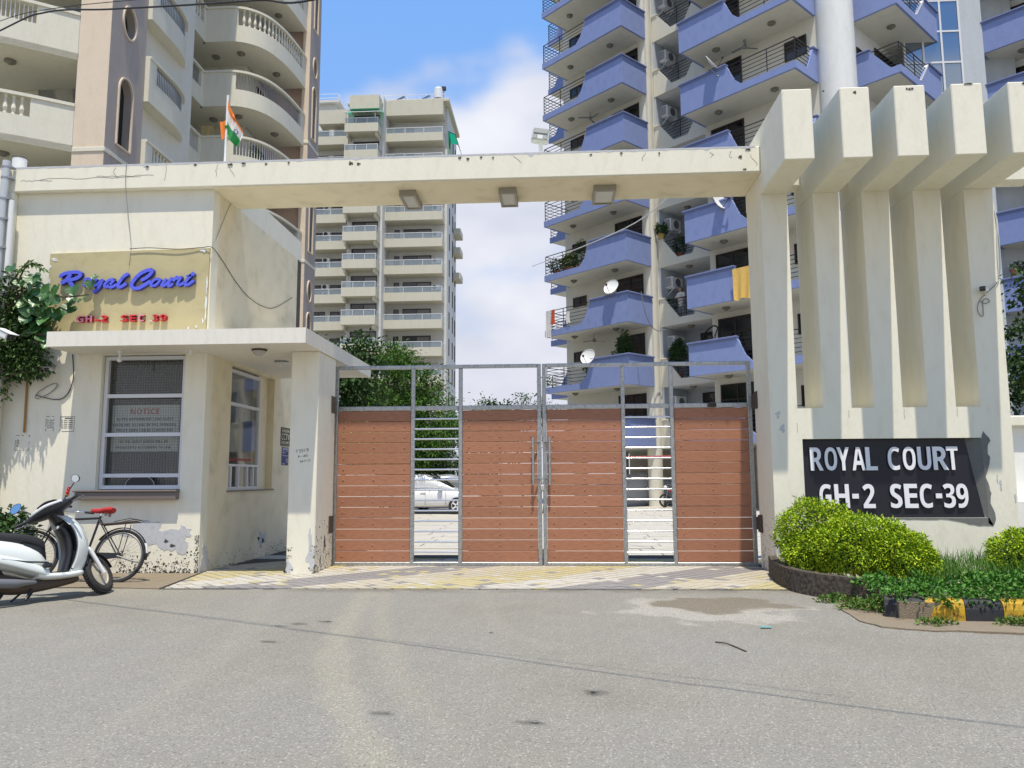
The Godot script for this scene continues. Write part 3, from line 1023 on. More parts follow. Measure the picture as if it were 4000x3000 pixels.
func build_fin_wall() -> void:
	var o := thing("fin_wall", "cream entrance wall of five columns with projecting fins and sunken black name panel", "wall")
	var s := st()
	var cx := [[3.015, 3.395], [3.765, 4.135], [4.458, 4.845], [5.185, 5.570], [5.90, 6.30]]
	var zb := -11.98
	# low wall with the slanted sunken panel left open
	wall_with_holes(s, 0, 3.015, 6.30, -0.1, 2.305, ZF - 0.5, ZF, [[3.442, 5.885, 0.775, 1.872]])
	box(s, Vector3(3.015, -0.1, zb), Vector3(6.30, 2.305, ZF - 0.503))
	obj("low_wall", s, M.cream, o)
	for i in 5:
		s = st()
		box(s, Vector3(cx[i][0], 2.305, zb), Vector3(cx[i][1], 5.455, ZF))
		obj("column", s, M.cream, o)
		s = st()
		cbox(s, Vector3(cx[i][0] - 0.004, 5.456, zb - 0.02), Vector3(cx[i][1] + 0.004, 6.425, -9.90), 0.012)
		obj("fin", s, M.cream, o)
	s = st()
	box(s, Vector3(3.02, 5.77, zb + 0.02), Vector3(7.2, 6.02, zb + 0.34))
	obj("tie_beam", s, M.cream, o)
	for i in 4:
		s = st()
		cbox(s, Vector3(cx[i][1] + 0.003, 5.20, zb + 0.05), Vector3(cx[i][1] + 0.075, 5.44, zb + 0.30), 0.008)
		obj("brown_bracket", s, M.rust_metal, o)
	s = st()
	var pf := Transform3D(Basis(), Vector3(0, 0, ZF - 0.49))
	prism(s, PackedVector2Array([Vector2(0, 1.872), Vector2(0.415, 1.872), Vector2(0.47, 0.775), Vector2(0, 0.775)]), Transform3D(Basis(Vector3(0, 0, 1), Vector3(0, 1, 0), Vector3(1, 0, 0)), Vector3(3.442, 0, ZF - 0.50)), 2.443)
	obj("black_panel", s, M.black_stone, o)
	# rough mortar on the right reveal and round the edge
	s = st()
	fquad(s, [Vector3(5.884, 1.871, ZF), Vector3(5.884, 0.776, ZF), Vector3(5.858, 0.776, ZF - 0.028), Vector3(5.69, 1.871, ZF - 0.083)], Vector3(6.5, 1.3, ZF - 0.3))
	obj("mortar_reveal", s, M.mortar, o)
	s = st()
	var mp := PackedVector2Array([Vector2(5.886, 0.70), Vector2(5.886, 1.90)])
	for i in 30:
		var t := i / 29.0
		mp.append(Vector2(5.945 + 0.03 * sin(t * 9.0) + rng.randf_range(-0.012, 0.012) - (0.04 if i < 2 else 0.0) + 0.02 * sin(t * 23), 1.96 - 1.30 * t))
	prism(s, mp, face_z(ZF), 0.006)
	var m2 := PackedVector2Array([Vector2(5.9, 0.774), Vector2(4.5, 0.774)])
	for i in 24:
		var t := i / 23.0
		m2.append(Vector2(4.5 + 1.45 * t, 0.765 - 0.012 - 0.09 * smoothstep(0.55, 0.9, t) + 0.012 * rng.randf()))
	prism(s, m2, face_z(ZF), 0.006)
	obj("mortar_edge", s, M.mortar, o)
	patches("plaster_chip", o, M.bare_plaster, [[3.12, 2.22, 0.03, 0.05], [3.17, 2.02, 0.035, 0.05], [3.05, 0.34, 0.02, 0.1], [6.05, 1.30, 0.008, 0.05], [6.09, 1.22, 0.012, 0.07], [6.27, 1.05, 0.01, 0.06]], face_z(ZF), 0.5, 0.003)
	patches("plaster_hole", o, M.grime, [[3.55, 6.38, 0.012, 0.01]], face_z(-9.9), 0.4, 0.004)
	patches("plaster_hole", o, M.grime, [[3.955, 6.35, 0.02, 0.02], [4.62, 6.375, 0.012, 0.012], [4.655, 6.37, 0.016, 0.014], [4.69, 6.374, 0.014, 0.012], [5.40, 6.415, 0.05, 0.009], [6.1, 6.40, 0.02, 0.016]], face_z(-9.9), 0.4, 0.004)
	speckle(o, M.grime, 150, face_x(3.012), func() -> Vector2: return Vector2(rng.randf_range(11.2, 11.9), 0.8 * pow(rng.randf(), 2.0)), 0.003, 0.014)
	speckle(o, M.grime, 90, face_z(ZF), func() -> Vector2: return Vector2(rng.randf_range(3.02, 3.3), 0.5 * pow(rng.randf(), 1.5)), 0.003, 0.013)
	s = st()
	for c in [[3.38, 2.10, 0.14], [4.86, 2.29, 0.15], [5.58, 2.29, 0.12], [4.1, 2.27, 0.1]]:
		var pts := []
		for i in 5:
			pts.append(Vector3(c[0] + rng.randf_range(-0.006, 0.006), c[1] - c[2] * i / 4.0, ZF + 0.001))
		tube(s, pts, 0.002, 4)
	obj("cracks", s, M.old_concrete, o, "stuff")
	# side boundary wall further right
	var b := thing("boundary_wall", "low white compound wall with coping right of the entrance fins", "wall")
	s = st()
	box(s, Vector3(6.303, -0.1, -11.95), Vector3(12.0, 2.05, -11.62))
	obj("wall_body", s, M.white_wall, b)
	s = st()
	cbox(s, Vector3(6.303, 2.052, -12.02), Vector3(12.0, 2.20, -11.5), 0.015)
	obj("coping", s, M.cream, b)
	s = st()
	cbox(s, Vector3(6.303, -0.1, -11.618), Vector3(12.0, 1.0, -11.3), 0.01)
	obj("plinth", s, M.white_wall, b)


# ---------------------------------------------------------------- gate
func build_gate() -> void:
	var zg := -12.15
	for side in 2:
		var x0: float = -3.535 if side == 0 else -0.225
		var x1: float = -0.245 if side == 0 else 3.005
		var o := thing("gate_leaf", ["left gate leaf of brown planks in a steel frame, hung on the canopy pillar", "right gate leaf of brown planks in a steel frame, hung on the fin wall"][side], "gate", Vector3.ZERO, 0, "gate leaves across the driveway")
		var w := 0.06
		var posts: Array = [x0, -2.30, -1.545, x1 - w] if side == 0 else [x0, 1.0, 1.75, x1 - w]
		for px in posts:
			var s := st()
			cbox(s, Vector3(px, 0.012, zg - 0.03), Vector3(px + w, 3.135 if px == x0 or px == x1 - w else 3.078, zg + 0.03), 0.006)
			obj("post", s, M.steel, o)
		var s := st()
		cbox(s, Vector3(x0 + w, 3.08, zg - 0.03), Vector3(x1 - w, 3.138, zg + 0.03), 0.006)
		obj("top_rail", s, M.steel, o)
		s = st()
		cbox(s, Vector3(x0 + w, 0.012, zg - 0.028), Vector3(x1 - w, 0.066, zg + 0.028), 0.006)
		obj("bottom_rail", s, M.steel, o)
		for g in 3:
			s = st()
			cbox(s, Vector3(posts[g] + w, 2.420, zg - 0.026), Vector3(posts[g + 1], 2.487, zg + 0.026), 0.006)
			obj("middle_rail", s, M.steel, o)
		for g in [0, 2]:
			var a: float = posts[g] + w + 0.004
			var b: float = posts[g + 1] - 0.004
			var rv := st()
			for i in 14:
				var y := 0.070 + i * 0.1676
				s = st()
				cbox(s, Vector3(a, y + 0.002, zg - 0.013), Vector3(b, y + 0.1676 - 0.004, zg + 0.011 + rng.randf_range(-0.002, 0.002)), 0.004)
				obj("plank", s, M["board_%d" % (rng.randi() % 4)], o)
				for t in [0.085, 0.5, 0.915]:
					lathe(rv, [Vector2(0.012, 0), Vector2(0.010, 0.005), Vector2(0.004, 0.008), Vector2(0, 0.0085)], Transform3D(Basis(Vector3(1, 0, 0), Vector3(0, 0, 1), Vector3(0, -1, 0)), Vector3(lerpf(a, b, t), y + 0.085, zg + 0.012)), 8)
			obj("rivets", rv, M.rivet, o, "stuff")
		for i in 14:
			s = st()
			var y: float = 2.283 - i * 0.1592
			tube(s, [Vector3(posts[1] + w, y, zg), Vector3(posts[2], y, zg)], 0.0135, 8)
			obj("crossbar", s, M.chrome, o)
		var hx := -0.375 if side == 0 else -0.118
		var pxc := x1 - w / 2 if side == 0 else x0 + w / 2
		s = st()
		tube(s, [Vector3(hx, 1.24, zg + 0.12), Vector3(hx, 1.975, zg + 0.12)], 0.021, 12)
		for y in [1.335, 1.90]:
			tube(s, [Vector3(hx, y, zg + 0.12), Vector3(pxc, y, zg + 0.03)], 0.013, 8)
		obj("pull_handle", s, M.steel, o)
		for y in [2.50, 0.655]:
			s = st()
			var hxx := -3.535 if side == 0 else 3.005
			var d := -1.0 if side == 0 else 1.0
			cbox(s, Vector3(minf(hxx, hxx + d * 0.05) - 0.0, y - 0.1, zg - 0.04), Vector3(maxf(hxx, hxx + d * 0.05), y + 0.09, zg + 0.075), 0.006)
			tube(s, [Vector3(hxx + d * 0.03, y - 0.13, zg + 0.085), Vector3(hxx + d * 0.03, y + 0.12, zg + 0.085)], 0.028, 10)
			obj("hinge", s, M.rust_metal, o)
		if side == 0:
			s = st()
			torus(s, Transform3D(Basis(), Vector3(-0.235, 1.27, zg + 0.06)), 0.03, 0.007, 20, 6)
			cbox(s, Vector3(-0.27, 1.17, zg + 0.04), Vector3(-0.20, 1.24, zg + 0.075), 0.01)
			obj("padlock", s, M.chrome, o)
	for y in [2.50, 0.655]:
		for d in 2:
			var s := st()
			var x: float = -3.488 if d == 0 else 3.012
			cbox(s, Vector3(x - (0.0 if d == 0 else 0.012), y - 0.13, -12.01 if d == 0 else -11.97), Vector3(x + (0.012 if d == 0 else 0.0), y + 0.13, -11.80), 0.003)
			tag(obj("hinge_plate", s, M.rust_metal), "%s %s rusty hinge plate fixed to the %s" % ["upper" if y > 1 else "lower", "left" if d == 0 else "right", "canopy pillar" if d == 0 else "fin wall"], "hinge plate", "gate hinge plates")


# ---------------------------------------------------------------- right tower
# axes of a face: x to the right seen from outside, y up, z outwards
func face(dir: String, at: Vector3) -> Transform3D:
	match dir:
		"-x": return Transform3D(Basis(Vector3(0, 0, 1), Vector3.UP, Vector3(-1, 0, 0)), at)
		"+x": return Transform3D(Basis(Vector3(0, 0, -1), Vector3.UP, Vector3(1, 0, 0)), at)
		"-z": return Transform3D(Basis(Vector3(-1, 0, 0), Vector3.UP, Vector3(0, 0, -1)), at)
	return Transform3D(Basis(), at)


# framed window on a face; w, h from the lower left corner
func window(parent: Node, called: String, xf: Transform3D, w: float, h: float, cols: int, transom: float, fm: Material, pm: Material, t := 0.06) -> MeshInstance3D:
	var s := st()
	box(s, Vector3(0, 0, 0), Vector3(t, h, 0.05), xf)
	box(s, Vector3(w - t, 0, 0), Vector3(w, h, 0.05), xf)
	box(s, Vector3(t, 0, 0), Vector3(w - t, t, 0.05), xf)
	box(s, Vector3(t, h - t, 0), Vector3(w - t, h, 0.05), xf)
	for i in range(1, cols):
		var x := w * i / cols
		box(s, Vector3(x - t / 2, t, 0), Vector3(x + t / 2, h - t, 0.046), xf)
	if transom > 0:
		box(s, Vector3(t, transom - t / 2, 0), Vector3(w - t, transom + t / 2, 0.042), xf)
	var o := obj(called, s, fm, parent)
	s = st()
	box(s, Vector3(t, t, 0), Vector3(w - t, h - t, 0.012), xf)
	obj("pane", s, pm, o)
	return o


func lamp_on(parent: Node, at: Vector3) -> void:
	var s := st()
	lathe(s, [Vector2(0.0, 0), Vector2(0.17, 0), Vector2(0.17, -0.06), Vector2(0.12, -0.07), Vector2(0.11, -0.10), Vector2(0.06, -0.135), Vector2(0, -0.145)], Transform3D(Basis(), at), 12)
	obj("ceiling_lamp", s, M.lamp_dome, parent)


func rails(s: SurfaceTool, pts: Array, y0: float, y1: float, n: int, posts: Array, r := 0.022) -> void:
	for i in n:
		var y := lerpf(y0, y1, float(i) / (n - 1))
		for k in pts.size() - 1:
			bar(s, pts[k] + Vector3(0, y, 0), pts[k + 1] + Vector3(0, y, 0), r * (1.5 if i == n - 1 else 1.0))
	for p in posts:
		bar(s, p + Vector3(0, y0 - 0.1, 0), p + Vector3(0, y1, 0), r * 1.3)


# slab with lavender edge, solid parapet running from z0 to z1 and falling to the edge at z2; local y 0 is the slab's underside
func balcony_a(root: Node, mirror: bool) -> MeshInstance3D:
	var za: float = -5.5 if not mirror else 3.3
	var zb: float = 0.0 if not mirror else 8.75
	var s := st()
	box(s, Vector3(0.1, 0.004, za + 0.1), Vector3(1.848, 0.24, zb - 0.1))
	var b := obj("balcony", s, M.tower_cream, root)
	s = st()
	box(s, Vector3(0, 0, za), Vector3(0.1, 0.31, zb))
	box(s, Vector3(0.1, 0, za), Vector3(1.848, 0.31, za + 0.1))
	box(s, Vector3(0.1, 0, zb - 0.1), Vector3(1.848, 0.31, zb))
	obj("slab_edge", s, M.lavender, b)
	var solid: float = zb if not mirror else za
	var sg := -1.0 if not mirror else 1.0
	s = st()
	var xf := Transform3D(Basis(Vector3(0, 0, 1), Vector3.UP, Vector3(-1, 0, 0)), Vector3(0.121, 0, 0))
	prism(s, PackedVector2Array([Vector2(solid, 0.312), Vector2(solid, 1.36), Vector2(solid + sg * 2.33, 1.36), Vector2(solid + sg * 2.42, 1.2), Vector2(solid + sg * 2.7, 0.62), Vector2(solid + sg * 3.02, 0.312)]), xf, 0.119)
	box(s, Vector3(0.122, 0.312, solid if mirror else solid - 0.12), Vector3(1.848, 1.36, solid + 0.12 if mirror else solid))
	obj("parapet", s, M.lavender, b)
	s = st()
	if mirror:
		prism(s, PackedVector2Array([Vector2(0.95, 0.312), Vector2(1.5, 1.36), Vector2(1.848, 1.36), Vector2(1.848, 0.312)]), Transform3D(Basis(), Vector3(0, 0, 8.62)), 0.128)
		obj("parapet", s, M.lavender, b)
	s = st()
	var c0 := minf(solid, solid + sg * 2.36)
	var c1 := maxf(solid, solid + sg * 2.36)
	cbox(s, Vector3(-0.07, 1.362, c0 - (0.07 if mirror else 0.0)), Vector3(0.17, 1.44, c1 + (0.0 if mirror else 0.07)), 0.012)
	cbox(s, Vector3(0.172, 1.362, (solid - 0.07) if mirror else (solid - 0.16)), Vector3(1.848, 1.44, (solid + 0.16) if mirror else (solid + 0.07)), 0.012)
	cbox(s, Vector3(-0.03, 1.28, c0 - (0.03 if mirror else 0.0)), Vector3(0.0, 1.36, c1 + (0.0 if mirror else 0.03)), 0.008)
	if mirror:
		cbox(s, Vector3(1.46, 1.362, 8.58), Vector3(1.848, 1.44, 8.80), 0.012)
	obj("parapet_cap", s, M.lavender_cap, b)
	s = st()
	var ze: float = za + 0.05 if not mirror else zb - 0.05
	rails(s, [Vector3(0.06, 0, solid + sg * 2.5), Vector3(0.06, 0, ze)], 0.45, 1.32, 6, [Vector3(0.06, 0, ze), Vector3(0.06, 0, lerpf(solid + sg * 3.0, ze, 0.5))])
	rails(s, [Vector3(0.06, 0, ze), Vector3(1.845 if not mirror else 1.3, 0, ze)], 0.45, 1.32, 6, [])
	obj("railing", s, M.black_metal, b)
	for z in ([-1.55, -4.31] if not mirror else [4.61, 7.3]):
		lamp_on(b, Vector3(0.95, 0.003, z))
	return b


func build_right_tower() -> void:
	mat("lamp_dome", lin(0.20, 0.185, 0.15), 0.35)
	var o := thing("apartment_tower", "tall tower with lavender balconies and black railings right of the gateway", "building", Vector3(3.33, 0, -35.5), PI / 4)
	var top := 32.0
	var s := st()
	box(s, Vector3(1.85, 2.68, -5.75), Vector3(14, top, -0.02))
	obj("wall", s, M.tower_cream, o)
	s = st()
	box(s, Vector3(4.3, 2.68, -0.02), Vector3(14, top, 3.3))
	box(s, Vector3(2.42, 2.68, -0.03), Vector3(4.3, top, 0.118))
	obj("recess_wall", s, M.tower_grey, o)
	s = st()
	box(s, Vector3(1.85, 2.68, 3.3), Vector3(14, top, 8.9))
	obj("wall", s, M.tower_cream, o)
	s = st()
	box(s, Vector3(3.2, 2.68, 8.9), Vector3(14, top, 9.5))
	obj("wall", s, M.tower_white, o)
	s = st()
	box(s, Vector3(1.7, top, -5.9), Vector3(14.2, top + 0.3, 9.7))
	obj("roof", s, M.tower_cream, o)
	# stilts under the flats
	s = st()
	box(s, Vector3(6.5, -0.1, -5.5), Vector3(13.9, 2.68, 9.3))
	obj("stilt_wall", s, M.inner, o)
	for p in [Vector2(2.2, -5.2), Vector2(5.5, -5.2), Vector2(2.3, 3.6), Vector2(5.2, 3.6)]:
		s = st()
		cbox(s, Vector3(p.x - 0.25, -0.1, p.y - 0.3), Vector3(p.x + 0.25, 2.68, p.y + 0.3), 0.03)
		obj("stilt", s, M.tower_cream, o)
	# tall white columns between the stacks
	s = st()
	lathe(s, oct(0.36, -0.1, top), Transform3D(Basis(Vector3.UP, PI / 8), Vector3(2.12, 0, -0.30)), 8)
	obj("column", s, M.tower_cream, o)
	s = st()
	box(s, Vector3(1.80, -0.1, -0.42), Vector3(2.1, top, -0.14))
	obj("column_face", s, M.tower_white, o)
	s = st()
	lathe(s, oct(0.76, -0.1, top), Transform3D(Basis(Vector3.UP, PI / 8), Vector3(2.38, 0, 9.25)), 8)
	obj("column", s, M.tower_white, o)
	# balconies, floor by floor
	var pa := balcony_a(o, false)
	var pb := balcony_a(o, true)
	# white recessed balcony between the two stacks
	s = st()
	box(s, Vector3(2.5, 0.004, 0.12), Vector3(4.29, 0.24, 3.29))
	var pw := obj("recessed_balcony", s, M.tower_white, o)
	s = st()
	box(s, Vector3(2.4, 0, 0.02), Vector3(2.5, 0.34, 3.295))
	prism(s, PackedVector2Array([Vector2(0.02, 0.342), Vector2(0.02, 1.34), Vector2(0.32, 1.34), Vector2(1.12, 0.342)]), Transform3D(Basis(Vector3(0, 0, 1), Vector3.UP, Vector3(-1, 0, 0)), Vector3(2.5, 0, 0)), 0.1)
	obj("parapet", s, M.balcony_white, pw)
	s = st()
	prism(s, PackedVector2Array([Vector2(1.95, 0.342), Vector2(2.45, 1.1), Vector2(3.295, 1.25), Vector2(3.295, 0.342)]), Transform3D(Basis(Vector3(0, 0, 1), Vector3.UP, Vector3(-1, 0, 0)), Vector3(2.5, 0, 0)), 0.1)
	cbox(s, Vector3(2.36, 1.342, 0.0), Vector3(2.54, 1.40, 0.36), 0.01)
	obj("parapet", s, M.balcony_white, pw)
	s = st()
	rails(s, [Vector3(2.45, 0, 0.4), Vector3(2.45, 0, 2.5)], 0.5, 1.25, 6, [Vector3(2.45, 0, 1.5)])
	obj("railing", s, M.black_metal, pw)
	lamp_on(pw, Vector3(3.1, 0.003, 1.3))
	lamp_on(pw, Vector3(3.9, 0.003, 2.7))
	# stack round the far corner
	s = st()
	box(s, Vector3(3.55, 0.004, 9.5), Vector3(8.7, 0.24, 11.25))
	var pc := obj("balcony", s, M.tower_cream, o)
	s = st()
	box(s, Vector3(3.45, 0, 9.45), Vector3(3.55, 0.31, 11.35))
	box(s, Vector3(3.55, 0, 11.25), Vector3(8.8, 0.31, 11.35))
	box(s, Vector3(8.7, 0, 9.5), Vector3(8.8, 0.31, 11.25))
	obj("slab_edge", s, M.lavender, pc)
	s = st()
	prism(s, PackedVector2Array([Vector2(9.45, 0.312), Vector2(9.45, 1.36), Vector2(10.17, 1.36), Vector2(10.9, 0.4), Vector2(11.0, 0.312)]), Transform3D(Basis(Vector3(0, 0, 1), Vector3.UP, Vector3(-1, 0, 0)), Vector3(3.57, 0, 0)), 0.119)
	obj("parapet", s, M.lavender, pc)
	s = st()
	prism(s, PackedVector2Array([Vector2(5.42, 0.312), Vector2(5.6, 0.6), Vector2(6.4, 1.36), Vector2(8.8, 1.36), Vector2(8.8, 0.312)]), Transform3D(Basis(), Vector3(0, 0, 11.23)), 0.119)
	obj("parapet", s, M.lavender, pc)
	s = st()
	cbox(s, Vector3(3.38, 1.362, 9.4), Vector3(3.62, 1.44, 10.2), 0.012)
	cbox(s, Vector3(6.38, 1.362, 11.18), Vector3(8.88, 1.44, 11.42), 0.012)
	obj("parapet_cap", s, M.lavender_cap, pc)
	s = st()
	prism(s, PackedVector2Array([Vector2(5.40, 0.312), Vector2(6.38, 1.362), Vector2(6.46, 1.362), Vector2(5.52, 0.312)]), Transform3D(Basis(), Vector3(0, 0, 11.2)), 0.16)
	obj("white_edge", s, M.white_plastic, pc)
	s = st()
	rails(s, [Vector3(3.5, 0, 10.2), Vector3(3.5, 0, 11.3), Vector3(6.2, 0, 11.3)], 0.45, 1.30, 6, [Vector3(3.5, 0, 11.3), Vector3(5.0, 0, 11.3)])
	obj("railing", s, M.black_metal, pc)
	lamp_on(pc, Vector3(5.0, 0.003, 10.5))
	lamp_on(pc, Vector3(7.6, 0.003, 10.5))
	# short balcony on the hidden side, its end showing past the left stack
	s = st()
	box(s, Vector3(2.3, 0.004, -7.2), Vector3(6.0, 0.24, -5.76))
	var pe := obj("balcony", s, M.tower_cream, o)
	s = st()
	box(s, Vector3(2.2, 0, -7.3), Vector3(2.3, 0.31, -5.76))
	prism(s, PackedVector2Array([Vector2(-5.76, 0.312), Vector2(-5.76, 1.36), Vector2(-6.1, 1.36), Vector2(-6.8, 0.312)]), Transform3D(Basis(Vector3(0, 0, 1), Vector3.UP, Vector3(-1, 0, 0)), Vector3(2.3, 0, 0)), 0.1)
	obj("parapet", s, M.lavender, pe)
	s = st()
	rails(s, [Vector3(2.25, 0, -6.0), Vector3(2.25, 0, -7.25), Vector3(6.0, 0, -7.25)], 0.45, 1.30, 6, [Vector3(2.25, 0, -7.25)])
	obj("railing", s, M.black_metal, pe)
	for k in 10:
		var y: float = 2.68 + 2.92 * k
		for p in [pa, pb, pw, pc, pe]:
			var q: Node3D = p
			if k > 0:
				q = p.duplicate()
				q.name = part_name(["balcony", "balcony", "recessed_balcony", "balcony", "balcony"][[pa, pb, pw, pc, pe].find(p)], o)
				o.add_child(q)
			q.position.y = y
		var dg: Material = M.dark_glass
		# doors and windows
		var yw := y + 0.26
		window(o, "window", face("-x", Vector3(1.848, yw, -2.2)), 1.78, 2.40, 2, 1.75, M.frame_brown, dg)
		window(o, "window", face("-x", Vector3(1.848, y + 1.75, -5.2)), 0.95, 0.52, 2, 0, M.frame_brown, dg, 0.05)
		window(o, "window", face("-x", Vector3(1.848, yw, 3.62)), 1.68, 2.40, 2, 1.72, M.frame_brown, dg)
		window(o, "window", face("-x", Vector3(1.848, y + 1.45, 7.35)), 0.98, 0.85, 2, 0, M.frame_brown, dg, 0.05)
		window(o, "window", face("-x", Vector3(4.298, yw, 1.0)), 1.9, 2.45, 2, 1.9, M.frame_brown, dg)
		window(o, "window", face("+z", Vector3(3.8, yw + 0.5, 9.502)), 0.68, 1.2, 1, 0, M.frame_brown, dg)
		window(o, "window", face("+z", Vector3(5.6, yw, 9.502)), 2.2, 2.35, 2, 1.7, M.frame_brown, dg)
	# glazed stair strip between the corner and the next wing, turned to face the gateway
	var g := Transform3D(Basis(Vector3.UP, -PI / 4), Vector3.ZERO)
	var to_local := o.transform.affine_inverse()
	var gx := to_local * Transform3D(Basis(), Vector3(15.4, 0, -33.0))
	for k in 22:
		var y := 2.0 + k * 1.437
		for c in 3:
			s = st()
			box(s, Vector3(c * 0.8 + 0.04, y + 0.04, -0.01), Vector3(c * 0.8 + 0.76, y + 1.40, 0.01), gx)
			obj("stair_pane", s, M.sky_glass, o)
	s = st()
	for k in 23:
		box(s, Vector3(0, 2.0 + k * 1.437 - 0.04, -0.04), Vector3(2.4, 2.0 + k * 1.437 + 0.04, 0.05), gx)
	for c in 4:
		box(s, Vector3(c * 0.8 - 0.04, 1.9, -0.042), Vector3(c * 0.8 + 0.04, 33.6, 0.052), gx)
	obj("stair_mullions", s, M.white_metal, o)
	# next wing with the same balconies
	var w := thing("apartment_wing", "grey wing with lavender balconies at the right edge, behind the fins", "building", Vector3(18.7, 0, -33.1), PI / 4)
	s = st()
	box(s, Vector3(1.85, -0.1, -0.3), Vector3(10, top, 9), Transform3D())
	obj("wall", s, M.tower_white, w)
	s = st()
	box(s, Vector3(-0.95, -0.1, -0.05), Vector3(0.0, top, 0.5), w.transform.affine_inverse() * Transform3D(Basis(), Vector3(18.78, 0, -33.5)))
	box(s, Vector3(-0.95, -0.1, -2.0), Vector3(1.6, top, -0.052), w.transform.affine_inverse() * Transform3D(Basis(), Vector3(18.78, 0, -33.5)))
	obj("stair_wall", s, M.tower_grey, w)
	for k in 10:
		var y := 2.65 + 2.88 * k - 0.3
		var q: Node3D = pb.duplicate()
		q.name = part_name("balcony", w)
		w.add_child(q)
		q.position = Vector3(0, y, -3.3)
		window(w, "window", face("-x", Vector3(1.848, y + 0.26, 0.4)), 1.6, 2.3, 2, 1.7, M.frame_brown, M.dark_glass)
	# window air conditioners in the recess
	var desc := ["topmost", "", "", "", "", "", "", "", ""]
	for k in [0, 1, 2, 3, 4, 5, 6, 7]:
		var y: float = 2.68 + 2.92 * k
		var p: Vector3 = o.transform * Vector3(2.75, y + 1.95, 0.12)
		var a := thing("air_conditioner", ["white air conditioner low in the tower recess, behind the gate's upper frame", "white air conditioner on the recess wall just above the gate's top rail", "white air conditioner in the recess with a bushy plant below it", "white air conditioner in the recess above the person at the railing", "white air conditioner in the recess above a yellow flowerpot", "white air conditioner in the recess first above the beam", "white air conditioner in the recess second above the beam", "white air conditioner in the recess near the top of the picture"][k], "air conditioner", p, PI / 4, "air conditioners in the tower's recess")
		s = st()
		cbox(s, Vector3(0, 0, 0.004), Vector3(0.85, 0.55, 0.42), 0.03)
		obj("casing", s, M.white_plastic, a)
		s = st()
		for i in 9:
			box(s, Vector3(-0.012, 0.06 + i * 0.05, 0.05), Vector3(-0.002, 0.085 + i * 0.05, 0.37))
		lathe(s, [Vector2(0.2, 0), Vector2(0.21, 0.012), Vector2(0.19, 0.02), Vector2(0, 0.02)], Transform3D(Basis(Vector3.RIGHT, PI / 2), Vector3(0.45, 0.28, 0.42)), 18)
		obj("fan_grille", s, M.ac_grille if M.has("ac_grille") else mat("ac_grille", lin(0.16, 0.165, 0.175), 0.4, 0.2), a)
		s = st()
		for x in [0.1, 0.72]:
			box(s, Vector3(x, -0.04, 0.005), Vector3(x + 0.04, -0.002, 0.48))
			bar(s, Vector3(x + 0.02, -0.03, 0.42), Vector3(x + 0.02, -0.34, 0.02), 0.03)
		obj("bracket", s, M.white_metal, a)


func oct(r: float, y0: float, y1: float) -> Array:
	return [Vector2(r, y0), Vector2(r, y1), Vector2(0, y1)]


# ---------------------------------------------------------------- left tower
func arc_len(path: Array) -> Array:
	var l := [0.0]
	for i in path.size() - 1:
		l.append(l[i] + (path[i + 1] - path[i]).length())
	return l


func at_len(path: Array, l: Array, d: float) -> Vector2:
	for i in path.size() - 1:
		if d <= l[i + 1]:
			return path[i].lerp(path[i + 1], clampf((d - l[i]) / maxf(1e-6, l[i + 1] - l[i]), 0, 1))
	return path[-1]


func cut(path: Array, d0: float, d1: float) -> Array:
	var l := arc_len(path)
	var r := [at_len(path, l, d0)]
	for i in path.size():
		if l[i] > d0 + 0.002 and l[i] < d1 - 0.002:
			r.append(path[i])
	r.append(at_len(path, l, d1))
	return r


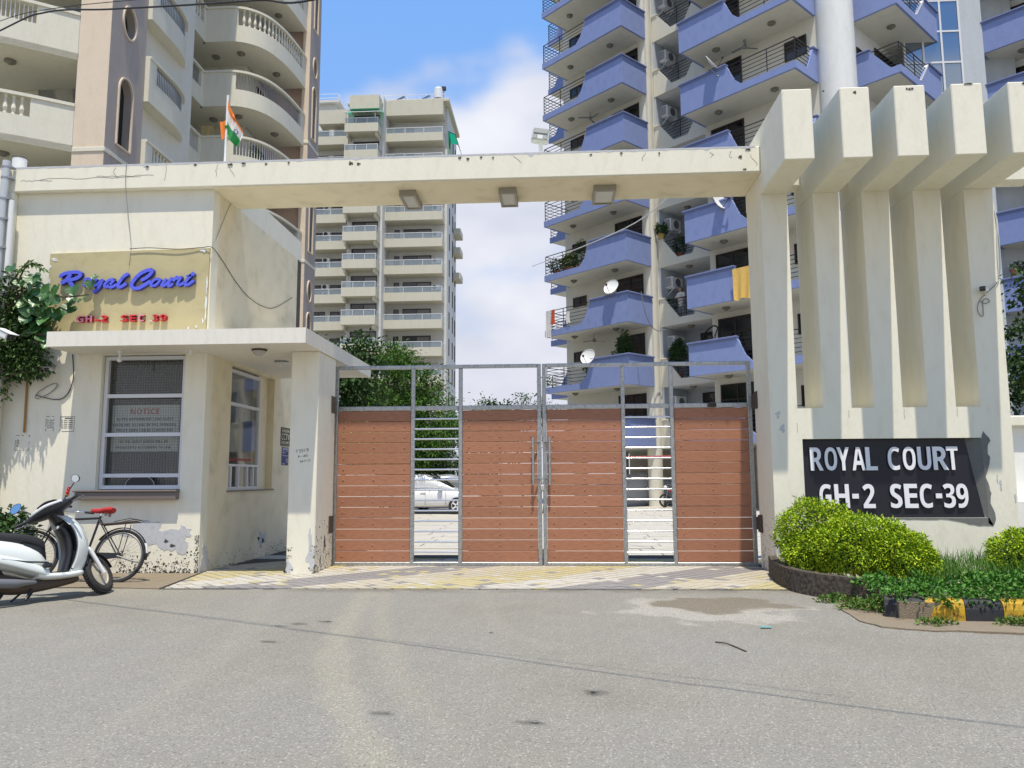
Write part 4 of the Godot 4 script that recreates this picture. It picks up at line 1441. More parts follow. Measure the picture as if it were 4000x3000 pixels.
# balcony with a curved outline; opens are stretches of the outline with balusters or bars between sill and hand rail
func curved_balcony(root: Node, path: Array, back: Array, y0: float, sill: float, high: float, opens: Array, balusters: bool, bm: Material) -> void:
	var s := st()
	var pl := PackedVector2Array()
	for p in path:
		pl.append(Vector2(p.x, -p.y))
	for p in back:
		pl.append(Vector2(p.x, -p.y))
	prism(s, pl, Transform3D(Basis(Vector3(1, 0, 0), Vector3(0, 0, -1), Vector3(0, 1, 0)), Vector3(0, y0 + 0.004, 0)), 0.2)
	var b := obj("balcony", s, M.balcony_white, root)
	var l := arc_len(path)
	var total: float = l[-1]
	s = st()
	path_wall(s, path, y0, y0 + sill, 0.16)
	var at := 0.0
	for o in opens + [[total, total]]:
		if o[0] - at > 0.02:
			var q := st()
			path_wall(q, cut(path, at, o[0]), y0 + sill + 0.001, y0 + high - 0.1, 0.16)
			obj("parapet_pier", q, M.balcony_white, b)
		at = o[1]
	obj("parapet", s, M.balcony_white, b)
	s = st()
	var cap := []
	for i in path.size():
		var a: Vector2 = path[maxi(i - 1, 0)]
		var c: Vector2 = path[mini(i + 1, path.size() - 1)]
		var d := (c - a).normalized()
		cap.append(path[i] + Vector2(-d.y, d.x) * 0.04)
	path_wall(s, cap, y0 + high - 0.099, y0 + high, 0.24)
	obj("hand_rail", s, M.balcony_white, b)
	var bars := st()
	var n_bars := 0
	var proto: Mesh = null
	if balusters:
		var q := st()
		var h := high - 0.1 - sill
		lathe(q, [Vector2(0.055, 0), Vector2(0.055, h * 0.08), Vector2(0.03, h * 0.12), Vector2(0.062, h * 0.25), Vector2(0.07, h * 0.33), Vector2(0.045, h * 0.6), Vector2(0.032, h * 0.8), Vector2(0.045, h * 0.88), Vector2(0.055, h * 0.93), Vector2(0.055, h)], Transform3D(), 10)
		proto = q.commit()
	for o in opens:
		var gap: float = 0.21 if balusters else 0.115
		var n := int((o[1] - o[0]) / gap)
		for i in range(1, n):
			var p := at_len(path, l, o[0] + (o[1] - o[0]) * i / n)
			var p2 := at_len(path, l, o[0] + (o[1] - o[0]) * i / n + 0.02)
			var d := (p2 - p).normalized()
			p -= Vector2(-d.y, d.x) * 0.08
			if balusters:
				var m := obj("baluster", proto, M.balcony_white, b)
				m.position = Vector3(p.x, y0 + sill + 0.002, p.y)
			else:
				box(bars, Vector3(p.x - 0.011, y0 + sill, p.y - 0.011), Vector3(p.x + 0.011, y0 + high - 0.1, p.y + 0.011))
				n_bars += 1
	if n_bars:
		obj("railing", bars, bm, b)


# wall panel in a plane, with openings of any outline: each opening is [x0, x1, low(x), high(x)]; local x along, y up, z outwards
func holed_panel(s: SurfaceTool, xf: Transform3D, x0: float, x1: float, y0: float, y1: float, depth: float, holes: Array) -> void:
	var cols := {}
	for h in holes:
		for i in 25:
			cols[snappedf(lerpf(h[0], h[1], 0.5 - 0.5 * cos(PI * i / 24.0)), 0.0001)] = true
	cols[x0] = true
	cols[x1] = true
	var xs := cols.keys()
	xs.sort()
	for i in xs.size() - 1:
		var a: float = xs[i]
		var b: float = xs[i + 1]
		var spans := []
		for h in holes:
			if a >= h[0] - 0.0002 and b <= h[1] + 0.0002:
				spans.append([h[2].call(a), h[3].call(a), h[2].call(b), h[3].call(b)])
		spans.sort_custom(func(p, q): return p[0] < q[0])
		var la := y0
		var lb := y0
		for sp in spans + [[y1, y1, y1, y1]]:
			quad(s, xf * Vector3(a, la, 0), xf * Vector3(a, sp[0], 0), xf * Vector3(b, sp[2], 0), xf * Vector3(b, lb, 0))
			la = sp[1]
			lb = sp[3]
		for sp in spans:
			quad(s, xf * Vector3(a, sp[0], -depth), xf * Vector3(a, sp[0], 0), xf * Vector3(b, sp[2], 0), xf * Vector3(b, sp[2], -depth))
			quad(s, xf * Vector3(a, sp[1], 0), xf * Vector3(a, sp[1], -depth), xf * Vector3(b, sp[3], -depth), xf * Vector3(b, sp[3], 0))
	for h in holes:
		for x in [h[0], h[1]]:
			var lo: float = h[2].call(x)
			var hi: float = h[3].call(x)
			if hi - lo > 0.01:
				quad(s, xf * Vector3(x, lo, 0), xf * Vector3(x, hi, 0), xf * Vector3(x, hi, -depth), xf * Vector3(x, lo, -depth))


func arch_hole(c: float, w: float, lo: float, hi: float) -> Array:
	return [c - w, c + w, func(_x: float) -> float: return lo, func(x: float) -> float: return hi - w * 1.25 + 1.25 * sqrt(maxf(0.0, w * w - (x - c) * (x - c)))]


func oval_hole(c: float, w: float, cy: float, h: float) -> Array:
	return [c - w, c + w, func(x: float) -> float: return cy - h * sqrt(maxf(0.0, 1.0 - pow((x - c) / w, 2))), func(x: float) -> float: return cy + h * sqrt(maxf(0.0, 1.0 - pow((x - c) / w, 2)))]


func trim_of(s: SurfaceTool, xf: Transform3D, h: Array, t: float) -> void:
	var pts := []
	for i in 25:
		var x := lerpf(h[0], h[1], 0.5 - 0.5 * cos(PI * i / 24.0))
		pts.append(xf * Vector3(x, h[3].call(x), 0.02))
	for i in 25:
		var x := lerpf(h[1], h[0], 0.5 - 0.5 * cos(PI * i / 24.0))
		pts.append(xf * Vector3(x, h[2].call(x), 0.02))
	pts.append(pts[0])
	for i in pts.size() - 1:
		if pts[i].distance_to(pts[i + 1]) > 0.001:
			bar(s, pts[i], pts[i + 1], t, 0.05)


func pier(o: Node, x0: float, x1: float, zf: float, z1: float, y1: float, holes: Array, band_y: Array) -> void:
	var s := st()
	box(s, Vector3(x0, -0.1, zf - 0.3), Vector3(x1 - 0.001, y1, zf))
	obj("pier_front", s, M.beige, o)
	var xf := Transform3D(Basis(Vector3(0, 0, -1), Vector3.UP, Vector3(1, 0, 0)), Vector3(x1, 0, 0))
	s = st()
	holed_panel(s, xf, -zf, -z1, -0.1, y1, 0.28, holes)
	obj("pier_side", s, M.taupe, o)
	s = st()
	box(s, Vector3(x1 - 0.32, -0.1, z1), Vector3(x1 - 0.28, y1, zf - 0.3))
	obj("stair_glass", s, M.dark_glass, o)
	for h in holes:
		s = st()
		trim_of(s, xf, h, 0.07)
		obj("window_trim", s, M.beige, o)
	for y in band_y:
		s = st()
		cbox(s, Vector3(x0 - 0.002, y, zf - 0.3), Vector3(x1 + 0.03, y + 0.14, zf + 0.03), 0.01)
		cbox(s, Vector3(x1 - 0.0, y, z1), Vector3(x1 + 0.03, y + 0.14, zf - 0.3), 0.008)
		obj("string_band", s, M.balcony_white, o)


func build_left_tower() -> void:
	var o := thing("apartment_tower", "beige tower with curved cream balconies and taupe stair piers behind guard house", "building")
	var top := 27.0
	var holes := []
	for k in [-1, 0, 1]:
		holes.append(arch_hole(22.97, 0.40, 11.85 + 5.9 * k, 14.2 + 5.9 * k))
		holes.append(oval_hole(22.97, 0.38, 16.12 + 5.9 * k, 0.55))
	pier(o, -14.77, -13.763, -22.0, -24.03, top, holes, [11.36, 5.4])
	var h2 := []
	for k in [-3, -2, -1, 0, 1]:
		h2.append(arch_hole(34.72, 0.29, 17.35 + 5.5 * k, 20.0 + 5.5 * k))
		h2.append(oval_hole(34.72, 0.28, 21.0 + 5.5 * k, 0.5))
	pier(o, -11.80, -11.45, -34.0, -35.55, top, h2, [16.9, 11.2])
	# main body behind the balconies
	var s := st()
	box(s, Vector3(-30, -0.1, -40), Vector3(-17.3, top, -23.8))
	box(s, Vector3(-14.6, -0.1, -27.9), Vector3(-14.05, top, -24.05))
	box(s, Vector3(-17.3, -0.1, -40), Vector3(-15.9, top, -27.95))
	box(s, Vector3(-15.9, -0.1, -40), Vector3(-13.6, top, -31.8))
	obj("wall", s, M.tower_cream, o)
	s = st()
	box(s, Vector3(-13.9, -0.1, -40), Vector3(-12.95, top, -35.56))
	box(s, Vector3(-13.6, -0.1, -35.56), Vector3(-11.81, top, -34.3))
	obj("wall", s, M.pink, o)
	s = st()
	box(s, Vector3(-30.2, top, -40.0), Vector3(-12.95, top + 0.3, -21.95))
	obj("roof", s, M.tower_cream, o)
	# front left balconies bulging towards the road
	var lb := curve([Vector2(-19.6, -21.0), Vector2(-18.2, -20.55), Vector2(-17.2, -20.6), Vector2(-16.4, -20.95), Vector2(-15.6, -21.45), Vector2(-14.79, -22.0)], 7)
	for k in 4:
		var y := 8.37 + 3.0 * k
		var tot: float = arc_len(lb)[-1]
		curved_balcony(o, lb, [Vector2(-14.79, -23.75), Vector2(-19.6, -23.75)], y, 0.85, 1.55, [[0.1, tot - 1.15]], k != 2, M.white_metal)
		for c in o.get_children():
			if String(c.name) == "balcony" or String(c.name).begins_with("balcony_"):
				if not c.has_meta("lamped"):
					c.set_meta("lamped", true)
					lamp_on(c, Vector3(-16.9, y + 0.003, -21.9))
		window(o, "window", Transform3D(Basis(), Vector3(-17.0, y + 1.1, -23.798)), 0.8, 1.3, 1, 0, M.frame_brown, M.dark_glass)
		s = st()
		box(s, Vector3(-14.78, y + 0.2, -23.7), Vector3(-14.772, y + 3.0, -22.0))
		obj("side_pier", s, M.tower_white, o)
	# S shaped small balconies
	var sb := curve([Vector2(-13.765, -24.04), Vector2(-13.765, -25.2), Vector2(-13.80, -26.1), Vector2(-14.0, -26.85), Vector2(-14.35, -27.35), Vector2(-14.8, -27.65), Vector2(-15.4, -27.8)], 6)
	sb.reverse()
	for k in 6:
		var y := 8.1 + 2.95 * k
		var tot: float = arc_len(sb)[-1]
		curved_balcony(o, sb, [Vector2(-14.06, -24.04), Vector2(-14.06, -24.1), Vector2(-15.4, -27.0)], y, 0.82, 1.62, [[0.9, tot - 0.45]], k == 1, M.grey_metal)
	# main balconies: a stretch running back, a step out, then a long curve to the far pier
	var mb := [Vector2(-14.70, -28.0), Vector2(-14.72, -30.02)]
	mb.append_array(curve([Vector2(-14.70, -30.03), Vector2(-13.9, -30.03), Vector2(-13.3, -30.05), Vector2(-12.75, -30.3), Vector2(-12.3, -30.85), Vector2(-12.0, -31.8), Vector2(-11.85, -33.0), Vector2(-11.80, -33.98)], 6))
	mb.reverse()
	for k in 7:
		var y := 8.2 + 2.85 * k
		var l := arc_len(mb)
		var tot: float = l[-1]
		curved_balcony(o, mb, [Vector2(-15.95, -28.0), Vector2(-15.95, -31.85), Vector2(-13.5, -31.85), Vector2(-13.5, -33.98)], y, 0.74, 1.57, [[0.42, 4.45], [tot - 1.65, tot - 0.25]], k in [4, 5], [M.white_metal, M.grey_metal][k % 2])
		for c in o.get_children():
			if (String(c.name) == "balcony" or String(c.name).begins_with("balcony_")) and not c.has_meta("lamped"):
				c.set_meta("lamped", true)
				if c.position == Vector3.ZERO and absf(c.get_aabb().position.y - y) < 0.2 and c.get_aabb().position.x < -15.9 and c.get_aabb().end.z < -27.0:
					lamp_on(c, Vector3(-13.4, y + 0.003, -30.8))
					lamp_on(c, Vector3(-14.6, y + 0.003, -31.0))
					lamp_on(c, Vector3(-12.5, y + 0.003, -32.6))
		window(o, "window", face("+x", Vector3(-13.598, y + 0.22, -33.0)), 1.1, 2.3, 1, 0, M.frame_brown, M.dark_glass)
		window(o, "window", face("+x", Vector3(-15.898, y + 0.22, -28.4)), 1.6, 2.2, 2, 0, M.frame_brown, M.dark_glass)
	for c in o.get_children():
		c.remove_meta("lamped")


# ---------------------------------------------------------------- far tower
func build_far_tower() -> void:
	var o := thing("apartment_tower", "distant cream tower with glass balcony rails and green awnings, centre left", "building")
	var s := st()
	box(s, Vector3(-19.5, -0.1, -95.0), Vector3(-12.5, 45.0, -86.9))
	obj("wall", s, M.far_white, o)
	s = st()
	box(s, Vector3(-23.4, -0.1, -95.0), Vector3(-19.55, 44.0, -83.8))
	obj("wall", s, M.far_white, o)
	s = st()
	box(s, Vector3(-34, -0.1, -95.0), Vector3(-23.45, 42.0, -87.0))
	obj("wall", s, M.far_white, o)
	s = st()
	cbox(s, Vector3(-19.5, 45.02, -95.3), Vector3(-12.1, 45.4, -85.3), 0.05)
	cbox(s, Vector3(-23.6, 44.02, -95.3), Vector3(-19.52, 44.3, -83.5), 0.05)
	obj("roof", s, M.far_cream, o)
	s = st()
	box(s, Vector3(-19.60, -0.1, -86.9), Vector3(-19.40, 45.0, -83.78))
	obj("party_wall", s, M.far_white, o)
	for k in range(-3, 9):
		var y: float = 18.08 + 3.15 * k
		far_balcony(o, -19.4, -12.75, y, -85.0, -86.9, 1.0 if k < 8 else 1.75, k < 8)
		if k < 8:
			far_balcony(o, -23.45, -19.62, y - 0.05, -82.0, -83.8, 1.0, true)
			s = st()
			box(s, Vector3(-23.3, y - 0.5, -83.8), Vector3(-23.1, y - 0.052, -82.2))
			box(s, Vector3(-20.0, y - 0.5, -83.8), Vector3(-19.8, y - 0.052, -82.2))
			obj("balcony_bracket", s, M.far_cream, o)
			far_balcony(o, -29.5, -23.95, y, -85.3, -87.0, 1.0, true)
		elif k == 8:
			far_balcony(o, -27.5, -23.95, y - 0.6, -85.3, -87.0, 1.7, false)
			far_balcony(o, -23.0, -19.62, y - 0.35, -82.3, -83.8, 1.6, false)
		if k >= 8:
			continue
		var z0 := -86.898
		if k < 6:
			window(o, "window", Transform3D(Basis(), Vector3(-17.6, y + 0.2, z0)), 3.3, 2.45, 2, 0, M.frame_brown, M.dark_glass, 0.08)
			s = st()
			box(s, Vector3(-15.9, y + 0.35, z0 + 0.014), Vector3(-14.45, y + 2.5, z0 + 0.03))
			obj("curtain", s, M.curtain_glass, o)
			window(o, "door", Transform3D(Basis(), Vector3(-18.65, y + 0.2, z0)), 0.62, 2.4, 1, 0, M.frame_brown, M.dark_glass, 0.07)
		else:
			window(o, "door", Transform3D(Basis(), Vector3(-17.5, y + 0.2, z0)), 1.05, 2.2, 1, 0, M.frame_brown, M.dark_glass, 0.08)
			window(o, "window", Transform3D(Basis(), Vector3(-18.75, y + 1.95, z0)), 1.0, 0.45, 2, 0, M.frame_brown, M.dark_glass, 0.07)
			s = st()
			for i in 4:
				box(s, Vector3(-19.3 + i * 0.14, y, z0), Vector3(-19.24 + i * 0.14, y + 3.0, z0 + 0.08))
			obj("drain_pipe", s, M.far_white, o)
		window(o, "window", Transform3D(Basis(), Vector3(-22.85, y + 0.2, -83.798)), 2.95, 2.45, 2, 0, M.frame_brown, M.dark_glass, 0.08)
		s = st()
		box(s, Vector3(-21.3, y + 0.35, -83.78), Vector3(-20.0, y + 2.5, -83.765))
		obj("curtain", s, M.curtain_glass, o)
		window(o, "window", Transform3D(Basis(), Vector3(-28.2, y + 0.2, -86.998)), 1.5, 2.3, 2, 0, M.frame_brown, M.dark_glass, 0.08)
		window(o, "window", Transform3D(Basis(), Vector3(-26.1, y + 0.2, -86.998)), 1.9, 2.3, 2, 0, M.frame_brown, M.dark_glass, 0.08)
		# slit windows on the side face
		for z in [-88.6, -91.5, -93.6]:
			window(o, "window", face("+x", Vector3(-12.498, y + 0.6, z)), 0.5, 2.0, 1, 0, M.frame_brown, M.dark_glass, 0.06)
		if k in [1, 2, 3, 4, 5]:
			for e in [[-13.75, y + 1.9, -86.4, "right bay"], [-26.5, y + 1.35, -86.5, "left wing"], [-26.6, y + 2.2, -86.5, "left wing above another"]]:
				var a := thing("air_conditioner", "air conditioner on distant tower's %s, %s" % [e[3], ["first row above treetops", "second row above treetops", "third row above treetops", "fourth row above treetops", "row right under the beam"][k - 1]], "air conditioner", Vector3(e[0], e[1], e[2]), 0, "outdoor units on the distant tower")
				s = st()
				cbox(s, Vector3(-0.45, -0.3, -0.39), Vector3(0.45, 0.3, 0), 0.03)
				obj("casing", s, M.white_plastic, a)
				s = st()
				lathe(s, [Vector2(0.24, 0), Vector2(0.24, 0.02), Vector2(0, 0.02)], Transform3D(Basis(Vector3.RIGHT, PI / 2), Vector3(-0.1, 0, 0)), 16)
				obj("fan_grille", s, M.dark_plastic, a)
	for e in [[3.0, 25.6], [4.2, 28.8], [5.1, 31.2]]:
		s = st()
		cbox(s, Vector3(-12.498, e[1], -94.9), Vector3(-11.6, e[1] + 0.8, -92.3), 0.04)
		obj("window_box", s, M.far_cream, o)
	# green sheet awnings
	for e in [["green sheet awning over the upper balcony of the distant tower's middle bay", -23.5, -19.3, 43.15, 42.3, -83.79, -81.7, 0]]:
		var a := thing("awning", e[0], "awning", Vector3.ZERO, 0, "green awnings")
		s = st()
		for i in 4:
			var x0: float = lerpf(e[1], e[2], i / 4.0)
			var x1: float = lerpf(e[1], e[2], (i + 1) / 4.0)
			fquad(s, [Vector3(x0, e[3], e[5]), Vector3(x1, e[3], e[5]), Vector3(x1, e[4], e[6]), Vector3(x0, e[4], e[6])], Vector3(0, 0, -100))
		obj("sheet", s, M.green_sheet, a)
		s = st()
		for i in 5:
			var x: float = lerpf(e[1], e[2], i / 4.0)
			bar(s, Vector3(x, e[3] - 0.05, e[5]), Vector3(x, e[4] - 0.05, e[6]), 0.05)
		bar(s, Vector3(e[1], e[4] - 0.05, e[6]), Vector3(e[2], e[4] - 0.05, e[6]), 0.06)
		bar(s, Vector3(-20.0, 41.0, -82.1), Vector3(-20.0, 42.3, -82.1), 0.06)
		bar(s, Vector3(-23.3, 41.0, -82.1), Vector3(-23.3, 42.3, -82.1), 0.06)
		obj("frame", s, M.white_metal, a)
	for e in [["green sheet awning on the distant tower's right side, upper of two", 42.3, 0], ["green sheet awning on the distant tower's right side, lower of two", 39.1, 1]]:
		var a := thing("awning", e[0], "awning", Vector3(-12.5, e[1], -87.4), 0, "green awnings")
		s = st()
		for i in 3:
			fquad(s, [Vector3(0.02, 0, -i), Vector3(0.02, 0, -i - 1), Vector3(0.85, -0.4, -i - 1), Vector3(0.85, -0.4, -i)], Vector3(0, -5, 0))
			fquad(s, [Vector3(0.85, -0.4, -i), Vector3(0.85, -0.4, -i - 1), Vector3(1.25, -1.6, -i - 1), Vector3(1.25, -1.6, -i)], Vector3(0, -1, 0))
		fquad(s, [Vector3(0.02, 0, 0), Vector3(0.85, -0.4, 0), Vector3(1.25, -1.6, 0), Vector3(0.45, -1.6, 0)], Vector3(0, 0, -3))
		obj("sheet", s, M.green_sheet, a)
		s = st()
		for i in 4:
			bar(s, Vector3(0.02, -0.02, -i), Vector3(0.85, -0.42, -i), 0.05)
			bar(s, Vector3(0.85, -0.42, -i), Vector3(1.25, -1.62, -i), 0.05)
		obj("frame", s, M.black_metal, a)
	# roof gear
	var r := thing("roof_tank", "tall steel water tank on the distant tower's roof", "water tank", Vector3(-13.5, 45.4, -86.2))
	s = st()
	lathe(s, [Vector2(0.5, 0.35), Vector2(0.5, 1.55), Vector2(0.42, 1.68), Vector2(0, 1.72)], Transform3D(), 20)
	obj("drum", s, M.white_metal, r)
	s = st()
	for a in 4:
		box(s, Vector3(-0.4 + 0.7 * (a % 2), 0.0, -0.4 + 0.7 * (a / 2)), Vector3(-0.3 + 0.7 * (a % 2), 0.35, -0.3 + 0.7 * (a / 2)))
	box(s, Vector3(-0.45, 0.28, -0.45), Vector3(0.45, 0.35, 0.45))
	obj("stand", s, M.grey_metal, r)
	for i in 2:
		var p := thing("solar_heater", ["slanted solar heater panel on the distant roof, left one", "slanted solar heater panel on the distant roof, nearer the tank"][i], "solar panel", Vector3([-18.9, -15.9][i], 45.4, -86.3), 0, "solar heater panels")
		s = st()
		for t in 12:
			var x := t * 0.12
			bar(s, Vector3(x, 0.05 + 0.05 * t, 0.3), Vector3(x, 0.1 + 0.085 * t, -0.5), 0.06)
		obj("tubes", s, M.letter_edge, p)
		s = st()
		bar(s, Vector3(-0.05, 0.05, 0.3), Vector3(1.4, 0.75, 0.3), 0.07)
		bar(s, Vector3(1.4, 0, 0.3), Vector3(1.4, 0.95, -0.2), 0.07)
		obj("frame", s, M.letter_edge, p)
	s = st()
	for y in [45.95]:
		bar(s, Vector3(-20.0, y, -85.4), Vector3(-12.6, y, -85.4), 0.05)
	for i in 6:
		bar(s, Vector3(-20.0 + i * 1.48, 45.3, -85.4), Vector3(-20.0 + i * 1.48, 45.95, -85.4), 0.05)
	obj("roof_rail", s, M.white_metal, o)
	var am := thing("aerial", "thin mast with small floodlight on the distant tower's roof corner", "mast", Vector3(-12.9, 45.4, -86.6))
	s = st()
	tube(s, [Vector3(0, 0, 0), Vector3(0, 1.75, 0)], 0.06, 6)
	obj("pole", s, M.grey_metal, am)
	s = st()
	cbox(s, Vector3(-0.25, 1.6, -0.2), Vector3(0.25, 2.05, 0.2), 0.05)
	obj("floodlight", s, M.dark_plastic, am)
	s = st()
	box(s, Vector3(-30, 45.2, -93), Vector3(-22.6, 45.9, -92.6))
	box(s, Vector3(-23.0, 42.0, -93), Vector3(-22.6, 45.2, -92.6))
	box(s, Vector3(-28.6, 42, -92), Vector3(-26.6, 47.0, -89))
	box(s, Vector3(-29.5, 47.0, -92.5), Vector3(-26.0, 47.3, -88.5))
	obj("pergola", s, M.far_white, o)
	s = st()
	for y in [47.6, 48.1]:
		bar(s, Vector3(-29.4, y, -88.6), Vector3(-26.1, y, -88.6), 0.05)
		bar(s, Vector3(-26.1, y, -88.6), Vector3(-26.1, y, -92.4), 0.05)
	for i in 5:
		bar(s, Vector3(-26.1, 47.3, -88.6 - i * 0.95), Vector3(-26.1, 48.1, -88.6 - i * 0.95), 0.05)
	obj("roof_rail", s, M.white_metal, o)


func far_balcony(o: Node, x0: float, x1: float, y: float, zf: float, zb: float, h: float, rail: bool) -> void:
	var s := st()
	box(s, Vector3(x0, y, zb), Vector3(x1, y + 0.18, zf - 0.12))
	box(s, Vector3(x0, y, zf - 0.12), Vector3(x1, y + h, zf))
	box(s, Vector3(x0, y + 0.18, zb), Vector3(x0 + 0.12, y + h, zf - 0.12))
	box(s, Vector3(x1 - 0.12, y + 0.18, zb), Vector3(x1, y + h, zf - 0.12))
	var b := obj("balcony", s, M.far_cream, o)
	if not rail:
		return
	s = st()
	box(s, Vector3(x0 + 0.03, y + h + 0.002, zf - 0.07), Vector3(x1 - 0.03, y + h + 0.60, zf - 0.05))
	box(s, Vector3(x1 - 0.07, y + h + 0.002, zb), Vector3(x1 - 0.05, y + h + 0.60, zf - 0.08))
	obj("glass_rail", s, M.rail_glass, b)
	s = st()
	bar(s, Vector3(x0, y + h + 0.64, zf - 0.06), Vector3(x1, y + h + 0.64, zf - 0.06), 0.06)
	bar(s, Vector3(x1 - 0.06, y + h + 0.64, zb), Vector3(x1 - 0.06, y + h + 0.64, zf - 0.06), 0.06)
	for i in 4:
		var x := lerpf(x0 + 0.06, x1 - 0.06, i / 3.0)
		bar(s, Vector3(x, y + h, zf - 0.06), Vector3(x, y + h + 0.63, zf - 0.06), 0.04)
	obj("hand_rail", s, M.white_metal, b)


# ---------------------------------------------------------------- writing
# one piece of lettering fitted into a box on the plane of xf (local x along, y up, z out)
func lettering(called: String, t: String, xf: Transform3D, x0: float, x1: float, y0: float, y1: float, depth: float, m: Material, parent: Node, bold := true, fam := "Droid Sans") -> MeshInstance3D:
	var tm := text_mesh(t, 1.0, depth, bold, fam)
	var bb := tm.get_aabb()
	var sx := (x1 - x0) / bb.size.x
	var sy := (y1 - y0) / bb.size.y
	var o := obj(called, tm, m, parent)
	var sc := Transform3D(Basis(Vector3(sx, 0, 0), Vector3(0, sy, 0), Vector3(0, 0, 1)), Vector3(x0 - bb.position.x * sx, y0 - bb.position.y * sy, depth / 2))
	o.transform = xf * sc
	return o


func stroke(s: SurfaceTool, pts: Array, r: float, xf: Transform3D, depth: float, base := 0.0) -> void:
	var c := curve(pts, 7)
	var i := 0
	var n := 0
	while i < c.size() - 1:
		var e := mini(i + 9, c.size() - 1)
		var pl := PackedVector2Array()
		for k in range(i, e + 1):
			pl.append(c[k])
		for poly in Geometry2D.offset_polyline(pl, r, Geometry2D.JOIN_ROUND, Geometry2D.END_ROUND):
			if not Geometry2D.is_polygon_clockwise(poly):
				n += 1
				prism(s, poly, xf.translated_local(Vector3(0, 0, base)), depth + 0.0011 * (stroke_no % 7))
				stroke_no += 1
		i = e


var stroke_no := 0


func script_letter(parent: Node, strokes: Array) -> void:
	var face_s := st()
	var side_s := st()
	var k := 0.001063
	for e in strokes:
		var pts := []
		for p in e[1]:
			pts.append(Vector2(0.001066 * p.x + 0.000058 * p.y - 7.6815, -0.0000217 * p.x - 0.00106 * p.y + 4.658))
		stroke(side_s, pts, e[0] * k, face_z(ZF + 0.04), 0.05)
		stroke(face_s, pts, e[0] * k * 0.97, face_z(ZF + 0.0985), 0.004)
	var l := obj("letter", side_s, M.letter_blue_side, parent)
	obj("letter_face", face_s, M.letter_blue, l)


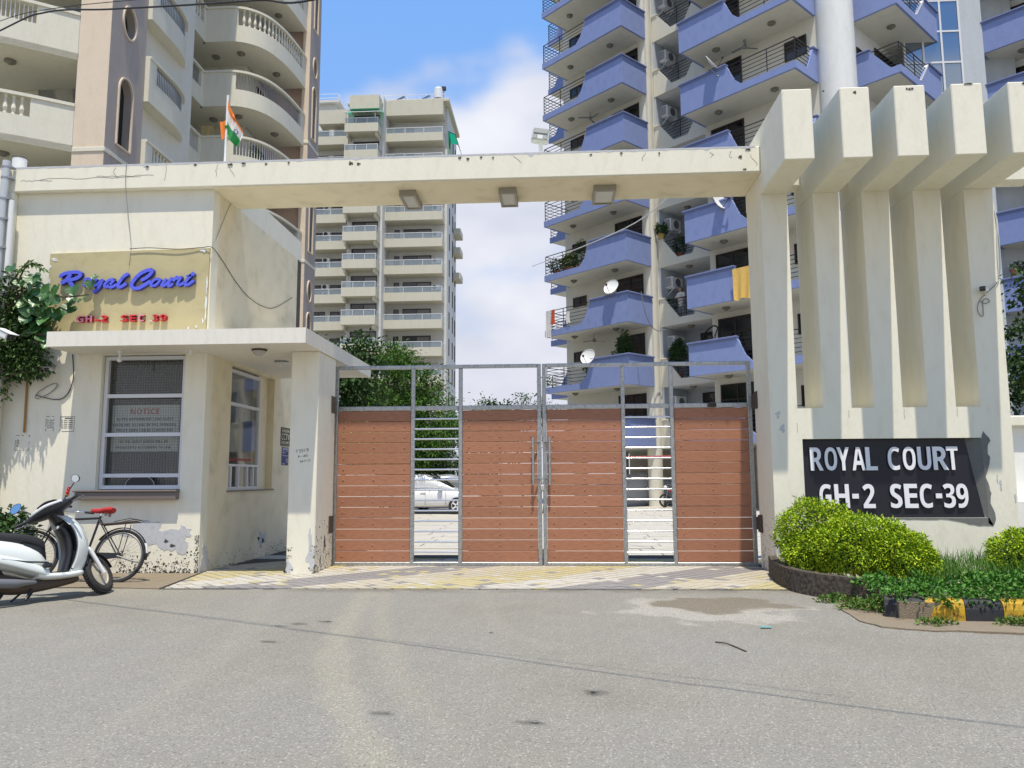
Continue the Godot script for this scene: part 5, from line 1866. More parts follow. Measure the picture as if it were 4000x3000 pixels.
func build_signs() -> void:
	var o := thing("script_sign", "blue raised brush script lettering reading Royal Court on the yellow board", "sign")
	var V := func(a: Array, dx := 0.0) -> Array:
		var r := []
		for i in range(0, a.size(), 2):
			r.append(Vector2(a[i] + dx, a[i + 1]))
		return r
	script_letter(o, [
		[27, V.call([335, 195, 285, 262, 240, 305, 190, 325])],
		[26, V.call([188, 245, 200, 212, 255, 182, 345, 168, 430, 165, 478, 188, 462, 228, 400, 262, 300, 285])],
		[27, V.call([300, 285, 335, 325, 375, 372, 388, 382])]])
	script_letter(o, [[19, V.call([590, 258, 548, 272, 540, 330, 520, 362])], [19, V.call([520, 362, 570, 352, 618, 320, 622, 278, 590, 258])]])
	script_letter(o, [[20, V.call([715, 262, 672, 318, 668, 358, 700, 358, 752, 320, 805, 275])], [21, V.call([805, 275, 775, 340, 735, 400, 690, 440, 662, 452])]])
	script_letter(o, [[20, V.call([965, 270, 900, 280, 850, 325, 832, 362, 848, 385])], [20, V.call([848, 385, 895, 360, 950, 305, 968, 275])], [20, V.call([965, 285, 915, 350, 915, 388, 960, 372, 1010, 345])]])
	script_letter(o, [[23, V.call([1172, 188, 1110, 232, 1050, 305, 1025, 360, 1040, 385, 1085, 370, 1145, 330])]])
	script_letter(o, [[25, V.call([278, 283, 330, 262, 395, 215, 438, 160, 432, 132], 1083)], [26, V.call([432, 132, 370, 140, 270, 190, 180, 275, 142, 345, 165, 398, 250, 395, 330, 350, 420, 295], 1083)]])
	script_letter(o, [[19, V.call([532, 262, 475, 275, 432, 325, 428, 360, 460, 368], 1083)], [19, V.call([460, 368, 515, 335, 552, 285, 532, 262], 1083)]])
	script_letter(o, [[19, V.call([645, 262, 598, 318, 580, 355, 600, 368, 650, 330, 735, 246], 1083)], [19, V.call([735, 246, 690, 310, 672, 352, 690, 368, 745, 330], 1083)]])
	script_letter(o, [[19, V.call([745, 300, 800, 232, 800, 258, 850, 244, 872, 240], 1083)], [19, V.call([855, 255, 820, 305, 812, 345, 840, 350, 905, 310], 1083)]])
	script_letter(o, [[20, V.call([1038, 168, 985, 230, 930, 300, 915, 345, 950, 350, 1000, 318, 1045, 285], 1083)], [17, V.call([935, 228, 985, 212, 1055, 195], 1083)]])
	# red block letters under it
	var r := thing("plot_sign", "red and faded pink block lettering GH-2 SEC-39 under the blue script", "sign")
	for e in [["G", -7.185, -7.075, 1], ["H", -7.04, -6.945, 1], ["-", -6.905, -6.832, 0], ["2", -6.81, -6.712, 0], ["S", -6.50, -6.40, 0], ["E", -6.363, -6.27, 0], ["C", -6.227, -6.138, 1], ["3", -6.016, -5.925, 0], ["9", -5.895, -5.80, 0]]:
		var y0 := 3.704 if e[0] != "-" else 3.722
		var y1 := 3.802 if e[0] != "-" else 3.742
		var l := lettering("letter", e[0], face_z(ZF + 0.038), e[1], e[2], y0, y1, 0.055, M.letter_red_side, r)
		l.set_meta("label", "%s block letter %s" % ["pink" if e[3] else "red", e[0] if e[0] != "-" else "dash"])
		lettering("letter_face", e[0], l.transform.affine_inverse() * face_z(ZF + 0.0945), e[1], e[2], y0, y1, 0.003, M.letter_pink if e[3] else M.letter_red, l)
	var s := st()
	for i in 3:
		cbox(s, Vector3(-6.075 + i * 0.017, 3.708, ZF + 0.036), Vector3(-6.064 + i * 0.017, 3.722, ZF + 0.05), 0.002)
	obj("letter_clip", s, M.white_plastic, r)
	# sunken panel lettering
	var p := thing("name_sign", "white standing letters ROYAL COURT and GH-2 SEC-39 on the sunken black panel", "sign")
	var up := Vector3(0, 1.097, -0.055).normalized()
	var xf := Transform3D(Basis(Vector3.RIGHT, up, Vector3.RIGHT.cross(up)), Vector3(0, 0.775, ZF - 0.03))
	for e in [["R", 3.55, 3.725, 0], ["O", 3.75, 3.918, 0], ["Y", 3.92, 4.09, 0], ["A", 4.125, 4.30, 0], ["L", 4.312, 4.468, 0], ["C", 4.615, 4.778, 0], ["O", 4.82, 4.99, 0], ["U", 5.02, 5.20, 0], ["R", 5.228, 5.43, 0], ["T", 5.415, 5.57, 0], ["G", 3.645, 3.805, 1], ["H", 3.85, 4.05, 1], ["-", 4.09, 4.178, 2], ["2", 4.235, 4.398, 1], ["S", 4.605, 4.763, 1], ["E", 4.797, 4.975, 1], ["C", 5.005, 5.177, 1], ["-", 5.22, 5.303, 2], ["3", 5.322, 5.48, 1], ["9", 5.498, 5.653, 1]]:
		var y0: float = [0.655, 0.133, 0.265][e[3]]
		var y1: float = [0.978, 0.464, 0.33][e[3]]
		var l := lettering("letter", e[0], xf, e[1] - 0.006, e[2] + 0.006, y0 - 0.006, y1 + 0.006, 0.022, M.letter_edge, p)
		lettering("letter_face", e[0], l.transform.affine_inverse() * xf.translated_local(Vector3(0, 0, 0.0235)), e[1], e[2], y0, y1, 0.008, M.letter_white, l)
	# notice behind the grille
	mat("notice_green", lin(0.46, 0.51, 0.45), 0.6)
	mat("notice_red", lin(0.40, 0.08, 0.07), 0.6)
	mat("notice_blue", lin(0.018, 0.028, 0.075), 0.6)
	var n := thing("notice_board", "pale green notice in red and navy capitals behind the counter window grille", "notice")
	s = st()
	cbox(s, Vector3(-6.735, 1.775, ZF - 0.245), Vector3(-5.685, 2.48, ZF - 0.235), 0.003)
	obj("board", s, M.notice_green, n)
	var nf := face_z(ZF - 0.2345)
	for e in [["NOTICE", -6.45, -6.00, 2.335, 2.425, 1], ["AS PER GOVERNMENT LAWS GUEST", -6.66, -5.78, 2.243, 2.287, 0], ["HOUSE ARE ILLEGAL IN THIS PREMISES.", -6.72, -5.73, 2.157, 2.201, 0], ["POLICE RAIDS CAN BE CONDUCTED", -6.66, -5.79, 2.073, 2.117, 0], ["IN THE GUEST HOUSE WILL BE", -6.60, -5.85, 1.900, 1.944, 0], ["PROSECUTED ACCORDING TO LAW", -6.65, -5.80, 1.815, 1.859, 0]]:
		lettering("text_line", e[0], nf, e[1], e[2], e[3], e[4], 0.002, M.notice_red if e[5] else M.notice_blue, n)
	# stickers on the side wall
	mat("sticker_black", lin(0.015, 0.014, 0.016), 0.4)
	mat("sticker_blue", lin(0.035, 0.04, 0.15), 0.4)
	mat("sticker_text", lin(0.60, 0.56, 0.44), 0.5)
	mat("sticker_pale", lin(0.42, 0.43, 0.55), 0.5)
	var c := thing("surveillance_sign", "black sticker reading CCTV SURVEILLANCE on the passage wall", "sign")
	var fx := face_x(-5.188)
	s = st()
	prism(s, rect(14.33, 1.975, 14.82, 2.325), fx, 0.004)
	obj("plate", s, M.sticker_black, c)
	for e in [["THE PREMISES IS UNDER", 14.37, 14.79, 2.235, 2.285], ["CCTV", 14.36, 14.80, 2.09, 2.215], ["SURVEILLANCE", 14.36, 14.79, 2.015, 2.07]]:
		lettering("text_line", e[0], fx.translated_local(Vector3(0, 0, 0.0045)), e[1], e[2], e[3], e[4], 0.002, M.sticker_text, c)
	s = st()
	prism(s, rect(14.36, 2.297, 14.79, 2.303), fx, 0.006)
	prism(s, rect(14.36, 1.99, 14.79, 1.996), fx, 0.006)
	obj("sticker_border", s, M.sticker_text, c)
	var b := thing("contact_sticker", "narrow navy sticker with pale rows below the black surveillance sign", "sticker")
	s = st()
	prism(s, rect(14.41, 1.612, 14.77, 1.95), fx, 0.004)
	obj("plate", s, M.sticker_blue, b)
	s = st()
	for e in [[14.44, 14.74, 1.905, 1.935], [14.44, 14.54, 1.875, 1.89], [14.62, 14.74, 1.875, 1.89], [14.44, 14.6, 1.845, 1.86], [14.44, 14.48, 1.818, 1.83], [14.44, 14.74, 1.785, 1.80], [14.64, 14.74, 1.725, 1.742], [14.64, 14.74, 1.695, 1.712], [14.64, 14.74, 1.665, 1.68], [14.44, 14.58, 1.63, 1.645]]:
		prism(s, rect(e[0], e[2], e[1], e[3]), fx, 0.006)
	obj("printed_rows", s, M.sticker_pale, b, "stuff")
	# stencilled adverts on the plaster
	mat("stencil", lin(0.06, 0.06, 0.065), 0.9)
	mat("stencil_ground", lin(0.50, 0.52, 0.50), 0.9)
	for i in 3:
		var e: Array = [[-7.395, -7.175, 2.07, 2.295], [-7.615, -7.49, 2.08, 2.30], [-8.07, -7.85, 1.795, 2.02]][i]
		var a := thing("stencil_advert", ["black stencilled internet price list nearest the counter window", "half worn black stencilled price list left of the complete one", "most worn stencilled price list, lowest, under the rusty pipe"][i], "painted advert", Vector3.ZERO, 0, "stencilled adverts on the wall")
		s = st()
		var fz := face_z(ZF + 0.001)
		for q in [[e[0], e[2], e[1], e[2] + 0.006], [e[0], e[3] - 0.006, e[1], e[3]], [e[0], e[2] + 0.006, e[0] + 0.005, e[3] - 0.006], [e[1] - 0.005, e[2] + 0.006, e[1], e[3] - 0.006]]:
			for k in 7:
				if rng.randf() < [0.95, 0.6, 0.5][i]:
					var w := Vector2(q[2] - q[0], q[3] - q[1])
					if w.x > w.y:
						prism(s, rect(q[0] + w.x * k / 7.0, q[1], q[0] + w.x * (k + 1) / 7.0, q[3]), fz, 0.0015)
					else:
						prism(s, rect(q[0], q[1] + w.y * k / 7.0, q[2], q[1] + w.y * (k + 1) / 7.0), fz, 0.0015)
		obj("stencil_border", s, M.stencil, a, "stuff")
		var rows := ["25  Mbps", "50  Mbps", "75  Mbps", "100 Mbps", "200 Mbps"]
		for k in 5:
			if i == 2 and k > 3:
				continue
			var yy: float = e[3] - 0.06 - 0.028 * k - (0.015 if i == 2 else 0.0)
			lettering("text_line", rows[k] if i < 2 else String(rows[k]).substr(0, 3), fz, e[0] + 0.018, e[0] + (0.115 if i < 2 else 0.06), yy - 0.009, yy + 0.008, 0.0015, M.stencil, a)
		if i == 0:
			s = st()
			for k in 5:
				var yy: float = e[3] - 0.06 - 0.028 * k
				prism(s, rect(e[0] + 0.13, yy - 0.006, e[0] + 0.195, yy + 0.005), fz, 0.0015)
			prism(s, rect(e[0] + 0.07, e[3] - 0.035, e[0] + 0.19, e[3] - 0.02), fz, 0.0015)
			obj("printed_rows", s, M.stencil, a, "stuff")
	# pencil notes on the canopy pillar
	var h := thing("wall_scribble", "handwritten numbers scribbled on the front of the canopy pillar", "graffiti")
	var fp := Transform3D(Basis(Vector3.BACK, 0.17), Vector3(0, 0, ZF + 0.0008))
	for e in [["T 551 B", -3.80, 1.725, 0.19, 0.045], ["P- 40", -3.765, 1.655, 0.14, 0.032], ["30-5-12", -3.74, 1.585, 0.16, 0.03]]:
		var at := Transform3D(Basis(Vector3.BACK, 0.15), Vector3(e[1], e[2], ZF + 0.0008))
		lettering("text_line", e[0], at, 0, e[3], 0, e[4], 0.0015, M.stencil, h, false)


# ---------------------------------------------------------------- fittings
func bullet_camera(label: String, at: Vector3, turn: Basis, sc: float, grey := false) -> void:
	var o := thing("surveillance_camera", label, "security camera", at)
	o.basis = turn * Basis.from_scale(Vector3.ONE * sc)
	var s := st()
	cbox(s, Vector3(-0.035, -0.03, -0.16), Vector3(0.035, 0.03, 0.0), 0.012)
	obj("body", s, M.white_plastic, o)
	s = st()
	cbox(s, Vector3(-0.033, -0.029, 0.001), Vector3(0.033, 0.029, 0.012), 0.006)
	lathe(s, [Vector2(0.02, 0), Vector2(0.019, 0.006), Vector2(0.0, 0.008)], Transform3D(Basis(Vector3.RIGHT, PI / 2), Vector3(0, 0, 0.012)), 12)
	obj("lens_face", s, M.dark_glass, o)
	s = st()
	box(s, Vector3(-0.04, 0.031, -0.15), Vector3(0.04, 0.036, 0.04))
	obj("sun_hood", s, M.white_plastic, o)
	s = st()
	tube(s, [Vector3(0, -0.03, -0.1), Vector3(0, -0.06, -0.13), Vector3(0, -0.06, -0.2)], 0.011, 8)
	obj("mount_arm", s, M.white_plastic, o)


func build_fittings() -> void:
	# recessed floodlights in the beam soffit
	mat("lamp_glass", lin(0.42, 0.41, 0.36), 0.25)
	mat("lamp_rim", lin(0.30, 0.275, 0.22), 0.55)
	for i in 3:
		var x: float = [-2.25, -0.71, 0.77][i]
		var w: float = [0.128, 0.135, 0.17][i]
		var o := thing("soffit_light", ["square soffit light nearest the guard house", "middle square soffit light under the beam", "square soffit light nearest the fins"][i], "ceiling light", Vector3(x, 5.752, -11.67), 0, "soffit lights in the entrance beam")
		var s := st()
		box(s, Vector3(-w, -0.10, -0.31), Vector3(-w + 0.035, 0.0, 0.30))
		box(s, Vector3(w - 0.035, -0.10, -0.31), Vector3(w, 0.0, 0.30))
		box(s, Vector3(-w + 0.035, -0.10, -0.31), Vector3(w - 0.035, 0.0, -0.27))
		box(s, Vector3(-w + 0.035, -0.10, 0.26), Vector3(w - 0.035, 0.0, 0.30))
		obj("housing", s, M.lamp_rim, o)
		s = st()
		box(s, Vector3(-w + 0.035, -0.085, -0.27), Vector3(w - 0.035, -0.078, 0.26))
		obj("glass", s, M.lamp_glass, o)
	# lamps under the canopy
	for i in 2:
		var o := thing("canopy_lamp", ["large round bowl lamp under the canopy's front", "round lamp base with bare bulb holder further back under the canopy"][i], "ceiling light", [Vector3(-4.30, 3.224, -10.9), Vector3(-4.385, 3.224, -12.05)][i])
		var s := st()
		lathe(s, [Vector2(0, 0), Vector2(0.11, 0), Vector2(0.112, -0.018), Vector2(0.10, -0.03)], Transform3D(), 20)
		obj("base_ring", s, M.rust_metal if i == 0 else M.grey_metal, o)
		s = st()
		if i == 0:
			lathe(s, [Vector2(0.10, -0.03), Vector2(0.085, -0.062), Vector2(0.05, -0.088), Vector2(0, -0.097)], Transform3D(), 20)
			obj("bowl", s, M.lamp_glass, o)
		else:
			lathe(s, [Vector2(0.10, -0.03), Vector2(0.03, -0.034), Vector2(0.028, -0.085), Vector2(0, -0.085)], Transform3D(), 12)
			obj("bulb_holder", s, M.white_plastic, o)
	for i in 2:
		var o := thing("bulb_socket", ["white bulb hanging in its holder under the canopy, above the barred window", "empty white bulb holder under the canopy near the wall corner"][i], "light bulb", [Vector3(-6.36, 3.224, -10.85), Vector3(-5.285, 3.224, -10.82)][i])
		var s := st()
		lathe(s, [Vector2(0, 0), Vector2(0.038, 0), Vector2(0.036, -0.02), Vector2(0.022, -0.03), Vector2(0.02, -0.075), Vector2(0, -0.075)], Transform3D(), 14)
		obj("holder", s, M.white_plastic, o)
		if i == 0:
			s = st()
			lathe(s, [Vector2(0.018, -0.076), Vector2(0.02, -0.10), Vector2(0.034, -0.125), Vector2(0.034, -0.15), Vector2(0.02, -0.168), Vector2(0, -0.173)], Transform3D(), 16)
			obj("bulb", s, M.white_plastic, o)
	# cameras
	bullet_camera("small white security camera on the wall under the canopy's left end", Vector3(-7.545, 2.98, ZF + 0.16), Basis(Vector3.UP, 0.15), 0.95)
	bullet_camera("white security camera on the rightmost column with a curled cable", Vector3(5.975, 3.945, ZF + 0.15), Basis(Vector3.UP, -0.7) * Basis(Vector3.RIGHT, 0.12), 1.15)
	bullet_camera("large white security camera at the left picture edge before the creeper", Vector3(-7.60, 3.335, -10.25), Basis(Vector3.UP, 1.25) * Basis(Vector3.RIGHT, 0.38), 1.7)
	# rain pipe and light drum at the far left
	var o := thing("rain_pipe", "grey plastic rain pipe clamped to the frame left of the yellow board", "pipe")
	var s := st()
	tube(s, [Vector3(-8.38, 6.22, -10.95), Vector3(-8.395, 5.2, -10.95), Vector3(-8.40, 0.0, -10.95)], 0.055, 14)
	obj("pipe", s, M.pvc_grey, o)
	s = st()
	for y in [6.12, 5.95, 5.62, 5.30, 4.85]:
		tube(s, [Vector3(-8.385, y - 0.014, -10.95), Vector3(-8.385, y + 0.014, -10.95)], 0.06, 14)
		box(s, Vector3(-8.33, y - 0.012, -11.03), Vector3(-8.28, y + 0.012, -10.93))
	obj("clamp", s, M.grey_metal, o)
	o = thing("rain_pipe", "thinner white pipe beside the grey rain pipe", "pipe")
	s = st()
	tube(s, [Vector3(-8.27, 5.60, -10.98), Vector3(-8.265, 4.0, -10.98), Vector3(-8.265, 0.0, -10.98)], 0.042, 12)
	obj("pipe", s, M.white_plastic, o)
	o = thing("pipe_drum", "pale drum standing on the roof edge behind the rain pipe", "drum", Vector3(-8.96, 6.18, -12.0))
	s = st()
	lathe(s, [Vector2(0.0, 0.55), Vector2(0.10, 0.55), Vector2(0.108, 0.53), Vector2(0.108, 0.25), Vector2(0.10, 0.24), Vector2(0.1, 0.0)], Transform3D(), 20)
	obj("drum", s, M.white_plastic, o)
	s = st()
	torus(s, Transform3D(Basis(Vector3.RIGHT, PI / 2), Vector3(0, 0.54, 0)), 0.108, 0.007, 24, 6)
	obj("rim", s, M.dark_plastic, o)
	o = thing("rusty_pipe", "thin rusty upright pipe on the wall below the creeper", "pipe")
	s = st()
	tube(s, [Vector3(-7.935, 3.1, ZF + 0.025), Vector3(-7.925, 2.06, ZF + 0.025)], 0.016, 8)
	mat("rust_orange", lin(0.36, 0.19, 0.055), 0.85)
	obj("pipe", s, M.rust_orange, o)
	# floodlight on the beam
	o = thing("floodlight", "grey floodlight tilted on a short white post above the entrance beam", "floodlight", Vector3(-0.20, 6.152, -11.5))
	s = st()
	tube(s, [Vector3(0.015, 0, 0), Vector3(0.0, 0.36, 0)], 0.033, 12)
	obj("post", s, M.white_plastic, o)
	s = st()
	var fb := Transform3D(Basis(Vector3.BACK, -0.16) * Basis(Vector3.RIGHT, -0.25), Vector3(0, 0.45, 0.0))
	cbox(s, Vector3(-0.135, -0.11, -0.07), Vector3(0.135, 0.11, 0.07), 0.025, fb)
	mat("lamp_body", lin(0.45, 0.48, 0.46), 0.5)
	obj("lamp_body", s, M.lamp_body, o)
	s = st()
	cbox(s, Vector3(-0.11, 0.0, 0.071), Vector3(0.11, 0.095, 0.085), 0.006, fb)
	cbox(s, Vector3(-0.11, -0.1, 0.071), Vector3(-0.045, -0.02, 0.08), 0.005, fb)
	cbox(s, Vector3(0.045, -0.1, 0.071), Vector3(0.11, -0.02, 0.08), 0.005, fb)
	obj("front_panel", s, M.lamp_front if M.has("lamp_front") else mat("lamp_front", lin(0.16, 0.18, 0.175), 0.4), o)
	# flag on a white pole
	o = thing("national_flag", "saffron, white and green flag hanging limp on a white pole above the beam", "flag", Vector3(-5.155, 6.15, -11.4))
	s = st()
	tube(s, [Vector3(0, 0, 0), Vector3(0.008, 1.25, 0)], 0.018, 10)
	obj("pole", s, M.white_plastic, o)
	mat("saffron", lin(0.78, 0.20, 0.02), 0.75)
	mat("flag_white", lin(0.76, 0.74, 0.70), 0.75)
	mat("flag_green", lin(0.02, 0.24, 0.055), 0.75)
	mat("flag_navy", lin(0.04, 0.05, 0.25), 0.75)
	for k in ["saffron", "flag_white", "flag_green"]:
		M[k].backlight_enabled = true
		M[k].backlight = M[k].albedo_color * 0.6
	var bands := [["saffron_band", "saffron", 0.0, 1.0], ["white_band", "flag_white", 1.0, 2.0], ["green_band", "flag_green", 2.0, 3.0]]
	for bd in bands:
		s = st()
		var grid := []
		for i in 13:
			var u := i / 12.0
			var row := []
			for j in 6:
				var t: float = lerpf(bd[2], bd[3], j / 5.0) / 3.0
				var x := 0.02 + 0.185 * u * (0.35 + 0.9 * sin(PI * minf(0.85, 0.12 + 0.8 * t))) + 0.02 * sin(t * 9.0) * u
				var y := 1.22 - 0.60 * t - 0.36 * pow(u, 0.8) * (0.75 + 0.45 * (1.0 - t)) - 0.02 * sin(u * 7)
				row.append(Vector3(x, y, 0.055 * sin(u * 10.0 + t * 3.5) * (0.3 + u)))
			grid.append(row)
		loft(s, grid, false, false)
		obj(bd[0], s, M[bd[1]], o)
	s = st()
	var gl := []
	for i in 5:
		gl.append([Vector3(-0.005 - 0.10 * i / 4.0, 0.83 - 0.005 * i, 0.01 * sin(i * 2.0)), Vector3(-0.005 - 0.06 * i / 4.0, 0.58 - 0.02 * i, 0.014 * sin(i * 2.0 + 1))])
	loft(s, gl, false, false)
	obj("saffron_tail", s, M.saffron, o)
	s = st()
	torus(s, Transform3D(Basis(Vector3.UP, 1.0), Vector3(0.168, 0.63, 0.02)), 0.036, 0.006, 16, 5)
	obj("wheel_emblem", s, M.flag_navy, o)
	s = st()
	for i in 5:
		torus(s, Transform3D(Basis(Vector3.RIGHT, PI / 2 + 0.1 * i), Vector3(0.004, 0.70 + 0.012 * i, 0)), 0.022, 0.006, 12, 5)
	obj("tie_rope", s, M.flag_green, o)


func cable(called: String, label: String, pts: Array, r: float, m: Material, smooth_ := true) -> void:
	var s := st()
	tube(s, curve(pts, 8) if smooth_ else pts, r, 6)
	tag(obj(called, s, m), label, "cable")


func build_wires() -> void:
	mat("cable_black", lin(0.02, 0.02, 0.022), 0.6)
	mat("cable_grey", lin(0.22, 0.23, 0.23), 0.6)
	mat("cable_white", lin(0.6, 0.6, 0.58), 0.6)
	cable("overhead_cable", "thick black overhead cable crossing the sky at upper left", [Vector3(-14.0, 6.3, -11.4), Vector3(-9.0, 6.02, -8.9), Vector3(-5.665, 5.9, -7.128), Vector3(-4.867, 5.84, -6.74), Vector3(-4.034, 5.6, -6.375), Vector3(-3.124, 5.34, -5.972), Vector3(-2.328, 5.12, -5.618), Vector3(-1.623, 4.94, -5.32), Vector3(0.9, 4.7, -4.0), Vector3(3.5, 4.9, -2.6), Vector3(7.0, 5.6, -0.6)], 0.008, M.cable_black)
	cable("overhead_cable", "thin overhead wire slung just above the thick black cable", [Vector3(-9.5, 6.35, -9.0), Vector3(-5.9, 6.0, -7.2), Vector3(-4.8, 5.86, -6.72), Vector3(-3.1, 5.44, -5.98), Vector3(-1.6, 5.1, -5.3), Vector3(2.0, 5.2, -3.5)], 0.0035, M.cable_black)
	cable("wall_cable", "long thin cable hanging down the front of beam and upper wall", [Vector3(-6.53, 6.16, -11.03), Vector3(-6.52, 5.78, -11.03), Vector3(-6.47, 5.1, ZF + 0.02), Vector3(-6.435, 4.83, ZF + 0.03), Vector3(-6.44, 4.58, ZF + 0.05)], 0.004, M.cable_grey)
	cable("wall_cable", "cable strung along the top of the yellow board and sagging over the side wall", [Vector3(-6.44, 4.83, ZF + 0.06), Vector3(-6.14, 4.84, ZF + 0.06), Vector3(-5.67, 4.81, ZF + 0.06), Vector3(-5.32, 4.83, ZF + 0.05), Vector3(-5.17, 4.83, ZF + 0.03), Vector3(-5.175, 4.74, -11.5), Vector3(-5.175, 4.55, -11.99), Vector3(-5.175, 4.41, -12.55), Vector3(-5.175, 4.39, -13.2), Vector3(-5.175, 4.5, -13.8), Vector3(-5.175, 4.9, -14.7)], 0.0055, M.cable_black)
	cable("wall_cable", "straight wire running diagonally up the side wall to the soffit", [Vector3(-5.18, 4.84, ZF), Vector3(-5.18, 4.99, -11.25), Vector3(-5.18, 5.58, -11.62), Vector3(-5.18, 5.75, -11.75)], 0.004, M.cable_grey, false)
	cable("wall_cable", "dark cable dropping from the canopy to a coil on the wall", [Vector3(-7.256, 3.23, ZF + 0.02), Vector3(-7.235, 3.05, ZF + 0.02), Vector3(-7.221, 2.87, ZF + 0.02), Vector3(-7.27, 2.68, ZF + 0.02), Vector3(-7.365, 2.57, ZF + 0.02), Vector3(-7.48, 2.55, ZF + 0.02), Vector3(-7.60, 2.57, ZF + 0.03), Vector3(-7.78, 2.62, ZF + 0.03)], 0.007, M.cable_black)
	var pts := []
	for i in 40:
		var t := i / 39.0 * TAU * 2.3
		pts.append(Vector3(-7.62 + 0.16 * cos(t) * (1.0 + 0.03 * sin(t * 0.7)) + 0.05 * sin(t), 2.68 + 0.09 * sin(t) + 0.07 * cos(t), ZF + 0.03 + 0.006 * sin(t * 3.0)))
	cable("cable_coil", "untidy coil of grey cable hung on the wall below the small camera", pts, 0.0055, M.cable_grey, false)
	cable("wall_cable", "pale wire from the canopy corner to the small camera", [Vector3(-7.41, 3.235, ZF + 0.05), Vector3(-7.5, 3.12, ZF + 0.06), Vector3(-7.58, 3.02, ZF + 0.08), Vector3(-7.63, 2.93, ZF + 0.06)], 0.0055, M.cable_white)
	cable("column_cable", "pale cable running down the right edge of the last column", [Vector3(6.31, 5.5, ZF - 0.1), Vector3(6.315, 5.0, ZF + 0.012), Vector3(6.29, 4.5, ZF + 0.015), Vector3(6.285, 4.2, ZF + 0.02), Vector3(6.27, 4.1, ZF + 0.02), Vector3(6.13, 3.98, ZF + 0.05)], 0.006, M.cable_white)
	cable("column_cable", "grey cable curling under the camera on the last column", [Vector3(6.34, 5.4, ZF - 0.1), Vector3(6.325, 4.6, ZF + 0.01), Vector3(6.275, 4.12, ZF + 0.02), Vector3(6.10, 3.92, ZF + 0.02), Vector3(6.0, 3.82, ZF + 0.02), Vector3(5.955, 3.70, ZF + 0.02), Vector3(5.975, 3.61, ZF + 0.02), Vector3(6.02, 3.585, ZF + 0.02), Vector3(6.03, 3.68, ZF + 0.02), Vector3(6.035, 3.80, ZF + 0.02), Vector3(6.09, 3.835, ZF + 0.02), Vector3(6.125, 3.79, ZF + 0.02), Vector3(6.06, 3.765, ZF + 0.02), Vector3(6.0, 3.80, ZF + 0.025)], 0.006, M.cable_grey)
	cable("drop_wire", "pair of pale wires slung from the tower down to the first fin", [Vector3(-0.6, 6.9, -20), Vector3(1.4, 6.25, -15), Vector3(2.2, 6.3, -13), Vector3(3.0, 6.36, -11.9)], 0.01, M.cable_white)
	cable("tower_cable", "grey cable drooping between the tower's left balconies and its column", [Vector3(3.9, 9.75, -34.9), Vector3(4.05, 8.9, -35.0), Vector3(4.3, 8.35, -35.3), Vector3(4.7, 8.1, -35.8), Vector3(5.2, 8.25, -36.3)], 0.02, M.cable_grey)


# ---------------------------------------------------------------- scooter
func ring_z(z: float, cx: float, cy: float, wx: float, wy: float, n := 20, p := 2.4) -> Array:
	var r := []
	for i in n:
		var t := TAU * i / n
		var c := cos(t)
		var q := sin(t)
		r.append(Vector3(cx + wx * signf(c) * pow(absf(c), 2.0 / p), cy + wy * signf(q) * pow(absf(q), 2.0 / p), z))
	return r


func ring_x(x: float, cy: float, cz: float, wy: float, wz: float, n := 18, p := 2.4) -> Array:
	var r := []
	for i in n:
		var t := TAU * i / n
		var c := cos(t)
		var q := sin(t)
		r.append(Vector3(x, cy + wy * signf(q) * pow(absf(q), 2.0 / p), cz + wz * signf(c) * pow(absf(c), 2.0 / p)))
	return r


func turned(rings: Array, xf: Transform3D) -> Array:
	var o := []
	for r in rings:
		var q := []
		for p in r:
			q.append(xf * p)
		o.append(q)
	return o


func smooth_rings(keys: Array, step := 4) -> Array:
	# keys are lists of numbers; interpolated smoothly and handed back
	var out := []
	for i in keys.size() - 1:
		for k in step:
			var t := float(k) / step
			var row := []
			for c in keys[0].size():
				var p0: float = keys[maxi(i - 1, 0)][c]
				var p1: float = keys[i][c]
				var p2: float = keys[i + 1][c]
				var p3: float = keys[mini(i + 2, keys.size() - 1)][c]
				row.append(0.5 * (2 * p1 + (p2 - p0) * t + (2 * p0 - 5 * p1 + 4 * p2 - p3) * t * t + (3 * p1 - p0 - 3 * p2 + p3) * t * t * t))
			out.append(row)
	out.append(keys[-1])
	return out


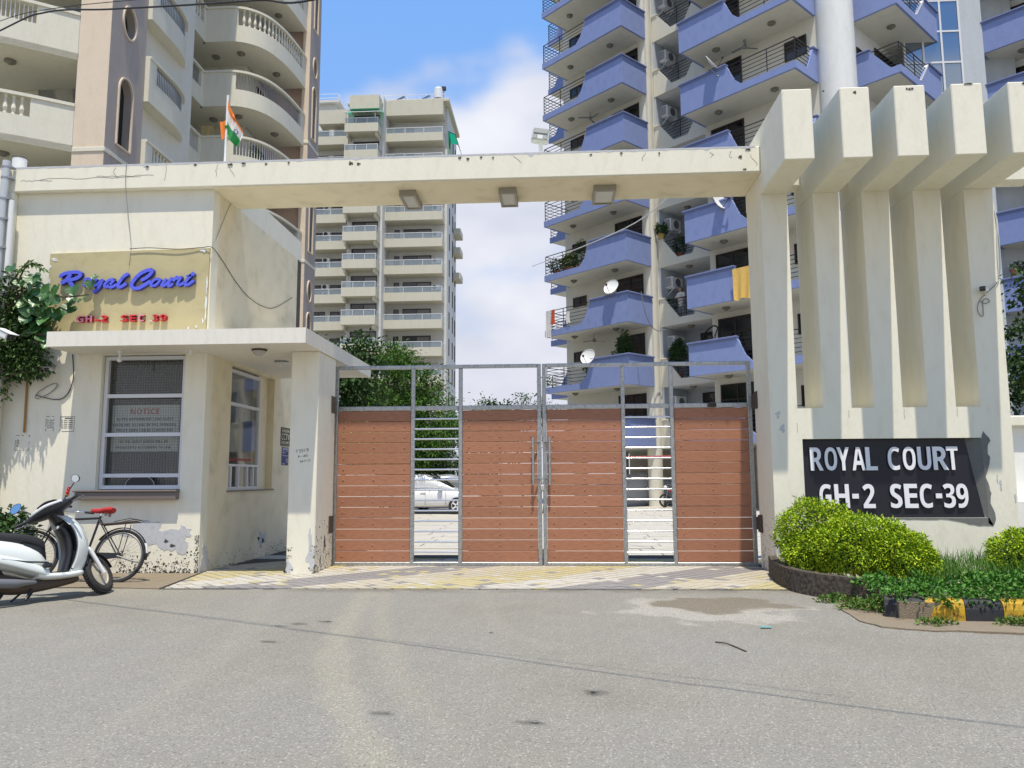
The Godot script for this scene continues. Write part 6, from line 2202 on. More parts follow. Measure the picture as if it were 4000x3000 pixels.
func build_scooter() -> void:
	mat("scooter_white", lin(0.72, 0.76, 0.72), 0.18)
	M.scooter_white.clearcoat_enabled = true
	M.scooter_white.clearcoat = 0.6
	mat("scooter_black", lin(0.018, 0.019, 0.022), 0.35)
	mat("scooter_grey", lin(0.16, 0.165, 0.175), 0.4, 0.2)
	mat("seat_black", lin(0.020, 0.020, 0.021), 0.6)
	tri(mat("tyre", lin(0.030, 0.029, 0.028), 0.85), tex.mottle, tex.fine_n, Vector3(6, 6, 6), 0.8, false)
	mat("mirror", lin(0.7, 0.74, 0.72), 0.03, 1.0)
	mat("dusty_rim", lin(0.42, 0.38, 0.30), 0.6)
	var psi := deg_to_rad(32)
	var b := Basis(Vector3.UP, -psi) * Basis(Vector3.BACK, deg_to_rad(15.0))
	var head := Vector3(sin(psi), 0, -cos(psi))
	var o := thing("motor_scooter", "white scooter with black leg shield leaning on its side stand before bicycle", "scooter")
	o.transform = Transform3D(b, Vector3(-5.455, 0, -9.18) - head * 0.62)
	var axis := Vector3(0, 0.89, 0.45).normalized()
	var piv := Vector3(0, 0.25, -0.58)
	var st_b := Basis(axis, deg_to_rad(33))
	var sx := Transform3D(st_b, piv - st_b * piv)
	# rear body
	var rr := []
	for k in smooth_rings([[0.00, 0.37, 0.10, 0.10], [0.10, 0.42, 0.165, 0.16], [0.30, 0.50, 0.20, 0.17], [0.60, 0.58, 0.205, 0.15], [0.88, 0.66, 0.15, 0.11], [1.06, 0.73, 0.06, 0.04]]):
		rr.append(ring_z(k[0], 0, k[1], k[2], k[3], 22, 2.6))
	var s := st()
	loft(s, rr)
	obj("rear_body", s, M.scooter_white, o)
	s = st()
	for d in [-1.0, 1.0]:
		var q := []
		for k in smooth_rings([[0.02, 0.30, 0.022, 0.035], [0.2, 0.38, 0.02, 0.05], [0.45, 0.47, 0.018, 0.05], [0.8, 0.57, 0.012, 0.03]], 4):
			q.append(ring_z(k[0], d * (0.175 + 0.03 * sin(k[0] * 3.2)), k[1] - 0.02, k[2], k[3], 10))
		loft(s, q)
	obj("side_panel", s, M.scooter_white, o)
	s = st()
	for d in [-1.0, 1.0]:
		tube(s, [Vector3(d * 0.185, 0.40, 0.02), Vector3(d * 0.212, 0.42, 0.25), Vector3(d * 0.214, 0.47, 0.5), Vector3(d * 0.18, 0.53, 0.82)], 0.009, 6)
	obj("trim_line", s, M.scooter_black, o)
	s = st()
	for d in [-1.0, 1.0]:
		cbox(s, Vector3(d * 0.205 - 0.03, 0.34, 0.0), Vector3(d * 0.205 + 0.03, 0.39, 0.09), 0.012)
	obj("foot_peg", s, M.scooter_black, o)
	s = st()
	rr = []
	for k in smooth_rings([[-0.01, 0.58, 0.06, 0.05], [0.03, 0.63, 0.105, 0.07], [0.20, 0.69, 0.13, 0.07], [0.42, 0.72, 0.145, 0.07], [0.68, 0.77, 0.14, 0.07], [0.86, 0.80, 0.09, 0.045]]):
		rr.append(ring_z(k[0], 0, k[1], k[2], k[3], 20, 2.8))
	loft(s, rr)
	obj("seat", s, M.seat_black, o)
	s = st()
	rr = []
	for k in smooth_rings([[-0.005, 0.47, 0.08, 0.13], [0.08, 0.53, 0.13, 0.10], [0.25, 0.60, 0.15, 0.07]]):
		rr.append(ring_z(k[0], 0, k[1], k[2], k[3], 18, 2.8))
	loft(s, rr)
	obj("seat_base", s, M.scooter_black, o)
	s = st()
	tube(s, [Vector3(-0.15, 0.72, 0.7), Vector3(-0.16, 0.78, 0.95), Vector3(0, 0.80, 1.02), Vector3(0.16, 0.78, 0.95), Vector3(0.15, 0.72, 0.7)], 0.013, 8)
	obj("grab_rail", s, M.scooter_grey, o)
	# floor
	s = st()
	rr = []
	for k in smooth_rings([[-0.40, 0.27, 0.10, 0.03], [-0.32, 0.255, 0.19, 0.035], [-0.15, 0.245, 0.205, 0.035], [0.02, 0.255, 0.20, 0.04], [0.12, 0.29, 0.17, 0.05]]):
		rr.append(ring_z(k[0], 0, k[1], k[2], k[3], 18, 4.0))
	loft(s, rr)
	obj("footboard", s, M.scooter_white, o)
	s = st()
	cbox(s, Vector3(-0.165, 0.283, -0.26), Vector3(0.165, 0.294, 0.03), 0.005)
	obj("floor_mat", s, M.scooter_black, o)
	s = st()
	rr = []
	for k in smooth_rings([[-0.34, 0.20, 0.10, 0.03], [0.0, 0.17, 0.13, 0.05], [0.3, 0.20, 0.12, 0.09], [0.55, 0.26, 0.11, 0.10], [0.75, 0.28, 0.07, 0.07]]):
		rr.append(ring_z(k[0], 0, k[1], k[2], k[3], 14, 3.0))
	loft(s, rr)
	obj("engine_case", s, M.rust_metal, o)
	s = st()
	tube(s, [Vector3(0.14, 0.2, 0.15), Vector3(0.2, 0.2, 0.4), Vector3(0.21, 0.25, 0.85)], [0.02, 0.05, 0.055], 12)
	obj("exhaust", s, M.scooter_grey, o)
	# leg shield: white outside, black inside
	var outer := []
	var inner := []
	for k in smooth_rings([[0.25, -0.30, 0.165], [0.40, -0.37, 0.20], [0.58, -0.40, 0.225], [0.76, -0.37, 0.215], [0.88, -0.30, 0.16], [0.95, -0.25, 0.10]], 5):
		var ro := []
		var ri := []
		var n := 9
		for i in n:
			var t := lerpf(-1.0, 1.0, i / (n - 1.0))
			ro.append(Vector3(k[2] * 1.06 * t, k[0], k[1] - 0.075 * (1.0 - t * t) - 0.012 + 0.10 * pow(absf(t), 4.0)))
		for i in n:
			var t := lerpf(1.0, -1.0, i / (n - 1.0))
			ro.append(Vector3(k[2] * 1.06 * t * 0.93, k[0], k[1] - 0.055 * (1.0 - t * t) + 0.012 + 0.105 * pow(absf(t), 4.0)))
		for i in n:
			var t := lerpf(-1.0, 1.0, i / (n - 1.0))
			ri.append(Vector3(k[2] * 0.80 * t, k[0], k[1] - 0.052 * (1.0 - t * t) + 0.016))
		for i in n:
			var t := lerpf(1.0, -1.0, i / (n - 1.0))
			ri.append(Vector3(k[2] * 0.76 * t, k[0], k[1] + 0.05 + 0.05 * (1.0 - t * t)))
		outer.append(ro)
		inner.append(ri)
	s = st()
	loft(s, outer)
	obj("leg_shield", s, M.scooter_white, o)
	s = st()
	loft(s, inner)
	obj("inner_panel", s, M.scooter_black, o)
	s = st()
	rr = []
	for k in smooth_rings([[0.30, -0.21, 0.10, 0.05], [0.5, -0.27, 0.10, 0.05], [0.68, -0.27, 0.11, 0.06], [0.8, -0.22, 0.10, 0.06]]):
		var q := []
		for i in 16:
			var t := TAU * i / 16
			q.append(Vector3(k[2] * cos(t), k[0], k[1] + k[3] * sin(t)))
		rr.append(q)
	loft(s, rr)
	obj("glove_box", s, M.scooter_black, o)
	s = st()
	lathe(s, [Vector2(0, 0.006), Vector2(0.022, 0.006), Vector2(0.026, 0), Vector2(0, -0.01)], Transform3D(Basis(Vector3.RIGHT, PI / 2 - 0.3), Vector3(0.055, 0.82, -0.165)), 14)
	obj("ignition_lock", s, M.chrome, o)
	# steering: cowl, bars, mirrors, fork, wheel
	rr = []
	for k in smooth_rings([[-0.27, 1.0, -0.06, 0.03, 0.035], [-0.17, 1.01, -0.08, 0.055, 0.07], [-0.07, 1.025, -0.10, 0.075, 0.10], [0.07, 1.025, -0.10, 0.075, 0.10], [0.17, 1.01, -0.08, 0.055, 0.07], [0.27, 1.0, -0.06, 0.03, 0.035]]):
		rr.append(ring_x(k[0], k[1], k[2], k[3], k[4], 16))
	s = st()
	loft(s, turned(rr, sx))
	obj("handlebar_cowl", s, M.scooter_black, o)
	s = st()
	rr = []
	for k in smooth_rings([[-0.11, 1.085, -0.06, 0.012, 0.05], [0, 1.10, -0.07, 0.02, 0.07], [0.11, 1.085, -0.06, 0.012, 0.05]]):
		rr.append(ring_x(k[0], k[1], k[2], k[3], k[4], 14))
	loft(s, turned(rr, sx))
	obj("instrument_glass", s, M.dark_glass, o)
	s = st()
	rr = []
	for k in smooth_rings([[-0.2, 1.03, -0.01, 0.014, 0.012], [0, 1.05, 0.008, 0.018, 0.012], [0.2, 1.03, -0.01, 0.014, 0.012]]):
		rr.append(ring_x(k[0], k[1], k[2], k[3], k[4], 10))
	loft(s, turned(rr, sx))
	obj("silver_strip", s, M.white_metal, o)
	s = st()
	for k in [[0.80, -0.20, 0.06], [1.0, -0.10, 0.075]]:
		pass
	rr = []
	for k in smooth_rings([[0.86, -0.20, 0.07, 0.06], [0.93, -0.16, 0.08, 0.07], [0.99, -0.11, 0.12, 0.08]]):
		var q := []
		for i in 14:
			var t := TAU * i / 14
			q.append(sx * Vector3(k[2] * cos(t), k[0], k[1] + k[3] * sin(t)))
		rr.append(q)
	loft(s, rr)
	obj("steering_neck", s, M.scooter_black, o)
	for d in [-1.0, 1.0]:
		s = st()
		tube(s, [sx * Vector3(d * 0.25, 1.0, -0.05), sx * Vector3(d * 0.40, 0.985, 0.01)], 0.019, 10)
		obj("grip", s, M.dark_plastic, o)
		s = st()
		tube(s, [sx * Vector3(d * 0.24, 1.005, -0.10), sx * Vector3(d * 0.33, 1.0, -0.115), sx * Vector3(d * 0.43, 0.985, -0.06)], 0.007, 6)
		obj("brake_lever", s, M.scooter_grey, o)
		s = st()
		tube(s, [sx * Vector3(d * 0.20, 1.05, -0.06), sx * Vector3(d * 0.27, 1.13, -0.07), sx * Vector3(d * 0.36, 1.19, -0.07)], 0.006, 6)
		var m := obj("mirror_stem", s, M.dark_plastic, o)
		s = st()
		var mt := Transform3D(st_b * Basis(Vector3.UP, d * -0.35) * Basis(Vector3.BACK, d * -0.6), sx * Vector3(d * 0.39, 1.235, -0.07))
		lathe(s, [Vector2(0, -0.03), Vector2(0.03, -0.026), Vector2(0.046, -0.012), Vector2(0.05, 0.004)], mt * Transform3D(Basis(Vector3.RIGHT, PI / 2) * Basis.from_scale(Vector3(1.45, 1, 0.95)), Vector3.ZERO), 18)
		obj("mirror_shell", s, M.dark_plastic, m)
		s = st()
		lathe(s, [Vector2(0.046, 0.003), Vector2(0, 0.0031)], mt * Transform3D(Basis(Vector3.RIGHT, PI / 2) * Basis.from_scale(Vector3(1.45, 1, 0.95)), Vector3.ZERO), 18)
		obj("mirror_glass", s, M.mirror, m)
	s = st()
	for i in 5:
		torus(s, sx * Transform3D(Basis(Vector3.RIGHT, 0.4 + i) * Basis(Vector3.UP, i * 1.3), Vector3(0.25 + 0.008 * i, 1.105 + 0.012 * i, -0.066)), 0.017, 0.008, 12, 6)
	obj("red_thread", s, mat("thread_red", lin(0.50, 0.04, 0.035), 0.8), o)
	s = st()
	for i in 3:
		torus(s, sx * Transform3D(Basis(Vector3.RIGHT, 1.0 + i) * Basis(Vector3.UP, i * 2.1), Vector3(0.235, 1.085 + 0.01 * i, -0.066)), 0.015, 0.005, 12, 6)
	obj("orange_thread", s, M.rust_orange, o)
	var fc := Vector3(0, 0.245, -0.62)
	var ww := sx * Transform3D(Basis(Vector3.UP, PI / 2), fc)
	s = st()
	torus(s, ww, 0.195, 0.05, 36, 10, 1.0)
	var wh := obj("front_wheel", s, M.tyre, o)
	s = st()
	for i in 44:
		for d in [-1.0, 1.0]:
			var a := TAU * (i + (0.25 if d > 0 else 0.0)) / 44.0
			box(s, Vector3(0.239, -0.006, -0.001 if d > 0 else -0.034), Vector3(0.2475, 0.006, 0.034 if d > 0 else 0.001), ww * Transform3D(Basis(Vector3.BACK, a) * Basis(Vector3.RIGHT, d * 0.5), Vector3.ZERO))
	obj("tread", s, M.tyre, wh, "stuff")
	s = st()
	lathe(s, [Vector2(0.15, -0.03), Vector2(0.155, -0.035), Vector2(0.14, -0.02), Vector2(0.05, -0.03), Vector2(0.03, -0.045), Vector2(0.03, 0.045), Vector2(0.05, 0.03), Vector2(0.14, 0.02), Vector2(0.155, 0.035), Vector2(0.15, 0.03)], ww * Transform3D(Basis(Vector3.RIGHT, PI / 2), Vector3.ZERO), 24)
	obj("rim", s, M.dusty_rim, wh)
	s = st()
	for d in [-1.0, 1.0]:
		tube(s, [sx * Vector3(d * 0.085, 0.52, -0.46), sx * Vector3(d * 0.085, 0.22, -0.61)], [0.026, 0.024], 10)
	tube(s, [sx * Vector3(-0.09, 0.52, -0.46), sx * Vector3(0.09, 0.52, -0.46)], 0.03, 8)
	obj("fork", s, M.white_metal, o)
	s = st()
	var fr := []
	for i in 13:
		var a := lerpf(0.35, 2.75, i / 12.0)
		var q := []
		for k in 9:
			var t := lerpf(-1.2, 1.2, k / 8.0)
			var rad := 0.262 + 0.018 * cos(t)
			q.append(sx * (fc + Vector3(0.066 * sin(t), (rad - 0.03 * (1.0 - cos(t))) * sin(a), -(rad - 0.03 * (1.0 - cos(t))) * cos(a))))
		fr.append(q)
	loft(s, fr, false, false)
	obj("front_mudguard", s, M.scooter_black, o)
	# rear wheel and stand
	var rw := Transform3D(Basis(Vector3.UP, PI / 2), Vector3(0, 0.235, 0.62))
	s = st()
	torus(s, rw, 0.185, 0.052, 32, 10)
	wh = obj("rear_wheel", s, M.tyre, o)
	s = st()
	lathe(s, [Vector2(0.15, -0.035), Vector2(0.05, -0.02), Vector2(0.05, 0.02), Vector2(0.15, 0.035)], rw * Transform3D(Basis(Vector3.RIGHT, PI / 2), Vector3.ZERO), 20)
	obj("rim", s, M.dusty_rim, wh)
	s = st()
	tube(s, [Vector3(-0.12, 0.20, 0.02), Vector3(-0.20, 0.085, 0.08), Vector3(-0.235, 0.066, 0.10)], 0.011, 8)
	obj("side_stand", s, M.scooter_black, o)
	s = st()
	tube(s, [Vector3(0.10, 0.16, 0.16), Vector3(0.14, 0.02, 0.26)], 0.012, 8)
	tube(s, [Vector3(-0.10, 0.16, 0.16), Vector3(-0.12, 0.05, 0.30)], 0.012, 8)
	obj("centre_stand", s, M.scooter_black, o)


# ---------------------------------------------------------------- bicycle
func build_bicycle() -> void:
	mat("bike_black", lin(0.014, 0.014, 0.015), 0.4)
	mat("dull_steel", lin(0.30, 0.29, 0.27), 0.45, 0.8)
	mat("saddle_red", lin(0.42, 0.02, 0.02), 0.75)
	mat("bike_rust", lin(0.06, 0.045, 0.035), 0.8)
	var o := thing("bicycle", "black roadster bicycle with red saddle cover leaning on the wall under counter", "bicycle", Vector3(-5.835, 0, -10.14))
	o.basis = Basis(Vector3.UP, 0.03) * Basis(Vector3.RIGHT, -0.20)
	for w in 2:
		var c := Vector3(0.0 if w == 0 else -1.22, 0.352, 0)
		var tf := Transform3D(Basis(Vector3.UP, 0.0 if w == 0 else 0.45), c)
		var s := st()
		torus(s, tf, 0.333, 0.019, 56, 8)
		var wh := obj("rear_wheel" if w == 0 else "front_wheel", s, M.tyre, o)
		s = st()
		torus(s, tf, 0.303, 0.013, 56, 6, 1.1)
		obj("rim", s, M.dull_steel, wh)
		s = st()
		for i in 36:
			var a := TAU * i / 36.0
			var b := a + (0.9 if i % 4 < 2 else -0.9)
			var zz := 0.028 if i % 2 else -0.028
			var p := tf * Vector3(cos(a) * 0.297, sin(a) * 0.297, 0)
			var q := tf * Vector3(cos(b) * 0.03, sin(b) * 0.03, zz)
			tube(s, [p, q], 0.0014, 4, false)
		obj("spokes", s, M.dull_steel, wh, "stuff")
		s = st()
		lathe(s, [Vector2(0, -0.05), Vector2(0.014, -0.05), Vector2(0.03, -0.034), Vector2(0.018, -0.02), Vector2(0.018, 0.02), Vector2(0.03, 0.034), Vector2(0.014, 0.05), Vector2(0, 0.05)], tf * Transform3D(Basis(Vector3.RIGHT, PI / 2), Vector3.ZERO), 14)
		obj("hub", s, M.bike_rust, wh)
		s = st()
		var fr := []
		for i in 25:
			var a := lerpf(-0.15, 2.55, i / 24.0) if w == 0 else lerpf(0.55, 3.35, i / 24.0)
			var row := []
			for k in 5:
				var t := lerpf(-1, 1, k / 4.0)
				row.append(tf * Vector3(cos(a) * (0.378 - 0.010 * t * t), sin(a) * (0.378 - 0.010 * t * t), 0.03 * t))
			fr.append(row)
		loft(s, fr, false, false)
		obj("mudguard", s, M.bike_black, o)
		if w == 0:
			s = st()
			var pf := []
			for i in 7:
				var a := lerpf(0.10, 0.46, i / 6.0)
				var row := []
				for k in 5:
					var t := lerpf(-1, 1, k / 4.0)
					row.append(tf * Vector3(cos(a) * (0.381 - 0.010 * t * t), sin(a) * (0.381 - 0.010 * t * t), 0.0315 * t))
				pf.append(row)
			loft(s, pf, false, false)
			obj("white_tail_patch", s, M.white_plastic, o)
	var bb := Vector3(-0.46, 0.29, 0)
	var seat := Vector3(-0.345, 0.855, 0)
	var hd_t := Vector3(-0.955, 0.86, 0)
	var hd_b := Vector3(-1.01, 0.68, 0)
	var s := st()
	tube(s, [seat, hd_t + Vector3(0.01, -0.03, 0)], 0.0155, 10)
	obj("top_tube", s, M.bike_black, o)
	s = st()
	tube(s, [bb, seat + Vector3(0.006, 0.03, 0)], 0.0155, 10)
	obj("seat_tube", s, M.bike_black, o)
	s = st()
	tube(s, [bb, hd_b], 0.0165, 10)
	obj("down_tube", s, M.bike_black, o)
	s = st()
	tube(s, [hd_b, hd_t], 0.021, 12)
	obj("head_tube", s, M.bike_black, o)
	for d in [-1.0, 1.0]:
		s = st()
		tube(s, [bb + Vector3(0, 0, d * 0.03), Vector3(0, 0.352, d * 0.055)], 0.0105, 8)
		obj("chain_stay", s, M.bike_black, o)
		s = st()
		tube(s, [seat + Vector3(0, -0.02, d * 0.025), Vector3(0, 0.352, d * 0.055)], 0.0085, 8)
		obj("seat_stay", s, M.bike_black, o)
		s = st()
		tube(s, [hd_b + Vector3(0, 0, d * 0.03), Vector3(-1.08, 0.52, d * 0.05), Vector3(-1.22, 0.352, d * 0.045)], 0.011, 8)
		obj("fork_blade", s, M.bike_black, o)
		s = st()
		tube(s, [Vector3(0.0, 0.352, d * 0.06), Vector3(0.05, 0.70, d * 0.07), Vector3(0.06, 0.775, d * 0.07)], 0.006, 6)
		obj("carrier_stay", s, M.bike_rust, o)
	s = st()
	for z in [-0.065, 0.0, 0.065]:
		tube(s, [Vector3(-0.30, 0.765, z), Vector3(0.0, 0.79, z), Vector3(0.19, 0.805, z)], 0.007, 6)
	for x in [-0.28, -0.1, 0.06, 0.19]:
		tube(s, [Vector3(x, 0.766 + 0.08 * (x + 0.3), -0.07), Vector3(x, 0.766 + 0.08 * (x + 0.3), 0.07)], 0.006, 6)
	tube(s, [Vector3(-0.12, 0.80, -0.05), Vector3(0.10, 0.845, -0.05), Vector3(0.24, 0.82, -0.05), Vector3(0.24, 0.82, 0.05), Vector3(0.10, 0.845, 0.05), Vector3(-0.12, 0.80, 0.05)], 0.0055, 6)
	obj("carrier", s, M.bike_rust, o)
	s = st()
	tube(s, [seat + Vector3(0.006, 0.03, 0), seat + Vector3(0.018, 0.085, 0)], 0.0125, 10)
	obj("seat_post", s, M.chrome, o)
	s = st()
	var sr := []
	for k in smooth_rings([[-0.175, 0.955, 0.012, 0.02], [-0.12, 0.955, 0.028, 0.03], [-0.04, 0.952, 0.045, 0.034], [0.05, 0.958, 0.095, 0.042], [0.10, 0.962, 0.10, 0.042], [0.14, 0.965, 0.06, 0.028]]):
		sr.append(ring_x(-0.31 + k[0], k[1], 0, k[3], k[2], 16))
	loft(s, sr)
	obj("saddle", s, M.saddle_red, o)
	s = st()
	for d in [-1.0, 1.0]:
		for k in 4:
			torus(s, Transform3D(Basis(Vector3.RIGHT, PI / 2), Vector3(-0.245, 0.885 + 0.012 * k, d * 0.05)), 0.017, 0.0035, 12, 5)
	obj("saddle_springs", s, M.dull_steel, o)
	s = st()
	tube(s, [hd_t, hd_t + Vector3(-0.02, 0.07, 0)], 0.012, 8)
	tube(s, curve([Vector3(-0.68, 0.975, -0.27), Vector3(-0.83, 0.985, -0.25), Vector3(-0.93, 0.96, -0.12), Vector3(-0.965, 0.945, 0), Vector3(-0.93, 0.96, 0.12), Vector3(-0.83, 0.985, 0.25), Vector3(-0.68, 0.975, 0.27)], 5), 0.011, 8)
	obj("handlebar", s, M.chrome, o)
	s = st()
	for d in [-1.0, 1.0]:
		tube(s, [Vector3(-0.72, 0.978, d * 0.266), Vector3(-0.60, 0.968, d * 0.275)], 0.017, 10)
	obj("grips", s, M.dark_plastic, o)
	s = st()
	tube(s, [Vector3(-0.74, 0.95, 0.25), Vector3(-0.86, 0.955, 0.22), Vector3(-0.93, 0.93, 0.1)], 0.005, 6)
	tube(s, [Vector3(-0.95, 0.95, 0.05), Vector3(-1.0, 0.8, 0.04), Vector3(-1.02, 0.66, 0.03)], 0.004, 6)
	obj("brake_rod", s, M.dull_steel, o)
	s = st()
	lathe(s, [Vector2(0.095, -0.003), Vector2(0.1, 0.0), Vector2(0.095, 0.003), Vector2(0.02, 0.003)], Transform3D(Basis(Vector3.RIGHT, PI / 2), bb + Vector3(0, 0, 0.045)), 24)
	tube(s, [bb + Vector3(0, 0, 0.05), bb + Vector3(0.15, -0.06, 0.055)], 0.009, 6)
	tube(s, [bb + Vector3(0, 0, -0.05), bb + Vector3(-0.15, 0.06, -0.055)], 0.009, 6)
	cbox(s, bb + Vector3(0.11, -0.075, 0.06), bb + Vector3(0.19, -0.05, 0.15), 0.006)
	cbox(s, bb + Vector3(-0.19, 0.05, -0.15), bb + Vector3(-0.11, 0.075, -0.06), 0.006)
	obj("crank_set", s, M.bike_rust, o)
	s = st()
	var cc := PackedVector2Array()
	for i in 13:
		var a := lerpf(PI / 2, 3 * PI / 2, i / 12.0)
		cc.append(Vector2(bb.x + 0.07 * cos(a), bb.y + 0.06 + 0.05 * sin(a)))
	cc.append(Vector2(0.05, 0.33))
	cc.append(Vector2(0.05, 0.385))
	prism(s, cc, Transform3D(Basis(), Vector3(0, 0, 0.052)), 0.012)
	obj("chain_guard", s, M.bike_black, o)
	s = st()
	tube(s, [Vector3(0.0, 0.35, 0.06), Vector3(0.22, 0.28, 0.075), Vector3(0.30, 0.265, 0.08)], 0.012, 6)
	obj("kick_stand", s, M.dull_steel, o)


# ---------------------------------------------------------------- things in the yard and on the balconies
func build_car(o: Node3D, body: Material) -> void:
	# nose towards +x, wheels at x = 1.35 and -1.25
	var s := st()
	var rings := []
	for k in smooth_rings([[-2.15, 0.45, 0.80, 0.60], [-2.05, 0.32, 0.92, 0.76], [-1.6, 0.26, 0.97, 0.85], [-0.6, 0.24, 0.97, 0.87], [0.6, 0.24, 0.98, 0.87], [1.3, 0.25, 0.94, 0.86], [1.9, 0.28, 0.82, 0.80], [2.15, 0.38, 0.68, 0.62]], 4):
		rings.append(ring_x(k[0], (k[1] + k[2]) / 2, 0, (k[2] - k[1]) / 2, k[3], 24, 4.0))
	loft(s, rings)
	obj("body", s, body, o)
	s = st()
	rings = []
	for k in smooth_rings([[-1.95, 0.90, 0.94, 0.60], [-1.35, 0.90, 1.34, 0.62], [-0.6, 0.90, 1.50, 0.62], [0.1, 0.90, 1.50, 0.62], [0.75, 0.90, 1.22, 0.66], [1.25, 0.90, 0.95, 0.70]], 5):
		rings.append(ring_x(k[0], (k[1] + k[2]) / 2, 0, (k[2] - k[1]) / 2, k[3], 20, 3.2))
	loft(s, rings)
	obj("roof", s, body, o)
	for d in [-1.0, 1.0]:
		for w in [[-0.55, 0.12, "rear_side_window"], [0.17, 0.80, "front_side_window"]]:
			s = st()
			var pl := PackedVector2Array([Vector2(w[0], 0.98), Vector2(w[1], 0.98), Vector2(w[1] - (0.38 if w[1] > 0.5 else 0.0), 1.37), Vector2(w[0] + 0.03, 1.40)])
			prism(s, pl, Transform3D(Basis(Vector3.RIGHT, -0.10 * d), Vector3(0, 0, d * 0.535 - 0.012)), 0.03)
			obj(w[2], s, M.dark_glass, o)
		s = st()
		cbox(s, Vector3(0.62, 0.99, d * 0.93 - 0.09), Vector3(0.80, 1.11, d * 0.93 + 0.09), 0.03)
		obj("door_mirror", s, body, o)
		s = st()
		box(s, Vector3(-0.05, 0.80, d * 0.872 - 0.01), Vector3(0.14, 0.825, d * 0.872 + 0.01))
		obj("door_handle", s, M.white_metal, o)
		s = st()
		for x in [0.14, -0.72, 0.92]:
			box(s, Vector3(x - 0.006, 0.34, d * 0.862 - 0.008), Vector3(x + 0.006, 0.93, d * 0.862 + 0.008))
		obj("door_seams", s, M.scooter_grey, o, "stuff")
		for x in [1.35, -1.3]:
			s = st()
			lathe(s, [Vector2(0, -0.11), Vector2(0.30, -0.11), Vector2(0.32, -0.07), Vector2(0.32, 0.07), Vector2(0.30, 0.11), Vector2(0, 0.11)], Transform3D(Basis(Vector3.RIGHT, PI / 2), Vector3(x, 0.32, d * 0.79)), 26)
			var t := obj("wheel", s, M.tyre, o)
			s = st()
			for i in 5:
				box(s, Vector3(0.03, -0.03, -0.012), Vector3(0.2, 0.03, 0.012), Transform3D(Basis(Vector3.BACK, TAU * i / 5.0), Vector3(x, 0.32, d * 0.905)))
			torus(s, Transform3D(Basis(), Vector3(x, 0.32, d * 0.90)), 0.2, 0.014, 24, 5)
			obj("alloy_rim", s, M.white_metal, t)
	s = st()
	rings = []
	for k in smooth_rings([[0.33, 1.06, 1.475, 0.56], [0.75, 1.0, 1.235, 0.60], [1.14, 0.955, 1.0, 0.63]], 4):
		rings.append([Vector3(k[0] + 0.02, k[2] + 0.012, -k[3]), Vector3(k[0] + 0.02, k[2] + 0.018, 0), Vector3(k[0] + 0.02, k[2] + 0.012, k[3])])
	loft(s, rings, false, false)
	obj("windscreen", s, M.dark_glass, o)


# dish turned towards a direction, on an arm
func dish(label: String, at: Vector3, towards: Vector3, foot: Vector3) -> void:
	var o := thing("satellite_dish", label, "satellite dish", at, 0, "satellite dishes on the lavender tower")
	var z := towards.normalized()
	var x := Vector3.UP.cross(z).normalized()
	var b := Basis(x, z.cross(x), z)
	var s := st()
	var prof := []
	for i in 7:
		var r := 0.40 * i / 6.0
		prof.append(Vector2(r, -0.09 + 0.55 * r * r))
	lathe(s, prof, Transform3D(b * Basis(Vector3.RIGHT, PI / 2) * Basis.from_scale(Vector3(0.92, 1, 1)), Vector3.ZERO), 26)
	torus(s, Transform3D(b * Basis.from_scale(Vector3(0.92, 1, 1)), Vector3.ZERO), 0.398, 0.012, 30, 5)
	obj("reflector", s, M.white_plastic, o)
	s = st()
	tube(s, [b * Vector3(0, -0.36, 0.0), b * Vector3(0, -0.22, 0.42)], 0.013, 6)
	cbox(s, b * Vector3(0, -0.2, 0.42) - Vector3(0.05, 0.05, 0.05), b * Vector3(0, -0.2, 0.42) + Vector3(0.05, 0.05, 0.05), 0.012)
	obj("feed_arm", s, M.dark_plastic, o)
	s = st()
	tube(s, curve([b * Vector3(0, 0, -0.09), b * Vector3(0, -0.1, -0.2), (foot - at) * 0.6 + b * Vector3(0, 0, -0.1), foot - at], 4), 0.02, 6)
	obj("mast", s, M.grey_metal, o)


func leaf_mesh(n: int, pick: Callable, size: float, wide: float, cols: Array, droop := 0.25, var_ := 0.25) -> ArrayMesh:
	var vs := PackedVector3Array()
	var ns := PackedVector3Array()
	var cs := PackedColorArray()
	vs.resize(n * 6)
	ns.resize(n * 6)
	cs.resize(n * 6)
	var j := 0
	for i in n:
		var e: Array = pick.call()
		var p: Vector3 = e[0]
		var out: Vector3 = e[1]
		var d := (out + Vector3(rng.randfn(), rng.randfn(), rng.randfn()) * 0.75 + Vector3(0, -droop, 0)).normalized()
		var w := d.cross(Vector3(rng.randfn(), rng.randfn() + 1.2, rng.randfn())).normalized()
		var u := w.cross(d)
		if u.y < 0:
			u = -u
		var l := size * rng.randf_range(0.6, 1.3)
		var h := l * wide * 0.5
		var mid := p + d * l * 0.45 - u * l * 0.05
		var tip := p + d * l - u * l * 0.2
		var a := mid + w * h + u * h * 0.25
		var b := mid - w * h + u * h * 0.25
		var c: Color = cols[rng.randi() % cols.size()] * (1.0 + var_ * rng.randf_range(-1, 1))
		c.a = 1.0
		for t in [[p, a, tip], [p, tip, b]]:
			var q0: Vector3 = t[0]
			var q1: Vector3 = t[1]
			var q2: Vector3 = t[2]
			var nn := (q2 - q0).cross(q1 - q0).normalized()
			if nn.dot(u) < 0:
				nn = -nn
				var sw := q1
				q1 = q2
				q2 = sw
			vs[j] = q0
			vs[j + 1] = q1
			vs[j + 2] = q2
			for k in 3:
				ns[j + k] = nn
				cs[j + k] = c
			j += 3
	return mesh_of(vs, ns, cs)


